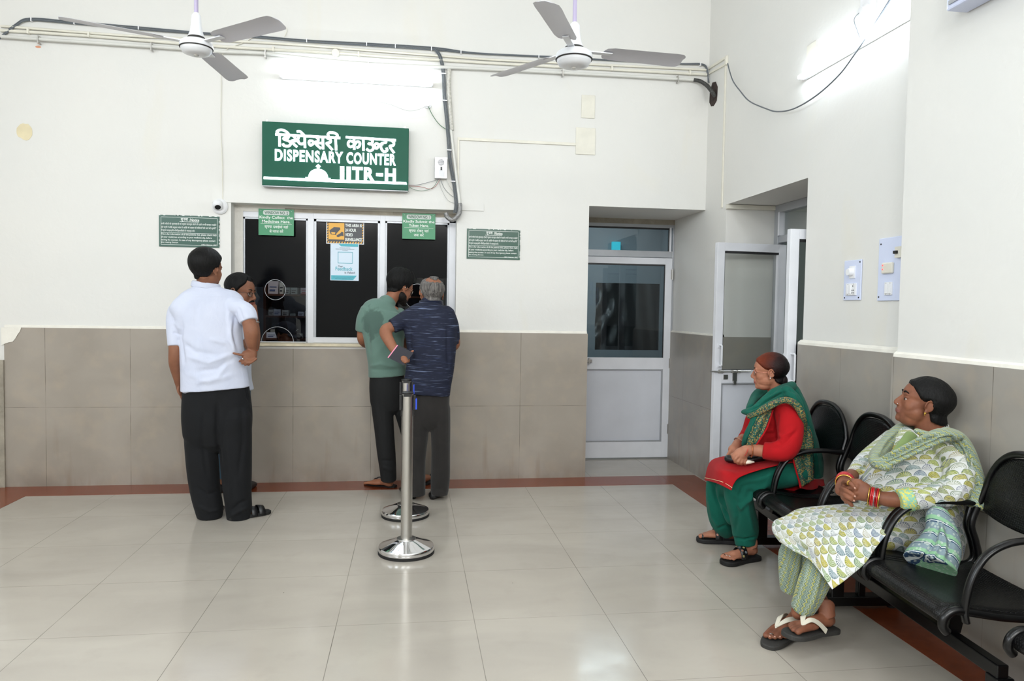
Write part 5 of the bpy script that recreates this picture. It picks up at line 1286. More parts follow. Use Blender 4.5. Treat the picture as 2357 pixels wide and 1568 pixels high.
def foot(mb, heel, toe, width=.042, left=True, h=.055, z0=.0, yaw=0.0, ankle=None):
    """bare foot from heel to toe (3D points at sole level); five toes"""
    heel, toe = Vector(heel), Vector(toe); d = (toe-heel); L = d.length; d.normalize(); up = Vector((0, 0, 1)); up = (up-d*up.dot(d)).normalized(); n = d.cross(up)*(-1 if left else 1)   # n towards the little toe
    def P(u, w, z): return heel+d*u*L+n*w+up*z
    mb.tube([P(.04, 0, .028), P(.14, 0, .029), P(.30, .002, .033), P(.45, .003, .030), P(.60, .004, .024), P(.72, .005, .019), P(.79, .005, .015)], [.020, .028, .026, .025, .024, .021, .014], 16)
    add_ell(mb, P(.62, -.014, .022), d*.055, n*.025, up*.018); add_ell(mb, P(.60, .018, .017), d*.05, n*.023, up*.016)
    tz = [(-.026, .76, .95, .0125), (-.006, .78, .965, .0092), (.009, .76, .935, .0086), (.023, .73, .895, .0082), (.036, .69, .845, .0080)]
    tips = []
    for w, u0, u1, r in tz:
        k = width/.042
        add_caps3(mb, [P(u0-.08, w*k*.85, .018), P(u0+.02, w*k, .019), P((u0+u1)/2+.02, w*k, .017), P(u1, w*k, .011)], [r*1.05, r, r*.95, r], 12); tips.append((P(u1, w*k, .011), r))
    if ankle is not None: mb.tube([Vector(ankle), P(.20, 0, .085), P(.17, 0, .05)], [.034, .036, .034], 16)
    return P, d, n, up, L, tips

# ------------------------------------------------------------------ man in the white shirt (back to the viewer)
SK1 = skin_mat('tan_brown_skin', (136, 92, 69), (118, 77, 58))
WHITE_CLOTH = cloth_mat('white_shirt_cloth', (202, 207, 224), (192, 198, 217), crease=.6)
DARK_TROUSER = cloth_mat('charcoal_trouser_cloth', (20, 21, 24), (15, 16, 18), bump=.1, sheen=.02)
def build_p1():
    Y = 4.86; t = person('man in an untucked white short-sleeved shirt and charcoal trousers, hand on hip, back turned', (at(500, 1195, Y).x, Y, 0))
    hc = at(478, 620, Y-.01); H = Head(hc, (.50, .86, -.04), (-.02, -.03, 1), .98)
    sk = MB(); H.build(sk, at(473, 676, Y+.05), .050)
    add_limb(sk, [(475, 676, Y+.02, 34, 18), (478, 700, Y+.02, 62, 24), (482, 760, Y+.02, 56, 26), (490, 850, Y+.02, 52, 26), (496, 915, Y+.04, 52, 24)])
    for L in ([(463, 930, Y+.02, 22, 20), (468, 1040, Y, 18, 18), (478, 1180, Y+.02, 12, 13)], [(535, 930, Y+.02, 22, 20), (545, 1040, Y, 18, 18), (552, 1178, Y, 12, 13)]): add_limb(sk, L)
    # left arm hanging
    add_limb(sk, [(412, 712, Y, 12, 13), (403, 760, Y-.02, 13, 14), (405, 812, Y-.03, 16, 16), (404, 838, Y-.01, 14.5, 15), (409, 868, Y+.02, 10.5, 12), (412, 884, Y+.04, 8.5, 10)])
    ph = at(414, 893, Y+.05); fw = Vector((.10, .25, -1)).normalized()
    add_limb(sk, [(412, 884, Y+.04, 8, 10), (414, 893, Y+.05, 8, 13), (416, 902, Y+.05, 7, 12)])
    for i in range(4):
        a = at(415, 902, Y+.02+.022*i); finger(sk, [a, a+Vector((.006, 0, -.035)), a+Vector((.02, .006, -.062)), a+Vector((.035, .01, -.07))])
    a = at(411, 890, Y+.0); finger(sk, [a, a+Vector((0, -.01, -.03)), a+Vector((.012, -.006, -.055))])
    # right arm: elbow out, hand planted on the hip
    add_limb(sk, [(550, 708, Y, 13, 14), (570, 734, Y-.045, 15, 15), (578, 762, Y-.07, 17, 18), (579, 785, Y-.05, 14.5, 16), (582, 808, Y-.02, 10, 12), (580, 818, Y-.03, 12, 9)])
    hp_ = [(581, 806, Y-.03, 10, 9), (575, 817, Y-.06, 15, 9), (566, 822, Y-.075, 15, 8)]
    add_limb(sk, hp_)
    for L in ([(571, 814, Y-.08), (556, 817, Y-.095), (545, 815, Y-.10), (537, 813, Y-.10)],): finger(sk, pxY(L), .0098, .0075)
    for dx_, (x0, y0) in enumerate(((560, 827), (566, 832), (573, 835), (581, 834))):
        finger(sk, pxY([(x0+9, y0-8, Y-.07), (x0, y0-1, Y-.10), (x0-6, y0+3, Y-.095), (x0-9, y0+5+dx_*.6, Y-.085)]), .0088, .0072)
    # feet
    add_limb(sk, [(552, 1168, Y, 13, 14), (560, 1184, Y+.0, 13, 14), (578, 1184, Y+.05, 9, 14), (596, 1186, Y+.09, 7, 13)])
    add_limb(sk, [(480, 1172, Y, 12, 14), (482, 1188, Y+.02, 12, 14), (488, 1188, Y+.10, 8, 13)])
    body = grow(sk, 'body', [SK1, LIPM], t, .0045, 4)
    H.hair(t, body, [(0, .075), (40, .06), (70, .03), (80, -.006), (88, .004), (98, .0), (112, -.04), (150, -.066), (180, -.072)], lambda a, z: .017+.010*max(0, z/.1), HBLACK, tuft=.0012)
    sh = MB()
    add_limb(sh, [(472, 660, Y+.01, 28, 20), (473, 672, Y+.01, 52, 28), (475, 684, Y+.01, 70, 32), (478, 702, Y+.01, 80, 36), (482, 730, Y+.01, 74, 40), (486, 780, Y+.01, 69, 43), (490, 830, Y+.01, 70, 45), (494, 870, Y+.01, 73, 46), (496, 896, Y+.01, 75, 47)], (True, False), 40, 5, .85)
    add_limb(sh, [(426, 700, Y+.01, 18, 22), (408, 718, Y, 20.5, 22), (402, 750, Y-.015, 19, 22), (403, 797, Y-.03, 16.5, 20)], (True, False))
    add_limb(sh, [(532, 702, Y+.01, 20, 24), (553, 712, Y-.01, 22, 24), (566, 722, Y-.03, 23, 24), (573, 741, Y-.05, 21, 22)], (True, False))
    add_limb(sh, [(440, 900, Y-.02, 16, 30), (470, 906, Y-.035, 18, 20), (500, 908, Y-.035, 20, 18)], (True, True))
    F = [([(545, 700), (536, 760), (545, 800)], 5, -.006), ([(530, 690), (526, 740), (532, 790)], 5, .004), ([(535, 815), (480, 835), (430, 820)], 6, .006), ([(540, 822), (500, 850), (450, 855)], 6, -.006),
         ([(545, 815), (520, 790), (480, 780)], 6, .006), ([(540, 808), (530, 770), (535, 730)], 5, .007), ([(535, 818), (500, 870), (440, 885)], 6, .004), ([(422, 790), (450, 810), (500, 818)], 6, -.005), ([(420, 740), (415, 780), (425, 840)], 4, -.007),
         ([(455, 690), (450, 740), (455, 790)], 8, -.003), ([(400, 740), (415, 760)], 4, .004), ([(398, 765), (416, 772)], 3, -.004), ([(548, 705), (560, 740)], 4, -.005), ([(440, 681), (520, 681)], 2.5, .002), ([(430, 860), (480, 880), (540, 862)], 7, .004)]
    grow(sh, 'shirt', WHITE_CLOTH, t, .0055, 5, F, wob=.0025)
    cl = MB(); add_limb(cl, [(473, 664, Y+.02, 32, 27), (474, 657, Y+.02, 32, 27), (475, 650, Y+.02, 30, 26)], (False, False), 32, 2); grow(cl, 'shirt_collar', WHITE_CLOTH, t, .004, 2)
    tr = MB()
    add_limb(tr, [(498, 880, Y+.02, 70, 42), (498, 915, Y+.02, 74, 46), (500, 960, Y+.02, 76, 48), (501, 1000, Y+.02, 74, 44)], (False, True), 32, 4, .85)
    add_limb(tr, [(462, 960, Y+.01, 36, 40), (462, 1010, Y+.01, 36, 38), (466, 1070, Y+.01, 35, 35), (472, 1130, Y+.02, 33, 32), (481, 1172, Y+.02, 31, 30), (482, 1192, Y+.02, 27, 28)], (True, False), 28)
    add_limb(tr, [(538, 960, Y+.01, 38, 40), (541, 1010, Y+.01, 37, 38), (544, 1070, Y+.0, 34, 35), (547, 1130, Y, 31, 32), (550, 1172, Y, 29, 30), (549, 1196, Y, 25, 27)], (True, False), 28)
    F = [([(500, 930), (499, 1000), (508, 1080)], 5, -.010), ([(470, 940), (465, 1010), (478, 1100)], 6, -.004), ([(556, 930), (560, 1010), (548, 1100)], 6, -.005), ([(520, 1000), (530, 1080), (528, 1160)], 6, .005),
         ([(575, 1165), (545, 1180), (530, 1190)], 4, .006), ([(575, 1150), (550, 1160), (530, 1178)], 4, -.005), ([(455, 1165), (480, 1178), (508, 1172)], 4, .005), ([(450, 1120), (480, 1140), (505, 1128)], 5, -.004), ([(565, 885), (572, 925)], 2, -.006)]
    grow(tr, 'trousers', DARK_TROUSER, t, .0055, 5, F, wob=.003)
    # sandals
    for (hx, hy), (tx, ty), yo in (((530, 1198), (606, 1184), 1), ((470, 1196), (498, 1176), 0)):
        a, b_ = onfloor(hx, hy), onfloor(tx, ty); d = (b_-a).normalized(); L_ = max(.26, (b_-a).length) if yo else .26; n = Vector((-d.y, d.x, 0)); mb = MB()
        prof = [(-.01, .024), (.03, .036), (.09, .033), (.15, .042), (.20, .046), (.24, .040), (.265, .020)]
        prof = [(u*L_/.26, w) for u, w in prof]; out = [a+d*u+n*w for u, w in prof]+[a+d*u-n*w for u, w in reversed(prof)]
        mb.prism([q+Vector((0, 0, .002)) for q in out], (0, 0, .022)); s_ = mb.build('sandal', M['rubber'], t, bevel=.004)
        for u0, u1 in ((.125, .165), (.175, .215)):
            rg = []
            for k in range(9):
                th = PI*k/8; q = a+n*(.046*math.cos(th)); zz = .02+.052*math.sin(th); rg.append([q+d*u0*L_/.26+Vector((0, 0, zz)), q+d*u1*L_/.26+Vector((0, 0, zz-.008)), q+d*u1*L_/.26+Vector((0, 0, zz-.012)), q+d*u0*L_/.26+Vector((0, 0, zz-.004))])
            mb = MB(); mb.rings(rg); mb.build('strap', M['black'], s_, True)
    b = MB(); b.lathe(at(559, 826, Y-.11), [(.0085, -.003), (.0095, 0), (.0085, .003)], 16, (.8, .1, .5)); b.build('finger_ring', SILVER, t, True)
    b = MB(); b.lathe(at(582, 806, Y-.025), [(.030, -.002), (.0325, 0), (.030, .002)], 24, (.1, .2, 1)); b.build('wrist_thread', mat('orange_thread', (190, 84, 50), .7), t, True)
build_p1()

# ------------------------------------------------------------------ man with glasses and moustache, hand at his cheek
def build_p1b():
    Y = 5.42; t = person('man with glasses and moustache leaning in beside the white shirt man, hand at his cheek', (at(530, 1125, Y).x, Y, 0))
    hc = at(556, 672, Y); H = Head(hc, (.93, -.30, -.16), (.05, .0, 1), 1.02)
    sk = MB(); H.build(sk, at(528, 724, Y+.05), .052, nose=1.2)
    add_limb(sk, [(522, 730, Y+.06, 30, 18), (520, 760, Y+.07, 44, 22), (520, 850, Y+.09, 44, 24), (522, 930, Y+.09, 38, 24)])
    add_limb(sk, [(505, 930, Y+.05, 22, 24), (510, 1020, Y+.05, 17, 18), (512, 1105, Y+.06, 11, 12)]); add_limb(sk, [(545, 930, Y+.05, 22, 24), (552, 1020, Y+.05, 17, 18), (560, 1100, Y+.12, 11, 12)])
    add_limb(sk, [(550, 748, Y, 12, 13), (575, 790, Y-.04, 15, 15), (582, 800, Y-.04, 14, 14), (587, 770, Y-.02, 12, 12), (586, 738, Y-.0, 9, 9), (583, 720, Y+.0, 10, 8), (580, 706, Y, 11, 7)])
    for k, (x, y) in enumerate(((572, 690), (577, 688), (582, 690), (586, 695))):
        finger(sk, pxY([(576+k*3, 706, Y-.01+.004*k), (575+k*3.4, 697, Y-.03+.008*k), (x, y, Y-.03+.008*k)]), .0085, .007)
    finger(sk, pxY([(574, 716, Y-.02), (568, 706, Y-.035), (567, 697, Y-.035)]), .0095, .008)
    body = grow(sk, 'body', [SK1, LIPM], t, .0045, 3, zone=H.lip_zone)
    H.hair(t, body, [(0, .080), (25, .088), (45, .055), (62, .03), (80, -.005), (95, .0), (115, -.04), (150, -.08), (180, -.085)], lambda a, z: .012+.006*max(0, z/.1), HBLACK, tuft=.0012)
    H.eyes(t, EYEW, IRIS); H.brows(t, HBLACK)
    m = MB()
    for q in (-1, 1): add_caps3(m, [H.L(0, .098, -.050), H.L(q*.014, .095, -.052), H.L(q*.026, .085, -.060)], [.005, .0062, .004])
    m.build('moustache', HBLACK, t, True)
    glasses(H, t, mat('black_frame', (16, 16, 18), .3))
    sh = MB(); add_limb(sh, [(524, 724, Y+.05, 30, 22), (522, 745, Y+.06, 52, 32), (520, 800, Y+.08, 56, 36), (522, 870, Y+.08, 54, 38), (526, 905, Y+.08, 56, 38)], (True, False), 30)
    add_limb(sh, [(545, 742, Y+.03, 20, 24), (562, 770, Y-.01, 19, 20), (571, 784, Y-.03, 18, 18)], (True, False)); grow(sh, 'shirt', cloth_mat('pale_grey_shirt', (196, 202, 216), crease=.3), t, .007, 4, wob=.003)
    tr = MB(); add_limb(tr, [(524, 880, Y+.07, 50, 36), (524, 950, Y+.07, 50, 36)], (False, True), 28); add_limb(tr, [(503, 930, Y+.05, 26, 28), (508, 1020, Y+.05, 24, 24), (514, 1100, Y+.05, 20, 21)], (True, False)); add_limb(tr, [(548, 930, Y+.05, 26, 28), (552, 1020, Y+.05, 23, 24), (556, 1100, Y+.08, 19, 21)], (True, False))
    grow(tr, 'jeans', cloth_mat('blue_denim', (52, 76, 92), (44, 64, 80)), t, .007, 4, wob=.003)
    for (hx, hy), (tx, ty) in (((505, 1135), (510, 1105)), ((563, 1137), (580, 1120))):
        a, b_ = onfloor(hx, hy), onfloor(tx, ty); d = (b_-a).normalized(); n = Vector((-d.y, d.x, 0)); mb = MB()
        rg = [[a+d*u+n*w*math.cos(2*PI*k/14)+Vector((0, 0, max(.004, z*.5+z*.5*math.sin(2*PI*k/14)))) for k in range(14)] for u, w, z in ((-.03, .02, .05), (-.01, .034, .075), (.05, .038, .08), (.12, .042, .07), (.19, .046, .05), (.235, .036, .035), (.25, .015, .02))]
        mb.rings(rg); mb.build('shoe', mat('dark_shoe', (22, 22, 24), .6), t, True)
    b = MB(); b.lathe(at(586, 742, Y-.002), [(.030, -.006), (.033, -.003), (.033, .003), (.030, .006)], 24, (0, .1, 1)); b.build('wrist_watch', M['steel'], t, True)
def glasses(H, t, m, r=.0200, y=.0900, lens=True, wire=.0012):
    b = MB()
    for q in (-1, 1):
        c = (q*.032, y, -.003); P = [H.L(c[0]+r*1.12*math.cos(a), y-.010*abs(math.cos(a))*(1 if math.cos(a)*q > 0 else 0), c[2]+r*.88*math.sin(a)) for a in [2*PI*k/28 for k in range(29)]]; b.tube(P, wire*1.2, 6)
        b.tube([H.L(q*.054, y-.012, .003), H.L(q*.070, y-.03, .004), H.L(q*.080, .03, .002), H.L(q*.083, -.005, .0), H.L(q*.083, -.022, -.004)], wire, 6)
    b.tube([H.L(-.011, y+.002, .001), H.L(0, y+.006, .005), H.L(.011, y+.002, .001)], wire, 6); gl = b.build('glasses', m, t, True)
    for q in (-1, 1):
        b = MB(); b.prism([H.L(q*.032+r*1.08*math.cos(a), y-.010*abs(math.cos(a))*(1 if math.cos(a)*q > 0 else 0), -.003+r*.84*math.sin(a)) for a in [2*PI*k/20 for k in range(20)]], H.f*.0008); b.build('lens', M['glass'], gl)
build_p1b()

# ------------------------------------------------------------------ young man in the sage green T-shirt
def build_p2():
    Y = 5.46; SK = skin_mat('warm_brown_skin', (152, 102, 76), (136, 88, 66))
    t = person('young bearded man in a sage green T-shirt and black trousers bending to the counter', (at(885, 1112, Y).x, Y, 0))
    hc = at(922, 663, Y+.10); H = Head(hc, (.80, .58, -.42), (.34, .22, 1), .99)
    sk = MB(); H.build(sk, at(888, 706, Y+.04), .050)
    add_limb(sk, [(884, 716, Y+.03, 36, 18), (884, 760, Y+.02, 38, 22), (886, 860, Y+.02, 31, 20), (889, 890, Y+.02, 31, 20)])
    add_limb(sk, [(877, 895, Y+.02, 15, 16), (885, 1000, Y+.01, 13, 14), (893, 1095, Y+.03, 10, 11)]); add_limb(sk, [(912, 895, Y+.03, 14, 16), (939, 1000, Y+.08, 12, 14), (965, 1090, Y+.14, 10, 11)])
    add_limb(sk, [(846, 732, Y, 10, 11), (834, 760, Y+.02, 11, 12), (835, 782, Y+.06, 12, 13), (845, 792, Y+.2, 10, 11), (856, 790, Y+.30, 8, 9)])
    add_limb(sk, [(852, 791, Y+.29, 9, 6), (862, 792, Y+.33, 9, 5)])
    for k in range(4): finger(sk, pxY([(862+k*2, 792, Y+.325), (870+k*2, 793, Y+.335), (877+k*2, 794, Y+.34)]))
    finger(sk, pxY([(858, 790, Y+.30), (866, 787, Y+.30), (871, 787, Y+.31)]))
    add_limb(sk, [(926, 738, Y+.1, 10, 11), (938, 780, Y+.14, 13, 14), (935, 790, Y+.25, 11, 12), (925, 780, Y+.33, 9, 8)])
    for k in range(4): finger(sk, pxY([(928-k*2, 780, Y+.33), (922-k*2, 777, Y+.34), (917-k*2, 777, Y+.345)]))
    finger(sk, pxY([(928, 776, Y+.32), (922, 771, Y+.325), (918, 770, Y+.33)]))
    a = onfloor(904, 1112); 
    add_limb(sk, [(895, 1092, Y+.04, 11, 12), (896, 1102, Y+.05, 11, 12)])
    hf = onfloor(905, 1122, .02); tf = hf+Vector((-.215, .125, 0)); foot(sk, hf, tf, .042, False, ankle=at(895, 1096, Y+.05))
    add_limb(sk, [(966, 1085, Y+.15, 10, 11), (970, 1100, Y+.16, 11, 12), (982, 1100, Y+.20, 8, 12)])
    body = grow(sk, 'body', [SK, LIPM], t, .0045, 3, zone=H.lip_zone)
    H.hair(t, body, [(0, .07), (35, .06), (60, .035), (70, .0), (78, -.028), (86, -.02), (92, .006), (100, .0), (110, -.035), (140, -.062), (180, -.07)], lambda a, z: .014+.026*max(0, z/.1)*(1.15 if abs(a) < 70 else .8), HBLACK, tuft=.0022)
    H.eyes(t, EYEW, IRIS, (0, .8, -.5)); H.brows(t, HBLACK)
    # short beard: a close shell round the jaw
    b = MB()
    for e_ in (((0, .026, -.066), (.0585, .059, .045)), ((0, .056, -.082), (.039, .038, .034)), ((0, .078, -.101), (.024, .019, .018))): H.e(b, *e_)
    H.e(b, (0, .020, -.055), (.0640, .062, .053), 18); H.e(b, (0, .048, -.073), (.0455, .043, .041))
    def cutb(px_, V): L = H.local(V); return (L[:, 2] > -.028-.55*np.clip(L[:, 1]-.0, 0, .05)) | ((L[:, 2] > -.078) & (L[:, 1] > .082))
    grow(b, 'beard', hair_mat('black_beard', (18, 15, 14), (34, 28, 25)), t, .004, 2, cut=cutb)
    glasses(H, t, M['steel'], .0205)
    TEE = bpy.data.materials.new('sage_green_jersey'); g = G(TEE); p = g.pos('World'); x, y, z = g.xyz(p)
    # sweat-damp patch between the shoulders
    q = at(862, 742, Y); dx_ = g.math('DIVIDE', g.math('SUBTRACT', x, q.x), .085); dz_ = g.math('DIVIDE', g.math('SUBTRACT', z, q.z), .13)
    d = g.math('ADD', g.math('SQRT', g.math('ADD', g.math('POWER', dx_, 2.0), g.math('POWER', dz_, 2.0))), g.math('MULTIPLY', g.math('SUBTRACT', g.noise(p, 14, 5, 1), .5), 1.6))
    g.L.new(g.mix(g.maprange(d, .75, 1.0), lin((68, 92, 84)), lin((92, 120, 110))), g.b.inputs['Base Color']); g.b.inputs['Roughness'].default_value = .85; g.b.inputs['Sheen Weight'].default_value = .2
    g.bump(g.noise(p, 800, 2), .12, .002)
    sh = MB()
    add_limb(sh, [(890, 698, Y+.035, 21, 19), (886, 706, Y+.03, 40, 26), (883, 717, Y+.03, 50, 30), (882, 735, Y+.02, 54, 34), (884, 770, Y+.01, 48, 36), (886, 810, Y+.0, 42, 34), (890, 840, Y, 42, 34), (892, 866, Y, 44, 35)], (True, False), 36, 5, .88)
    add_limb(sh, [(850, 722, Y+.02, 24, 26), (838, 738, Y+.01, 18, 20), (833, 763, Y+.02, 15.5, 17)], (True, False)); add_limb(sh, [(918, 728, Y+.06, 20, 24), (932, 750, Y+.1, 17, 19), (937, 772, Y+.13, 15, 17)], (True, False))
    F = [([(852, 843), (875, 838), (915, 846)], 4, .006), ([(850, 850), (880, 852), (925, 850)], 4, -.005), ([(846, 745), (848, 780), (852, 820)], 4, -.005), ([(856, 830), (880, 800), (900, 770)], 8, .003)]
    grow(sh, 't_shirt', TEE, t, .0055, 5, F, wob=.0022)
    tr = MB(); add_limb(tr, [(890, 850, Y, 38, 30), (891, 890, Y, 41, 35), (893, 925, Y+.01, 40, 33)], (False, True), 30)
    add_limb(tr, [(877, 900, Y, 25, 30), (882, 960, Y, 24, 26), (888, 1030, Y+.01, 21, 22), (893, 1085, Y+.03, 19, 20), (894, 1106, Y+.04, 18, 19)], (True, False)); add_limb(tr, [(914, 900, Y+.01, 22, 28), (930, 960, Y+.05, 19, 24), (948, 1030, Y+.11, 16, 20), (964, 1090, Y+.15, 14, 17)], (True, False))
    grow(tr, 'trousers', mat('black_jersey_trousers', (6, 7, 9), .85), t, .0055, 5, [([(868, 920), (884, 1000)], 5, -.004), ([(880, 1075), (905, 1085)], 4, .005), ([(878, 1060), (905, 1062)], 4, -.004)], wob=.003)
    for (hx, hy), (tx, ty) in (((908, 1123), (868, 1116)), ((972, 1118), (984, 1106))):
        a, b_ = onfloor(hx, hy), onfloor(tx, ty); d = (Vector((-.215, .125, 0)) if hx < 950 else Vector((.12, .14, 0))).normalized(); n = Vector((-d.y, d.x, 0)); mb = MB()
        prof = [(-.012, .020), (.02, .035), (.09, .032), (.16, .044), (.21, .046), (.25, .036), (.268, .016)]
        out = [a+d*u+n*w for u, w in prof]+[a+d*u-n*w for u, w in reversed(prof)]; mb.prism([q+Vector((0, 0, .002)) for q in out], (0, 0, .018)); s_ = mb.build('flip_flop', M['rubber'], t, bevel=.003)
        tp = a+d*.20+Vector((0, 0, .022))
        for s__ in (-1, 1): mb = MB(); mb.tube(spline([tp, a+d*.15+n*.024*s__+Vector((0, 0, .062)), a+d*.09+n*.036*s__+Vector((0, 0, .020))], 5), .005, 8); mb.build('strap', M['black'], s_, True)
build_p2()

# ------------------------------------------------------------------ grey-haired man in the navy polo shirt
def build_p3():
    Y = 5.22; SK = skin_mat('brown_skin', (152, 103, 78), (136, 90, 68))
    t = person('grey-haired balding man in a streaked navy polo shirt, notebook held behind his back', (at(990, 1142, Y).x, Y, 0))
    hc = at(993, 676, Y+.07); H = Head(hc, (-.22, .97, -.18), (0, .18, 1), 1.0)
    sk = MB(); H.build(sk, at(992, 714, Y+.04), .052)
    add_limb(sk, [(990, 718, Y+.04, 36, 20), (992, 750, Y+.02, 48, 24), (992, 850, Y+.02, 42, 24), (990, 905, Y+.02, 38, 22)])
    add_limb(sk, [(969, 915, Y+.01, 16, 18), (963, 1010, Y, 14, 16), (962, 1115, Y, 11, 12)]); add_limb(sk, [(1010, 915, Y+.01, 16, 18), (1014, 1010, Y+.0, 16, 18), (1013, 1115, Y+.02, 11, 12)])
    # left arm bent behind the back, elbow out
    add_limb(sk, [(932, 740, Y, 11, 11), (902, 752, Y-.03, 12.5, 13), (888, 762, Y-.05, 15, 15), (893, 780, Y-.10, 13, 13), (908, 805, Y-.16, 10.5, 11), (916, 817, Y-.19, 8.5, 9)])
    add_limb(sk, [(914, 814, Y-.19, 8.5, 9), (926, 824, Y-.215, 13, 7), (934, 828, Y-.22, 12, 6)])
    for k, (p0, p1, p2) in enumerate((((934, 822), (929, 821), (924, 823)), ((936, 826), (930, 826), (924, 828)), ((937, 829), (931, 830), (927, 832)), ((937, 832), (934, 834), (931, 835)))):
        finger(sk, pxY([(p0[0]+4, p0[1], Y-.22), (p0[0], p0[1]+1, Y-.245), (p1[0], p1[1], Y-.255), (p2[0], p2[1], Y-.25)]), .0085, .0075)
    finger(sk, pxY([(934, 820, Y-.215), (943, 812, Y-.225), (951, 808, Y-.23)]), .0095, .008)
    add_limb(sk, [(1032, 738, Y, 11, 12), (1045, 783, Y+.03, 14, 15), (1044, 796, Y+.08, 12, 13), (1036, 798, Y+.22, 9, 10), (1032, 790, Y+.36, 9, 7)])
    for k in range(4): finger(sk, pxY([(1030-k*2, 790, Y+.37), (1026-k*2, 788, Y+.40), (1022-k*2, 787, Y+.42)]))
    finger(sk, pxY([(1030, 786, Y+.36), (1024, 783, Y+.38), (1020, 782, Y+.39)]))
    body = grow(sk, 'body', [SK, LIPM], t, .0045, 3)
    GREY = hair_mat('grey_hair', (62, 60, 60), (128, 124, 120), 120)
    H.hair(t, body, [(0, .2), (40, .2), (62, .09), (78, -.01), (88, .004), (98, .0), (110, -.045), (140, -.075), (180, -.082)], lambda a, z: .013+.004*max(0, -z/.1), GREY, bald=(.0, -.055, .070), tuft=.0022)
    POLO = bpy.data.materials.new('streaked_navy_jersey'); g = G(POLO); p = g.pos('Object')
    n1 = g.noise(g.vscale(p, (2.2, 2.2, 46)), 3.2, 3, .3); n2 = g.noise(g.vscale(p, (3, 3, 60)), 4.5, 3)
    c = g.mix(g.maprange(n1, .60, .72), lin((12, 19, 42)), lin((100, 112, 140))); c = g.mix(g.maprange(n2, .58, .75, 0, .6), c, lin((56, 70, 108)))
    g.L.new(c, g.b.inputs['Base Color']); g.b.inputs['Roughness'].default_value = .85; g.b.inputs['Sheen Weight'].default_value = 0; g.bump(g.noise(p, 700, 2), .12, .002)
    PLAIN = cloth_mat('plain_navy_cloth', (14, 22, 46), (12, 19, 40))
    sh = MB()
    add_limb(sh, [(992, 702, Y+.04, 26, 22), (991, 713, Y+.03, 50, 29), (990, 738, Y+.01, 62, 36), (993, 790, Y, 58, 38), (991, 840, Y-.005, 55, 39), (985, 880, Y-.005, 54, 39), (982, 907, Y-.005, 54, 39)], (True, False), 38, 5, .87)
    add_limb(sh, [(950, 728, Y+.02, 22, 26), (930, 738, Y, 21, 22), (912, 747, Y-.02, 18, 18), (902, 752, Y-.03, 17, 17)], (True, False)); add_limb(sh, [(1024, 728, Y+.01, 26, 28), (1039, 752, Y+.01, 18, 20), (1046, 790, Y+.04, 13, 17)], (True, False))
    F = [([(945, 745), (942, 790), (950, 830)], 4, -.007), ([(960, 740), (955, 800), (962, 860)], 6, .004), ([(1030, 745), (1030, 800), (1033, 850)], 4, -.006), ([(940, 870), (990, 880), (1035, 872)], 7, .003), ([(925, 745), (940, 765)], 3, -.004)]
    def zn(C): return np.zeros(len(C))
    grow(sh, 'polo_shirt', [POLO, PLAIN], t, .0055, 5, F, wob=.0025, zone=zn)
    cl = MB(); add_limb(cl, [(992, 706, Y+.045, 29, 25), (992, 698, Y+.045, 28, 24), (992, 692, Y+.045, 26, 23)], (False, False), 30, 2); grow(cl, 'polo_collar', PLAIN, t, .004, 2)
    tr = MB(); add_limb(tr, [(990, 885, Y, 46, 34), (989, 930, Y, 46, 36), (990, 960, Y, 44, 33)], (False, True), 30)
    GT = cloth_mat('dark_grey_trouser_cloth', (44, 41, 40), (36, 34, 33))
    add_limb(tr, [(964, 940, Y, 24, 30), (964, 1000, Y, 22, 27), (961, 1060, Y, 19, 24), (961, 1110, Y, 18, 22), (962, 1140, Y, 17, 21)], (True, False)); add_limb(tr, [(1013, 940, Y, 24, 30), (1014, 1000, Y, 22, 27), (1014, 1060, Y, 22, 24), (1013, 1110, Y+.01, 22, 23), (1011, 1139, Y+.01, 20, 22)], (True, False))
    grow(tr, 'trousers', GT, t, .0055, 5, [([(1010, 960), (1012, 1040), (1010, 1120)], 4, .003), ([(966, 960), (966, 1060)], 4, .003), ([(1002, 1125), (1025, 1128)], 4, -.003)], wob=.003)
    for (hx, hy), (tx, ty) in (((948, 1146), (912, 1128)), ((1000, 1147), (1040, 1130))):
        a, b_ = onfloor(hx, hy), onfloor(tx, ty); d = (b_-a).normalized(); d = (d+Vector((0, .6, 0))).normalized(); n = Vector((-d.y, d.x, 0)); mb = MB()
        rg = [[a+d*u+n*w*math.cos(2*PI*k/16)+Vector((0, 0, max(.003, z*.5+z*.5*math.sin(2*PI*k/16)))) for k in range(16)] for u, w, z in ((-.05, .02, .045), (-.03, .036, .060), (.04, .042, .070), (.11, .045, .07), (.17, .048, .052), (.21, .038, .038), (.225, .015, .02))]
        mb.rings(rg); mb.build('shoe', mat('black_leather', (18, 17, 17), .35), t, True)
    # notebook in the hand
    c = at(923, 811, Y-.235); A = at(893, 823, Y-.235); B_ = at(915, 794, Y-.235); D = at(952, 812, Y-.235); ex = (D-B_); ez = (A-B_); n = ex.cross(ez).normalized()
    nb = thing('notebook', 'small dark notebook with pink page edges held behind the navy polo man', 'notebook', c)
    if n.y > 0: n = -n
    o = B_+Vector((0, 0, 0)); 
    MB().obox(o-n*.003, ex, ez, n*-.0015).build('back_cover', mat('navy_cover', (22, 22, 34), .4), nb); MB().obox(o+n*.010, ex, ez, n*.0015).build('front_cover', mat('navy_cover_front', (24, 24, 38), .4), nb)
    MB().obox(o-n*.003+ex*.02+ez*.02, ex*.95, ez*.95, n*.0125).build('pages', mat('pink_pages', (226, 128, 160), .6), nb)
    MB().obox(o+n*.0115-ex*.02, ex*.06, ez, n*.0006).build('pink_binding', mat('pink_tape', (228, 140, 168), .5), nb)
build_p3()
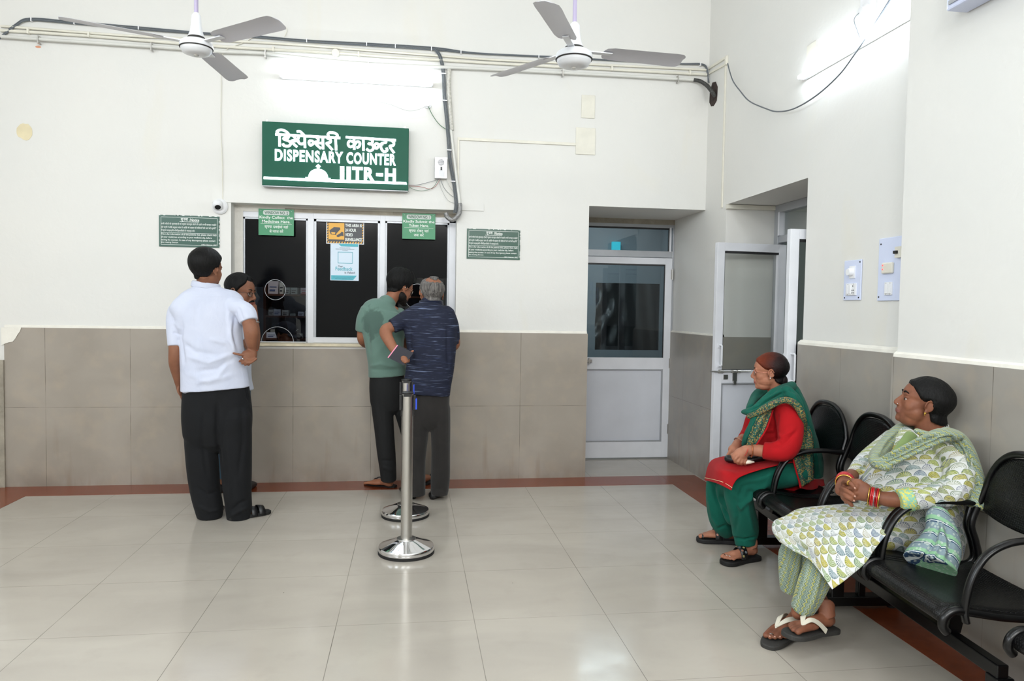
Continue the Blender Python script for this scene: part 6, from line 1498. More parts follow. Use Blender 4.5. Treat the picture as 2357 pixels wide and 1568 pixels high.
# ------------------------------------------------------------------ printed cloths
def planar(g, X0=0.0):
    """cloth print coordinates in metres: u across the picture, v up"""
    p = g.pos('World'); n = g.N.new('ShaderNodeVectorMath'); n.operation = 'DOT_PRODUCT'; g.L.new(p, n.inputs[0]); n.inputs[1].default_value = tuple(_r)
    n2 = g.N.new('ShaderNodeVectorMath'); n2.operation = 'DOT_PRODUCT'; g.L.new(p, n2.inputs[0]); n2.inputs[1].default_value = (.35, .8, 1.0)
    return n.outputs['Value'], n2.outputs['Value'], p
def uv_coords(g):
    uv = g.N.new('ShaderNodeUVMap'); x, y, z = g.xyz(uv.outputs[0]); return x, y
def chevron_mat(name, use_uv=False, w=.034, amp=.0095, per=.052, ang=0.0):
    m = bpy.data.materials.new(name); g = G(m); u, v, p = planar(g)
    if use_uv: u, v = uv_coords(g)
    if ang:
        ca, sa = math.cos(ang), math.sin(ang); u2 = g.math('ADD', g.math('MULTIPLY', u, ca), g.math('MULTIPLY', v, sa)); v = g.math('SUBTRACT', g.math('MULTIPLY', v, ca), g.math('MULTIPLY', u, sa)); u = u2
    # zigzag bands running along v, offset sideways by a triangle wave
    tri = g.math('ABSOLUTE', g.math('SUBTRACT', g.math('FRACT', g.math('DIVIDE', v, w*.62)), .5))
    wob = g.math('MULTIPLY', g.math('SUBTRACT', g.noise(p, 18, 2), .5), .012)
    s_ = g.math('FRACT', g.math('DIVIDE', g.math('ADD', g.math('ADD', u, wob), g.math('MULTIPLY', tri, amp*2)), per))
    cr = g.N.new('ShaderNodeValToRGB'); cr.color_ramp.interpolation = 'CONSTANT'; e = cr.color_ramp.elements
    stops = [(0, (122, 138, 130)), (.10, (176, 170, 78)), (.19, (54, 78, 44)), (.24, (124, 142, 132)), (.38, (74, 100, 74)), (.42, (160, 170, 158)), (.50, (130, 144, 118)), (.58, (62, 84, 54)), (.63, (180, 176, 92)), (.70, (114, 134, 122)), (.84, (88, 110, 94)), (.88, (150, 162, 152)), (.94, (66, 88, 62))]
    e[0].position = 0; e[0].color = lin(stops[0][1])+(1,); e[1].position = stops[1][0]; e[1].color = lin(stops[1][1])+(1,)
    for q, c in stops[2:]: el = e.new(q); el.color = lin(c)+(1,)
    g.L.new(s_, cr.inputs[0]); g.L.new(g.mix(g.maprange(g.noise(p, 60, 3), .3, .8, 0, .3), cr.outputs[0], lin((150, 162, 142))), g.b.inputs['Base Color'])
    g.b.inputs['Roughness'].default_value = .85; g.b.inputs['Sheen Weight'].default_value = .15; g.bump(g.noise(p, 900, 2), .12, .002); return m
def fan_mat(name, use_uv=False, w=.052):
    """white cotton block-printed with rows of scallop fans"""
    m = bpy.data.materials.new(name); g = G(m); u, v, p = planar(g)
    if use_uv: u, v = uv_coords(g)
    h = w*.52
    wu = g.math('MULTIPLY', g.math('SUBTRACT', g.noise(p, 7, 2), .5), .02); u = g.math('ADD', u, wu); v = g.math('ADD', v, g.math('MULTIPLY', g.math('SUBTRACT', g.noise(g.vscale(p, (1, 1, 1.3)), 6, 2), .5), .02))
    row = g.math('FLOOR', g.math('DIVIDE', v, h)); odd = g.math('MULTIPLY', g.math('FRACT', g.math('MULTIPLY', row, .5)), 1.0)
    U = g.math('ADD', g.math('DIVIDE', u, w), odd); col = g.math('FLOOR', U); x = g.math('SUBTRACT', g.math('SUBTRACT', U, col), .5)
    y = g.math('MULTIPLY', g.math('SUBTRACT', g.math('DIVIDE', v, h), row), .50)
    y2 = g.math('ADD', y, .02); d = g.math('SQRT', g.math('ADD', g.math('MULTIPLY', x, x), g.math('MULTIPLY', y2, y2)))
    ang = g.math('ARCTAN2', x, g.math('ADD', y2, .001))
    cid = g.N.new('ShaderNodeTexWhiteNoise'); cid.noise_dimensions = '2D'; cx = g.N.new('ShaderNodeCombineXYZ'); g.L.new(col, cx.inputs[0]); g.L.new(row, cx.inputs[1]); g.L.new(cx.outputs[0], cid.inputs['Vector'])
    k = cid.outputs['Value']
    def ramp(x_, stops):
        cr = g.N.new('ShaderNodeValToRGB'); cr.color_ramp.interpolation = 'CONSTANT'; e = cr.color_ramp.elements
        e[0].position = 0; e[0].color = lin(stops[0])+(1,); e[1].position = 1/len(stops); e[1].color = lin(stops[1])+(1,)
        for i, c in enumerate(stops[2:]): el = e.new((i+2)/len(stops)); el.color = lin(c)+(1,)
        g.L.new(x_, cr.inputs[0]); return cr.outputs[0]
    ink = ramp(k, [(66, 92, 78), (122, 112, 44), (66, 74, 112), (84, 106, 66), (58, 84, 92), (112, 122, 58)])
    wash = ramp(g.math('FRACT', g.math('MULTIPLY', k, 7.3)), [(190, 180, 92), (168, 182, 150), (208, 210, 208), (178, 184, 112), (160, 174, 178), (210, 210, 204)])
    rays = g.math('GREATER_THAN', g.math('SINE', g.math('MULTIPLY', ang, 19.0)), .25)
    rings_ = g.math('GREATER_THAN', g.math('SINE', g.math('MULTIPLY', d, 62.0)), .15)
    sel = g.math('GREATER_THAN', g.math('FRACT', g.math('MULTIPLY', k, 3.7)), .45)
    pat = g.math('ADD', g.math('MULTIPLY', rays, sel), g.math('MULTIPLY', rings_, g.math('SUBTRACT', 1.0, sel)))
    inside = g.math('MULTIPLY', g.math('LESS_THAN', g.math('SQRT', g.math('ADD', g.math('MULTIPLY', x, x), g.math('MULTIPLY', y2, g.math('MULTIPLY', y2, .9)))), .462), g.math('GREATER_THAN', d, .05))
    rim = g.math('MULTIPLY', g.math('GREATER_THAN', d, .40), inside)
    white = lin((203, 205, 204)); c = g.mix(inside, white, wash); c = g.mix(g.math('MULTIPLY', g.math('MULTIPLY', pat, inside), .75), c, ink); c = g.mix(g.math('MULTIPLY', rim, .45), c, ink)
    c = g.mix(g.maprange(g.noise(p, 90, 3), .45, .7, 0, .3), c, white)
    g.L.new(c, g.b.inputs['Base Color']); g.b.inputs['Roughness'].default_value = .85; g.b.inputs['Sheen Weight'].default_value = .15; g.bump(g.noise(p, 900, 2), .12, .002); return m
def floral_mat(name):
    m = bpy.data.materials.new(name); g = G(m); p = g.pos('World')
    v1 = g.N.new('ShaderNodeTexVoronoi'); v1.inputs['Scale'].default_value = 62; v1.feature = 'DISTANCE_TO_EDGE'; g.L.new(p, v1.inputs['Vector'])
    v2 = g.N.new('ShaderNodeTexVoronoi'); v2.inputs['Scale'].default_value = 150; g.L.new(p, v2.inputs['Vector'])
    n = g.noise(p, 28, 4, 1.5)
    a = g.math('MULTIPLY', g.math('LESS_THAN', v2.outputs['Distance'], .46), g.math('GREATER_THAN', n, .42))
    c = g.mix(a, lin((10, 74, 64)), lin((146, 128, 66))); b_ = g.math('MULTIPLY', g.math('LESS_THAN', v1.outputs['Distance'], .035), g.math('GREATER_THAN', n, .52))
    c = g.mix(b_, c, lin((96, 34, 44))); g.L.new(c, g.b.inputs['Base Color']); g.b.inputs['Roughness'].default_value = .7; g.bump(v2.outputs['Distance'], .3, .002); return m
def patch(rows, n=40, m=30, thick=.004, name='cloth', mats=None, parent=None, folds=None, ripple=None, smooth=2):
    """draped sheet through rows of (x, y, Y) photo points, each row the same direction"""
    R = []
    for r_ in rows:
        P = spline([at(*q) for q in r_], 12); L = [0]
        for i in range(1, len(P)): L.append(L[-1]+(P[i]-P[i-1]).length)
        o = []
        for i in range(n+1):
            t = L[-1]*i/n; j = max(k for k in range(len(L)) if L[k] <= t+1e-9); j = min(j, len(P)-2); f = (t-L[j])/max(1e-9, L[j+1]-L[j]); o.append(P[j].lerp(P[j+1], min(1, f)))
        R.append(o)
    cols = [spline([R[j][i] for j in range(len(R))], max(2, m//max(1, len(R)-1))) for i in range(n+1)]
    G2 = [[cols[i][j] for i in range(n+1)] for j in range(len(cols[0]))]
    if ripple:
        for j, row in enumerate(G2):
            for i, q in enumerate(row):
                v = (q-CAMP).normalized(); row[i] = q+v*ripple(i/n, j/(len(G2)-1))
    o = sheet_obj(name, G2, thick, mats, parent)
    me = o.data
    if folds:
        W0 = np.array(parent['_w']); V = np.empty(len(me.vertices)*3); me.vertices.foreach_get('co', V); V = V.reshape(-1, 3)+W0
        N = vnormals(me); view = V-np.array([0, 0, CAM_H]); s_ = np.sign(-(N*view).sum(1)); V = fold_disp(V, N*s_[:, None], folds)
        me.vertices.foreach_set('co', (V-W0).ravel()); me.update()
    return o
def bangle(parent, name, c, axis, r, th, m, sq=1.0):
    c = Vector(c); ax = Vector(axis).normalized(); a = ax.cross(Vector((0, 0, 1))).normalized(); b_ = ax.cross(a)
    P = [c+a*r*math.cos(2*PI*k/32)+b_*r*sq*math.sin(2*PI*k/32) for k in range(33)]
    return MB().tube(P, th, 8, False).build(name, m, parent, True)
# ------------------------------------------------------------------ seated woman in red and green
SKW = skin_mat('fair_brown_skin', (170, 116, 92), (152, 99, 76)); LIPW = mat('muted_rose_lips', (142, 82, 76), .4)
RED = cloth_mat('crimson_cotton', (172, 10, 20), (154, 8, 16), crease=.25, sheen=.03); GRN = cloth_mat('emerald_cotton', (6, 92, 76), (4, 80, 66), crease=.3, sheen=.05); FLO = floral_mat('gold_floral_embroidery')
def build_w1():
    t = person('seated woman in a red kurta with emerald trousers and gold-bordered green scarf, wearing glasses', (2.05, 3.76, 0))
    hc = at(1769, 855, 3.80); H = Head(hc, (-.88, .46, -.07), (-.05, 0, 1), .86, 1.04)
    sk = MB(); H.build(sk, at(1796, 920, 3.82), .050, nose=.85, jaw=1.08, fat=.008)
    add_limb(sk, [(1796, 935, 3.82, 24, 30), (1792, 960, 3.80, 36, 44), (1795, 1040, 3.82, 40, 42), (1812, 1090, 3.84, 40, 44)])
    # near (left) forearm and fist
    add_limb(sk, [(1810, 960, 3.64, 13, 13), (1820, 1000, 3.58, 13, 13), (1808, 1032, 3.57, 13, 13), (1775, 1040, 3.59, 13, 13), (1745, 1037, 3.62, 14, 14), (1722, 1035, 3.66, 11.5, 12), (1714, 1038, 3.67, 12, 13)])
    add_limb(sk, [(1718, 1038, 3.67, 12, 13), (1706, 1045, 3.68, 15, 14), (1697, 1052, 3.69, 14, 13)])
    for k, (a, b_, c) in enumerate((((1702, 1048), (1693, 1056), (1692, 1064)), ((1706, 1053), (1699, 1062), (1699, 1068)), ((1712, 1056), (1706, 1065), (1707, 1069)), ((1717, 1057), (1714, 1065), (1716, 1069)))):
        finger(sk, pxY([(a[0], a[1], 3.665), (b_[0], b_[1], 3.655), (c[0], c[1], 3.675)]), .0095, .008)
    finger(sk, pxY([(1705, 1042, 3.70), (1694, 1044, 3.71), (1684, 1047, 3.71)]), .0095, .0085)
    # far (right) hand
    add_limb(sk, [(1752, 955, 4.0, 12, 12), (1732, 985, 4.02, 11, 12), (1715, 1005, 3.99, 11, 12), (1703, 1016, 3.93, 11, 12), (1697, 1022, 3.90, 10.5, 12), (1694, 1030, 3.87, 12, 13), (1688, 1037, 3.84, 13, 11)])
    for k, (a, b_, c) in enumerate((((1686, 1034), (1679, 1041), (1673, 1051)), ((1689, 1037), (1683, 1044), (1677, 1051)), ((1692, 1040), (1687, 1047), (1682, 1053)))):
        finger(sk, pxY([(a[0], a[1], 3.83), (b_[0], b_[1], 3.82), (c[0], c[1], 3.82)]), .009, .0075)
    finger(sk, pxY([(1697, 1032, 3.84), (1700, 1038, 3.81), (1698, 1043, 3.80)]), .009, .008)
    # thighs, shins
    add_limb(sk, [(1800, 1096, 3.70, 18, 18), (1740, 1098, 3.71, 17, 17), (1708, 1106, 3.73, 15, 15), (1708, 1150, 3.75, 15, 15), (1722, 1220, 3.79, 12, 12), (1728, 1258, 3.80, 11, 11)]); add_limb(sk, [(1780, 1086, 3.95, 18, 18), (1700, 1086, 3.98, 16, 16), (1658, 1094, 4.0, 14, 14), (1655, 1150, 4.02, 13, 13), (1668, 1215, 4.04, 11, 11)])
    z_ = .028
    P1, d1, n1, u1, L1, tp1 = foot(sk, onfloor(1742, 1277, z_), onfloor(1668, 1288, z_)+Vector((-.01, -.012, 0)), .042, True, ankle=at(1730, 1250, 3.80))
    P2, d2, n2, u2, L2, tp2 = foot(sk, onfloor(1697, 1242, z_), onfloor(1607, 1236, z_), .042, False, ankle=at(1672, 1218, 4.05))
    body = grow(sk, 'body', [SKW, LIPW], t, .0038, 3, zone=H.lip_zone)
    H.hair(t, body, [(0, .070), (28, .062), (46, .044), (62, .022), (80, .012), (90, .014), (102, -.02), (118, -.06), (145, -.085), (180, -.09)], lambda a, z: .009+.006*max(0, min(1, (abs(a)-80)/60))*max(0, min(1, (.06-z)/.05)), hair_w1(H))
    b = MB(); H.e(b, (0, -.085, -.060), (.036, .030, .036), 18); b.build('hair_bun', hair_mat('dark_bun_hair', (26, 14, 14), (14, 10, 12)), t, True)
    H.eyes(t, EYEW, IRIS); H.brows(t, HBLACK, th=.0018); glasses(H, t, mat('rose_gold_frame', (206, 140, 120), .25, metal=.9), .0195)
    for q in ((-.0845, -.010, -.037), (-.0850, -.012, -.030)): MB().sph(H.L(*q), .0034, 10).build('ear_stud', SILVER, t, True)
    # kurta
    ku = MB()
    add_limb(ku, [(1792, 912, 3.80, 20, 22), (1790, 928, 3.80, 40, 60), (1788, 950, 3.80, 50, 68), (1785, 990, 3.80, 52, 62), (1790, 1030, 3.82, 54, 62), (1800, 1065, 3.83, 56, 66), (1812, 1098, 3.84, 60, 72)], (True, False), 36)
    add_limb(ku, [(1806, 938, 3.66, 28, 30), (1818, 975, 3.60, 30, 28), (1818, 1015, 3.56, 27, 27), (1806, 1036, 3.56, 26, 25), (1782, 1040, 3.58, 22, 23), (1757, 1037, 3.61, 20, 20)], (True, False), 24)
    add_limb(ku, [(1765, 935, 3.98, 26, 28), (1740, 965, 4.03, 23, 24), (1725, 995, 4.03, 18, 20), (1711, 1011, 3.97, 14.5, 15)], (True, False), 22)
    F = [([(1790, 950), (1785, 990), (1795, 1020)], 4, -.006), ([(1830, 990), (1800, 1005), (1790, 1000)], 5, .005), ([(1838, 985), (1812, 1018), (1780, 1030)], 5, -.004), ([(1755, 1000), (1785, 998)], 4, -.005), ([(1760, 985), (1778, 980)], 4, -.004), ([(1800, 1012), (1775, 1020)], 4, .005)]
    grow(ku, 'kurta', RED, t, .0055, 4, F, wob=.0025)
    # kurta front panel over the lap with a cream stitched hem
    rows = [[(1838, 1062, 3.62), (1836, 1050, 3.85), (1820, 1040, 4.08)], [(1790, 1071, 3.60), (1780, 1049, 3.80), (1770, 1036, 4.08)], [(1740, 1084, 3.61), (1725, 1058, 3.80), (1715, 1046, 4.09)], [(1704, 1098, 3.62), (1680, 1066, 3.80), (1662, 1052, 4.12)], [(1690, 1112, 3.60), (1655, 1080, 3.78), (1634, 1065, 4.12)], [(1683, 1129, 3.58), (1650, 1113, 3.74), (1622, 1106, 4.12)]]
    patch(rows, 36, 40, .004, 'kurta_panel', RED, t, folds=[([(1700, 1095), (1660, 1085), (1630, 1085)], 6, .004), ([(1760, 1070), (1700, 1080), (1650, 1075)], 6, -.003)], ripple=lambda u, v: .005*math.sin(u*9+v*4))
    P = spline([at(x, y, Y_) for x, y, Y_ in ((1685, 1123, 3.572), (1668, 1112, 3.65), (1650, 1106, 3.735), (1622, 1100, 4.11))], 8); MB().tube(P, .0016, 6).build('hem_stitching', mat('cream_thread', (220, 190, 150), .7), t, True)
    # salwar
    sa = MB()
    add_limb(sa, [(1835, 1090, 3.66, 28, 34), (1790, 1094, 3.68, 32, 34), (1740, 1104, 3.71, 27, 28), (1708, 1112, 3.72, 27, 26), (1700, 1130, 3.73, 33, 29), (1706, 1170, 3.75, 30, 28), (1714, 1210, 3.78, 31, 28), (1715, 1232, 3.79, 29, 26), (1715, 1241, 3.79, 25, 22), (1716, 1254, 3.79, 24, 21)], (True, False), 26)
    add_limb(sa, [(1810, 1080, 3.95, 30, 36), (1740, 1090, 3.98, 27, 30), (1672, 1097, 4.0, 23, 24), (1652, 1112, 4.01, 24, 24), (1652, 1150, 4.02, 26, 26), (1660, 1195, 4.03, 27, 26), (1670, 1214, 4.04, 24, 24), (1678, 1224, 4.05, 20, 20)], (True, False), 26)
    add_limb(sa, [(1835, 1092, 3.72, 26, 30), (1835, 1092, 3.98, 26, 30)], (True, True), 20, 1); add_limb(sa, [(1680, 1105, 3.80, 20, 20), (1668, 1130, 3.92, 20, 20), (1690, 1190, 3.9, 22, 20)], (True, True), 18)
    F = [([(1640, 1115), (1650, 1150), (1680, 1195)], 4, -.008), ([(1652, 1115), (1656, 1150), (1668, 1185)], 3.5, .007), ([(1628, 1130), (1640, 1190), (1655, 1215)], 4, .005), ([(1770, 1118), (1735, 1128), (1722, 1160)], 5, .008), ([(1765, 1126), (1740, 1135), (1728, 1155)], 3.5, -.007), ([(1730, 1140), (1705, 1170), (1695, 1160)], 5, .006),
         ([(1745, 1110), (1710, 1120), (1700, 1150)], 6, -.005), ([(1688, 1238), (1712, 1243), (1742, 1236)], 2.2, -.010), ([(1690, 1228), (1700, 1190), (1690, 1140)], 5, -.005), ([(1735, 1228), (1725, 1190), (1718, 1160)], 5, .005), ([(1650, 1218), (1670, 1210), (1688, 1214)], 3, -.006), ([(1790, 1080), (1760, 1100), (1720, 1112)], 6, .004)]
    grow(sa, 'trousers', GRN, t, .0055, 4, F, wob=.0035, wobs=12)
    # scarf: draped in U folds over chest and near shoulder, tail down the back
    sc = MB()
    add_limb(sc, [(1816, 893, 3.80, 12, 20), (1798, 905, 3.72, 18, 22), (1770, 925, 3.66, 19, 22), (1742, 945, 3.68, 14, 22), (1722, 948, 3.76, 7, 18)], (True, True), 22)
    add_limb(sc, [(1814, 896, 3.93, 11, 18), (1790, 898, 4.02, 14, 18), (1752, 905, 4.0, 14, 18), (1736, 925, 3.92, 13, 18), (1728, 944, 3.80, 10, 16)], (True, True), 20)
    add_limb(sc, [(1830, 900, 3.84, 12, 40), (1845, 935, 3.80, 13, 46), (1856, 975, 3.80, 14, 50), (1868, 1020, 3.82, 15, 48), (1878, 1065, 3.84, 16, 40), (1880, 1098, 3.84, 14, 30)], (True, False), 24)
    add_limb(sc, [(1812, 902, 3.66, 14, 18), (1832, 925, 3.60, 13, 16), (1846, 960, 3.60, 9, 18), (1852, 985, 3.66, 10, 20)], (True, True), 18)
    add_limb(sc, [(1742, 948, 3.68, 12, 14), (1738, 975, 3.66, 12, 12), (1722, 1005, 3.68, 11, 10), (1712, 1022, 3.72, 6, 8)], (True, True), 18)
    F = [([(1722, 944), (1760, 925), (1800, 905)], 3, -.008), ([(1726, 950), (1765, 932), (1810, 910)], 3, .006), ([(1735, 935), (1760, 912), (1790, 895)], 3, -.008), ([(1745, 920), (1765, 903), (1785, 892)], 3, .006), ([(1845, 930), (1865, 990), (1880, 1060)], 4, -.008), ([(1855, 950), (1872, 1010), (1888, 1080)], 4, .006), ([(1815, 895), (1835, 905), (1850, 930)], 3, -.005), ([(1740, 960), (1728, 990), (1716, 1015)], 3, .006)]
    grow(sc, 'scarf', GRN, t, .0045, 3, F+[([(1724, 946), (1770, 918), (1812, 900)], 2.2, -.006), ([(1790, 915), (1815, 918), (1838, 935)], 2.5, -.005), ([(1835, 915), (1862, 985), (1876, 1050)], 3, -.007), ([(1862, 960), (1882, 1040), (1892, 1090)], 3, -.006)], wob=.003, wobs=14)
    sb = MB()
    add_limb(sb, [(1728, 957, 3.68, 8, 12), (1755, 944, 3.615, 9, 9), (1785, 928, 3.57, 8, 8), (1808, 921, 3.555, 8, 8), (1832, 932, 3.545, 9, 8), (1847, 958, 3.55, 8, 9), (1851, 985, 3.60, 7, 9), (1845, 1010, 3.62, 6, 8)], (True, True), 18); grow(sb, 'scarf_border', FLO, t, .004, 2, [([(1735, 955), (1785, 932), (1830, 935)], 2, -.003)])
    patch([[(1756, 940, 3.63), (1778, 945, 3.63)], [(1735, 978, 3.62), (1760, 990, 3.62)], [(1722, 1010, 3.64), (1748, 1012, 3.62)], [(1718, 1032, 3.66), (1736, 1030, 3.64)]], 16, 20, .004, 'scarf_end', FLO, t, ripple=lambda u, v: .004*math.sin(u*10))
    P = spline([at(x, y, Y_) for x, y, Y_ in ((1779, 944, 3.625), (1766, 984, 3.61), (1749, 1012, 3.61), (1738, 1030, 3.63))], 6); MB().tube(P, .0045, 8).build('scarf_piping', RED, t, True)
    patch([[(1843, 980, 3.60), (1862, 982, 3.62)], [(1834, 1005, 3.60), (1871, 1008, 3.62)], [(1826, 1040, 3.595), (1872, 1045, 3.61)], [(1832, 1075, 3.585), (1872, 1080, 3.60)], [(1845, 1122, 3.58), (1872, 1105, 3.60)]], 18, 26, .004, 'scarf_tail', FLO, t, ripple=lambda u, v: .005*math.sin(u*12+v*2))
    P = spline([at(x, y, Y_) for x, y, Y_ in ((1842, 985, 3.60), (1832, 1008, 3.59), (1824, 1040, 3.58), (1830, 1075, 3.57), (1844, 1122, 3.57))], 6); MB().tube(P, .0045, 8).build('scarf_piping', RED, t, True)
    patch([[(1838, 1108, 3.58), (1870, 1104, 3.70), (1895, 1104, 3.85)], [(1842, 1124, 3.56), (1868, 1128, 3.66), (1898, 1118, 3.80)]], 20, 8, .005, 'kurta_back_panel', RED, t, ripple=lambda u, v: .006*math.sin(u*16))
    # bangles
    bangle(t, 'copper_bangle', at(1729, 1036, 3.645), (1, -.25, .0), .0365, .0038, mat('copper_beads', (156, 92, 58), .4, metal=.6)); bangle(t, 'wrist_thread', at(1716, 1037, 3.665), (1, -.2, -.35), .0335, .0018, mat('red_thread', (190, 60, 52), .8))
    bangle(t, 'dark_bangle', at(1701, 1018, 3.915), (.7, .2, .75), .031, .0024, mat('dark_red_beads', (84, 34, 34), .4)); bangle(t, 'beige_bangle', at(1703, 1016, 3.92), (.7, .2, .75), .0315, .0024, mat('pale_beads', (176, 134, 110), .4))
    # sandals with round studded straps
    STUD = [mat('gold_stud', (190, 176, 120), .4, metal=.4), mat('grey_stud', (128, 134, 140), .4, metal=.3), mat('rose_stud', (176, 128, 110), .4, metal=.3)]
    for (P, d, n, up, L, tp) in ((P1, d1, n1, u1, L1, tp1), (P2, d2, n2, u2, L2, tp2)):
        def Q(u, w, z): return P(u, w, z)
        prof = [(-.05, .020), (.02, .036), (.2, .037), (.4, .036), (.62, .045), (.82, .050), (.95, .042), (1.04, .020)]
        out = spline([Q(u, w, -.001) for u, w in prof]+[Q(u, -w, -.001) for u, w in reversed(prof)], 4, True); mb = MB(); mb.prism(out, up*-.025); s_ = mb.build('sandal', M['rubber'], t, bevel=.006)
        rg = []
        for k in range(13):
            th = PI*k/12; w_ = .041*math.cos(th); zz = .0+.064*math.sin(th)**.7; dx_ = .12*math.cos(th)*.25
            rg.append([Q(.42+dx_, w_, zz), Q(.60+dx_, w_*1.02, zz*.86), Q(.60+dx_, w_*1.06, zz*.86+.003), Q(.42+dx_, w_*1.06, zz+.004)])
        mb = MB(); mb.rings(rg); mb.build('strap', M['black'], s_, True)
        for k in range(9):
            th = PI*(k+.7)/10; w_ = .0455*math.cos(th); zz = .064*math.sin(th)**.7+.003; dx_ = .03*math.cos(th); nn = (n*math.cos(th)+up*math.sin(th)).normalized(); u_ = .47 if k % 2 else .55
            MB().lathe(Q(u_+dx_, w_, zz*(.95 if k % 2 else .9)), [(0, 0), (.0075, 0), (.007, .002), (0, .0028)], 6, nn).build('stud', STUD[k % 3], s_)
        mb = MB(); c_ = tp[0][0]; mb.lathe(c_-d*.012, [(.0135, -.005), (.0155, -.005), (.0155, .005), (.0135, .005)], 18, d); mb.build('toe_loop', M['black'], s_, True, auto=40)
        for k in (1, 2): c_ = tp[k][0]; mb = MB(); mb.lathe(c_-d*.014+up*.004, [(.009, -.0018), (.0115, 0), (.009, .0018)], 14, d); mb.build('toe_ring', SILVER, t, True)
def hair_w1(H):
    m = bpy.data.materials.new('henna_and_black_hair'); g = G(m); p = g.pos('World')
    o = H.L(0, .075, .075); d = g.N.new('ShaderNodeVectorMath'); d.operation = 'DISTANCE'; g.L.new(p, d.inputs[0]); d.inputs[1].default_value = tuple(o)
    n = g.noise(p, 150, 4, .6); x = g.math('ADD', d.outputs['Value'], g.math('MULTIPLY', g.math('SUBTRACT', g.noise(p, 25, 3), .5), .05))
    c = g.mix(g.maprange(x, .05, .13), lin((104, 40, 16)), lin((38, 13, 11))); c = g.mix(g.maprange(x, .11, .17), c, lin((11, 7, 8)))
    g.L.new(c, g.b.inputs['Base Color']); g.b.inputs['Roughness'].default_value = .5; g.b.inputs['Specular IOR Level'].default_value = .18; g.bump(n, .6, .004); return m
build_w1()
t = thing('hand_purse', 'small black purse with a white cloth lying in the red kurta woman\'s lap', 'purse', at(1730, 1062, 3.68))
b = MB(); add_limb(b, [(1676, 1056, 3.80, 9, 10), (1700, 1060, 3.76, 9, 14), (1730, 1058, 3.74, 9, 16), (1758, 1053, 3.72, 8, 14)], (True, True), 20); grow(b, 'purse', mat('black_glossy_purse', (16, 16, 20), .3), t, .004, 3)
b = MB(); add_limb(b, [(1712, 1066, 3.67, 4, 8), (1722, 1064, 3.665, 5, 9), (1733, 1064, 3.67, 2.5, 6)], (True, True), 14); grow(b, 'white_cloth', cloth_mat('cream_cloth', (232, 226, 208)), t, .003, 2, wob=.002, wobs=60)
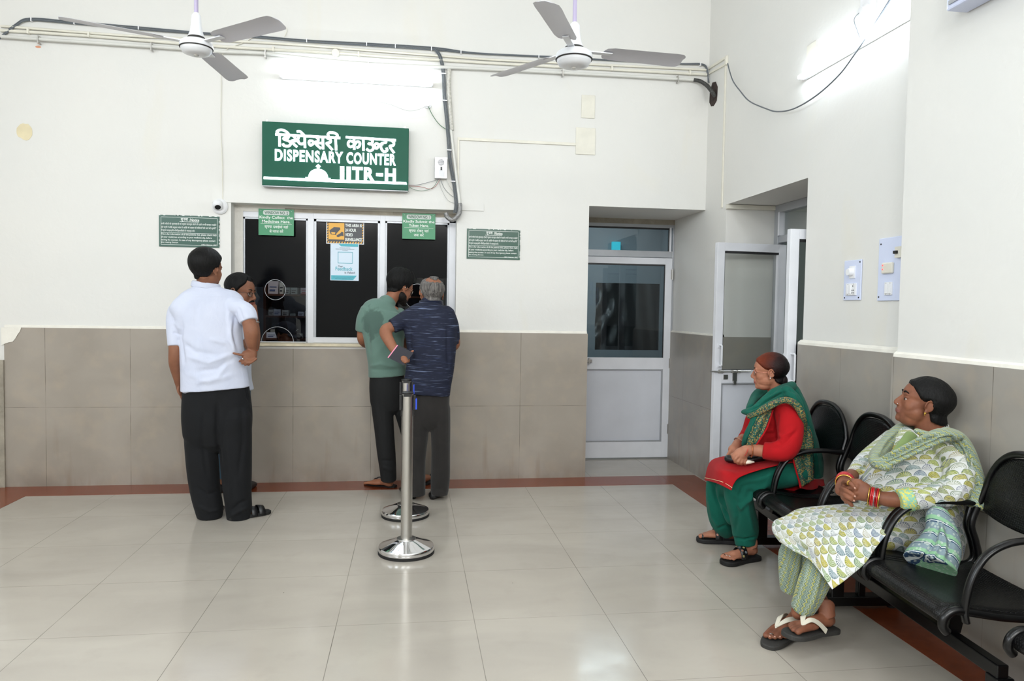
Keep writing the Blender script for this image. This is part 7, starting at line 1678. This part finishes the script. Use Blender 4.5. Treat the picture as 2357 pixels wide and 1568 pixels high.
# ------------------------------------------------------------------ seated woman in the block-printed kurta
SK2 = skin_mat('deep_brown_skin', (134, 85, 62), (106, 65, 48)); LIP2 = mat('brown_pink_lips', (124, 74, 66), .4)
FAN = fan_mat('scallop_fan_print_cotton', False, .050); FANU = fan_mat('scallop_fan_print_panel', True, .050); CHV = chevron_mat('green_yellow_zigzag_cotton', ang=.25); CHVP = chevron_mat('green_yellow_zigzag_trousers', w=.026, amp=.007, per=.040, ang=-.25); CHVS = chevron_mat('green_yellow_zigzag_scarf', w=.022, amp=.0065, per=.043, ang=1.05)
def build_w2():
    t = person('seated woman in a fan-printed cream kurta with zigzag green scarf, hands clasped, wearing red bangles', (2.05, 2.78, 0))
    hc = at(2121, 926, 2.78); H = Head(hc, (-.88, .42, .24), (.0, .0, 1), .90, 1.08)
    sk = MB(); H.build(sk, at(2150, 1012, 2.77), .058, nose=.94, jaw=1.12, fat=.010)
    add_limb(sk, [(2152, 1018, 2.77, 30, 32), (2144, 1050, 2.78, 46, 50), (2110, 1120, 2.79, 50, 54), (2110, 1190, 2.80, 50, 54), (2116, 1225, 2.81, 48, 54)])
    # near arm
    add_limb(sk, [(2180, 1050, 2.64, 15, 15), (2196, 1095, 2.59, 15, 15), (2180, 1131, 2.58, 15, 15), (2140, 1142, 2.575, 16, 16), (2090, 1151, 2.58, 18, 18), (2050, 1150, 2.60, 18, 18), (2022, 1146, 2.62, 15.5, 16), (2006, 1143, 2.635, 15, 15)])
    add_limb(sk, [(2012, 1144, 2.63, 15, 15), (1998, 1138, 2.64, 19, 14), (1984, 1131, 2.65, 23, 13), (1972, 1128, 2.66, 21, 12)])
    for pts in ([(1972, 1118, 2.65), (1958, 1112, 2.68), (1947, 1116, 2.71), (1943, 1122, 2.72)], [(1968, 1126, 2.645), (1953, 1124, 2.67), (1941, 1128, 2.70), (1938, 1134, 2.72)],
                [(1970, 1136, 2.645), (1955, 1138, 2.665), (1942, 1142, 2.69), (1939, 1146, 2.71)], [(1975, 1146, 2.645), (1962, 1150, 2.66), (1950, 1154, 2.68), (1947, 1157, 2.69)]): finger(sk, pxY(pts), .0098, .0082)
    finger(sk, pxY([(1990, 1124, 2.65), (1982, 1111, 2.655), (1975, 1107, 2.66), (1968, 1107, 2.67)]), .0102, .0086)
    # far arm, its fingers laced over the near hand
    add_limb(sk, [(2040, 1035, 3.0, 14, 16), (1990, 1068, 2.99, 13, 15), (1964, 1092, 2.94, 15, 16), (1948, 1104, 2.86, 14, 15), (1942, 1112, 2.80, 14, 15), (1942, 1122, 2.76, 19, 14), (1942, 1132, 2.73, 19, 13)])
    for pts in ([(1941, 1112, 2.73), (1948, 1108, 2.68), (1958, 1113, 2.635), (1967, 1123, 2.622)], [(1938, 1124, 2.72), (1945, 1128, 2.665), (1955, 1133, 2.632), (1967, 1142, 2.618)],
                [(1938, 1137, 2.71), (1944, 1140, 2.66), (1953, 1146, 2.632), (1965, 1152, 2.625)], [(1941, 1147, 2.70), (1949, 1152, 2.665), (1956, 1158, 2.65), (1961, 1164, 2.65)]): finger(sk, pxY(pts), .0100, .0082)
    finger(sk, pxY([(1950, 1108, 2.74), (1962, 1106, 2.70), (1974, 1110, 2.665), (1982, 1116, 2.650)]), .0102, .0088)
    # thighs and crossed shins
    add_limb(sk, [(2100, 1232, 2.74, 20, 20), (1990, 1242, 2.75, 18, 18), (1915, 1256, 2.76, 17, 17), (1886, 1290, 2.76, 15, 15), (1862, 1350, 2.76, 15, 15), (1838, 1410, 2.76, 17, 17)]); add_limb(sk, [(2080, 1210, 2.93, 20, 20), (1950, 1218, 2.95, 18, 18), (1862, 1236, 2.96, 16, 16), (1854, 1290, 2.93, 15, 15), (1872, 1345, 2.87, 16, 16), (1893, 1390, 2.80, 16, 16), (1901, 1408, 2.77, 15, 15)])
    # foot on the floor (toes left) and the far foot crossed behind, heel raised
    hA = onfloor(1868, 1432, .022)+Vector((.035, .06, .03)); tA = onfloor(1772, 1478, .022)
    PA, dA, nA, uA, LA, tpA = foot(sk, hA, tA+Vector((.0, .0, .0)), .046, True, ankle=at(1846, 1402, 2.79))
    hB = at(1917, 1442, 2.74); tB = at(1818, 1456, 2.66)
    PB, dB, nB, uB, LB, tpB = foot(sk, hB, tB, .044, False, ankle=at(1893, 1395, 2.79))
    body = grow(sk, 'body', [SK2, LIP2], t, .0036, 4, zone=H.lip_zone)
    H.hair(t, body, [(0, .072), (30, .062), (48, .040), (62, .016), (76, .008), (88, .016), (100, .0), (110, -.04), (122, -.07), (180, -.082)], lambda a, z: .011+.010*max(0, min(1, (abs(a)-70)/60))*max(0, min(1, (.09-z)/.06)), HBLACK, tuft=.001)
    b = MB(); H.e(b, (0, -.085, -.075), (.040, .030, .042), 18); H.e(b, (0, -.088, -.115), (.030, .022, .030), 16); grow(b, 'hair_bun', HBLACK, t, .005, 3)
    H.eyes(t, EYEW, IRIS, (.0, 1, .1)); H.brows(t, HBLACK, .004, th=.0026)
    MB().sph(H.L(-.0165, .0975, -.0345), .0021, 10).build('nose_pin', SILVER, t, True)
    MB().lathe(H.L(-.0890, -.006, -.040), [(0, -.001), (.0055, 0), (.004, .003), (0, .004)], 8, H.r*-1).build('ear_stud', GOLD, t, True); MB().sph(H.L(-.0885, -.006, -.0475), .0026, 8).build('ear_drop', GOLD, t, True)
    for c_, m_ in ((tpA[0], mat('chipped_red_nail', (160, 40, 38), .3)),):
        add = MB(); add_ell(add, c_[0]+uA*.0085-dA*.002, dA*.006, nA*.006, uA*.0035, 10); add.build('toe_nail', m_, t, True)
    for (tp, d_, n_, u_) in ((tpA, dA, nA, uA),):
        for k in (1, 2, 3, 4): a_ = MB(); c_ = tp[k][0]; add_ell(a_, c_+u_*.0058+d_*.001, d_*.0042, n_*.0042, u_*.0028, 8); a_.build('toe_nail', NAIL, t, True)
        c_ = tp[1][0]; b = MB(); b.lathe(c_-d_*.013+u_*.003, [(.0085, -.0028), (.0112, -.0028), (.0112, .0028), (.0085, .0028)], 16, d_); b.build('toe_ring', SILVER, t, True, auto=40)
    for pts in (((1968, 1124, 2.612), (1964, 1119)), ((1968, 1143, 2.608), (1963, 1138)), ((1966, 1153, 2.615), (1961, 1149))):
        p0 = at(*pts[0]); a_ = MB(); dd = (p0-at(pts[1][0], pts[1][1], pts[0][2])).normalized(); nn = (CAMP-p0).normalized(); add_ell(a_, p0, dd*.0056, dd.cross(nn)*.0046, nn*.0022, 10); a_.build('finger_nail', NAIL, t, True)
    # kurta: torso, sleeves, lap
    ku = MB()
    add_limb(ku, [(2160, 990, 2.77, 26, 34), (2158, 1008, 2.77, 62, 74), (2140, 1035, 2.78, 84, 84), (2118, 1065, 2.78, 92, 86), (2100, 1100, 2.78, 98, 88), (2092, 1140, 2.79, 104, 92), (2096, 1180, 2.80, 106, 98), (2105, 1215, 2.80, 104, 100), (2110, 1245, 2.81, 96, 96)], (True, True), 40)
    add_limb(ku, [(2186, 1022, 2.62, 38, 36), (2206, 1056, 2.59, 37, 34), (2208, 1098, 2.57, 34, 30), (2190, 1130, 2.565, 32, 28), (2150, 1140, 2.565, 29, 27), (2110, 1147, 2.565, 27, 26), (2080, 1151, 2.57, 25, 25)], (True, False), 26)
    add_limb(ku, [(2062, 1020, 2.98, 34, 36), (2020, 1046, 3.02, 28, 30), (1985, 1072, 2.99, 23, 25), (1965, 1092, 2.92, 18, 19)], (True, False), 24)
    add_limb(ku, [(2112, 1232, 2.72, 36, 38), (2030, 1232, 2.73, 34, 36), (1960, 1236, 2.74, 32, 32), (1912, 1246, 2.75, 28, 28), (1898, 1256, 2.75, 25, 25)], (True, True), 28)
    add_limb(ku, [(2080, 1206, 2.94, 34, 38), (1990, 1206, 2.96, 30, 34), (1905, 1216, 2.97, 26, 28), (1866, 1228, 2.97, 23, 24)], (True, True), 28)
    add_limb(ku, [(2000, 1222, 2.76, 26, 26), (1990, 1212, 2.92, 26, 26)], (True, True), 22, 1)
    F = [([(2070, 1070), (2110, 1080), (2160, 1060)], 6, .005), ([(2160, 1095), (2130, 1110), (2095, 1112)], 6, -.006), ([(2170, 1110), (2150, 1135), (2120, 1140)], 5, .006), ([(2185, 1060), (2170, 1090), (2172, 1120)], 5, -.006), ([(2000, 1060), (1990, 1085), (1975, 1095)], 4, -.006), ([(2030, 1055), (2010, 1085), (1998, 1105)], 5, .005),
         ([(1915, 1200), (1980, 1190), (2060, 1205)], 5, -.007), ([(1900, 1212), (1970, 1204), (2050, 1218)], 5, .005), ([(2090, 1140), (2140, 1125), (2180, 1130)], 4, .005), ([(2060, 1175), (2110, 1195), (2150, 1190)], 7, -.005), ([(2215, 1070), (2222, 1110), (2200, 1150)], 5, .004)]
    grow(ku, 'kurta', FAN, t, .0055, 4, F, wob=.004, wobs=11)
    # sleeve cuff
    cf = MB(); add_limb(cf, [(2098, 1149, 2.565, 28, 28), (2068, 1153, 2.575, 26, 26)], (False, False), 28, 1)
    CUFF = bpy.data.materials.new('mint_yellow_embroidered_cuff'); g = G(CUFF); p = g.pos('World'); v = g.N.new('ShaderNodeTexVoronoi'); v.inputs['Scale'].default_value = 150; g.L.new(p, v.inputs['Vector'])
    g.L.new(g.mix(g.math('GREATER_THAN', g.noise(p, 130, 3), .5), lin((196, 190, 96)), lin((128, 178, 156))), g.b.inputs['Base Color']); g.b.inputs['Roughness'].default_value = .8; g.bump(v.outputs['Distance'], .4, .002)
    grow(cf, 'sleeve_cuff', CUFF, t, .004, 1)
    # front panel hanging over the knees to a pointed hem
    rows = [[(2085, 1185, 2.56), (2040, 1168, 2.72), (1990, 1158, 2.90), (1960, 1160, 3.02)], [(2045, 1225, 2.545), (1990, 1186, 2.70), (1930, 1166, 2.88), (1890, 1165, 3.02)], [(2015, 1262, 2.545), (1955, 1212, 2.68), (1895, 1184, 2.84), (1838, 1172, 3.02)],
            [(1992, 1296, 2.55), (1930, 1250, 2.65), (1868, 1212, 2.80), (1808, 1188, 3.00)], [(1960, 1324, 2.55), (1900, 1280, 2.64), (1845, 1240, 2.77), (1782, 1200, 2.98)], [(1936, 1343, 2.55), (1895, 1312, 2.62), (1850, 1268, 2.75), (1778, 1222, 2.95)], [(1915, 1357, 2.555), (1868, 1292, 2.66), (1826, 1268, 2.77), (1794, 1247, 2.90)]]
    patch(rows, 44, 56, .003, 'kurta_panel', FANU, t, folds=[([(2010, 1205), (1950, 1215), (1900, 1235)], 5, -.006), ([(2020, 1210), (1960, 1222), (1905, 1245)], 5, .005), ([(1900, 1250), (1870, 1262), (1850, 1275)], 8, -.004)], ripple=lambda u, v: .006*math.sin(u*8+v*5)*v)
    # zigzag trousers
    tr = MB()
    add_limb(tr, [(1920, 1254, 2.74, 26, 26), (1898, 1290, 2.73, 34, 28), (1878, 1330, 2.71, 36, 32), (1862, 1370, 2.73, 32, 30), (1846, 1404, 2.755, 26, 26)], (True, False), 28)
    add_limb(tr, [(1866, 1240, 2.96, 24, 24), (1836, 1270, 2.94, 38, 28), (1830, 1310, 2.93, 36, 30), (1826, 1340, 2.92, 31, 28), (1822, 1364, 2.92, 25, 26)], (True, False), 28)
    add_limb(tr, [(1905, 1268, 2.78, 22, 22), (1865, 1262, 2.9, 22, 22)], (True, True), 20, 1)
    F = [([(1850, 1270), (1846, 1310), (1838, 1350)], 3, -.006), ([(1890, 1320), (1880, 1360), (1868, 1400)], 3, .005), ([(1870, 1310), (1852, 1350), (1836, 1392)], 4, -.005), ([(1810, 1270), (1812, 1310), (1812, 1350)], 4, .004)]
    grow(tr, 'trousers', CHVP, t, .0055, 3, F, wob=.003)
    # scarf over both shoulders, sagging in front, tail over the near shoulder
    sc = MB()
    add_limb(sc, [(2094, 984, 2.90, 14, 26), (2070, 994, 2.84, 17, 22), (2045, 1018, 2.80, 17, 22), (2022, 1045, 2.74, 17, 22), (2016, 1064, 2.66, 13, 20), (2040, 1072, 2.60, 13, 16)], (True, True), 22)
    add_limb(sc, [(2030, 1066, 2.62, 13, 16), (2060, 1054, 2.585, 15, 14), (2095, 1036, 2.565, 16, 14), (2130, 1018, 2.55, 17, 16), (2165, 1002, 2.54, 16, 22), (2196, 1003, 2.55, 13, 26)], (True, True), 22)
    add_limb(sc, [(2180, 1000, 2.58, 16, 26), (2205, 1012, 2.57, 18, 26), (2224, 1040, 2.56, 18, 26), (2238, 1075, 2.555, 18, 24), (2246, 1110, 2.55, 19, 22), (2246, 1145, 2.54, 21, 18), (2240, 1168, 2.53, 22, 14)], (True, False), 26)
    add_limb(sc, [(2175, 1000, 2.66, 12, 30), (2208, 1025, 2.62, 12, 28), (2230, 1070, 2.60, 12, 26), (2240, 1120, 2.58, 12, 24)], (True, True), 22)
    add_limb(sc, [(2110, 992, 2.62, 6, 10), (2140, 1003, 2.58, 9, 12), (2170, 1000, 2.57, 10, 14)], (True, True), 16)
    F = [([(2022, 1062), (2060, 1048), (2110, 1022), (2170, 1000)], 3, -.010), ([(2030, 1072), (2080, 1052), (2140, 1022), (2195, 1008)], 3, -.008), ([(2026, 1056), (2062, 1040), (2110, 1014), (2160, 994)], 3, .006), ([(2030, 1040), (2050, 1012), (2080, 990)], 3, -.009), ([(2020, 1048), (2040, 1018), (2066, 992)], 3, .006), ([(2150, 1012), (2190, 1008), (2216, 1040), (2228, 1090)], 3, -.008), ([(2205, 1005), (2232, 1045), (2246, 1100), (2250, 1150)], 3, -.006), ([(2225, 1050), (2236, 1100), (2238, 1160)], 4, .005)]
    grow(sc, 'scarf', CHVS, t, .0045, 3, F, wob=.003, wobs=16)
    yk = MB(); add_limb(yk, [(2098, 1002, 2.70, 14, 8), (2080, 1030, 2.665, 16, 8), (2052, 1058, 2.64, 10, 8)], (True, True), 16); grow(yk, 'neck_yoke', cloth_mat('sage_plain_cotton', (118, 138, 86)), t, .004, 2)
    # bangles
    ax = (at(2035, 1149, 2.605)-at(2005, 1143, 2.635)).normalized(); REDG = mat('red_glass_bangle', (176, 14, 20), .15, spec=.7); DRED = mat('maroon_glass_bangle', (120, 8, 18), .15, spec=.7)
    for k, (x, m_, r_, th) in enumerate(((2001, GOLD, .036, .0026), (2006, REDG, .036, .0030), (2010, REDG, .0362, .0030), (2013, SILVER, .0362, .0016), (2016, DRED, .0364, .0030), (2020, REDG, .0366, .0030), (2024, GOLD, .037, .0026))):
        bangle(t, 'gold_bangle' if m_ is GOLD else ('silver_bangle' if m_ is SILVER else 'red_bangle'), at(x, 1141+(x-2000)*.28, 2.64-(x-2000)*.0010), ax, r_, th, m_)
    ax2 = (at(1948, 1104, 2.86)-at(1942, 1114, 2.79)).normalized()
    for k, (c_, m_) in enumerate(((at(1944, 1113, 2.79), GOLD), (at(1944, 1110, 2.81), REDG), (at(1945, 1107, 2.83), REDG), (at(1946, 1105, 2.845), DRED))): bangle(t, 'gold_bangle' if m_ is GOLD else 'red_bangle', c_, ax2, .035, .003, m_)
    b = MB(); b.lathe(at(1955, 1112, 2.640), [(.0095, -.0012), (.0112, 0), (.0095, .0012)], 16, (at(1967, 1123, 2.62)-at(1948, 1108, 2.68)).normalized()); b.build('finger_ring', GOLD, t, True)
    # flip-flops with pale straps
    SOLE = mat('grey_black_sole', (44, 43, 41), .7); STR = mat('pale_beige_strap', (206, 200, 184), .5)
    for P, d_, n_, u_, L_, tp in ((PA, dA, nA, uA, LA, tpA), (PB, dB, nB, uB, LB, tpB)):
        prof = [(-.06, .022), (.02, .038), (.2, .038), (.42, .038), (.64, .048), (.84, .052), (.98, .044), (1.07, .022)]
        out = spline([P(u, w, -.001) for u, w in prof]+[P(u, -w, -.001) for u, w in reversed(prof)], 4, True); mb = MB(); mb.prism(out, u_*-.021); s_ = mb.build('flip_flop', SOLE, t, bevel=.005)
        tp_ = P(.79, -.014, .030)
        for w_ in (-1, 1):
            Q = spline([tp_, P(.66, w_*.018-.004, .050), P(.52, w_*.034, .038), P(.36, w_*.042, .004)], 6); rg = []
            for i, q in enumerate(Q):
                tt = (Q[min(i+1, len(Q)-1)]-Q[max(i-1, 0)]).normalized(); sd = tt.cross(n_*w_*math.sin(i/len(Q)*1.3)+u_*math.cos(i/len(Q)*1.3)).normalized(); nn = sd.cross(tt); ww = .006+.005*min(1, i/6)
                rg.append([q+sd*ww+nn*.002, q-sd*ww+nn*.002, q-sd*ww-nn*.001, q+sd*ww-nn*.001])
            mb = MB(); mb.rings(rg); mb.build('strap', STR, s_, True, auto=50)
        MB().cyl(tp_+u_*.003, P(.80, -.014, -.002), .0045, 8).build('toe_post', STR, s_, True)
build_w2()
# patterned cloth bag behind her on the seat
bg_t = thing('cloth_bag', 'crumpled blue-grey patterned cloth bag tucked behind the fan-printed kurta woman', 'bag', at(2150, 1300, 2.60))
m = bpy.data.materials.new('blue_grey_bordered_cloth'); g = G(m); p = g.pos('World'); u, v, _p = planar(g)
s_ = g.math('FRACT', g.math('MULTIPLY', g.math('ADD', g.math('MULTIPLY', u, .75), v), 13.0)); cr = g.N.new('ShaderNodeValToRGB'); cr.color_ramp.interpolation = 'CONSTANT'; e = cr.color_ramp.elements
e[0].color = lin((120, 138, 146))+(1,); e[1].position = .50; e[1].color = lin((34, 62, 92))+(1,)
for q, c in ((.58, (210, 216, 214)), (.64, (34, 62, 92)), (.70, (128, 172, 136))): el = e.new(q); el.color = lin(c)+(1,)
g.L.new(s_, cr.inputs[0]); vv = g.N.new('ShaderNodeTexVoronoi'); vv.inputs['Scale'].default_value = 70; g.L.new(p, vv.inputs['Vector'])
g.L.new(g.mix(g.math('MULTIPLY', g.math('LESS_THAN', vv.outputs['Distance'], .35), .5), cr.outputs[0], lin((190, 200, 190))), g.b.inputs['Base Color']); g.b.inputs['Roughness'].default_value = .8
b = MB(); add_limb(b, [(2160, 1190, 2.52, 26, 26), (2168, 1225, 2.50, 34, 34), (2160, 1262, 2.48, 46, 40), (2145, 1288, 2.47, 56, 44), (2140, 1302, 2.46, 58, 44)], (True, False), 26)
grow(b, 'bag', m, bg_t, .0055, 3, [([(2120, 1290), (2150, 1250), (2160, 1210)], 4, -.009), ([(2170, 1290), (2175, 1250), (2165, 1200)], 4, .008), ([(2140, 1295), (2160, 1260), (2166, 1215)], 4, .006), ([(2185, 1290), (2188, 1250), (2176, 1210)], 4, -.007)], wob=.004, wobs=18)
# capped man behind the counter glass
def build_p6():
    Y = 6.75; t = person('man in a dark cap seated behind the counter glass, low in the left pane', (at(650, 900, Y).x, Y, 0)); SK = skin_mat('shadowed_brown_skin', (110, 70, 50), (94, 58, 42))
    H = Head(at(660, 772, Y), (.75, -.55, -.2), (0, 0, 1), .98); sk = MB(); H.build(sk, at(648, 810, Y+.02), .052)
    add_limb(sk, [(648, 808, Y+.03, 30, 20), (646, 850, Y+.03, 44, 26), (646, 950, Y+.05, 44, 30)]); body = grow(sk, 'body', [SK, LIPM], t, .006, 3)
    H.hair(t, body, [(0, .07), (60, .03), (85, .0), (110, -.04), (180, -.08)], lambda a, z: .010, HBLACK, res=50)
    b = MB(); H.e(b, (0, -.012, .055), (.088, .108, .075), 22); cap = grow(b, 'cap', mat('dark_navy_cap', (20, 22, 34), .8), t, .006, 2, cut=lambda px_, V: H.local(V)[:, 2] < .028)
    rg = []
    for k in range(13):
        th = PI*(k/12)-PI/2; rg.append([H.L(.070*math.sin(th), .075+.0*math.cos(th), .032), H.L(.074*math.sin(th), .085+.085*math.cos(th), .020-.006*math.cos(th)), H.L(.072*math.sin(th), .085+.083*math.cos(th), .016-.006*math.cos(th)), H.L(.068*math.sin(th), .075, .026)])
    b = MB(); b.rings(rg); b.build('cap_peak', mat('dark_navy_peak', (18, 20, 30), .8), t, True)
    a, c = at(674, 748, Y-.085), at(682, 752, Y-.085); b = MB(); b.tube(spline([H.L(-.045, .085, .075), H.L(-.030, .094, .078), H.L(-.012, .100, .070), H.L(-.002, .101, .066)], 4), [.002]*13, 6); b.build('cap_emblem', WHITE_INK, t, True)
    sh = MB(); add_limb(sh, [(646, 808, Y+.03, 28, 22), (644, 830, Y+.03, 50, 30), (644, 900, Y+.05, 52, 34), (644, 960, Y+.05, 52, 34)], (True, True), 26); grow(sh, 'shirt', cloth_mat('pale_green_white_shirt', (190, 200, 196)), t, .008, 3)
build_p6()
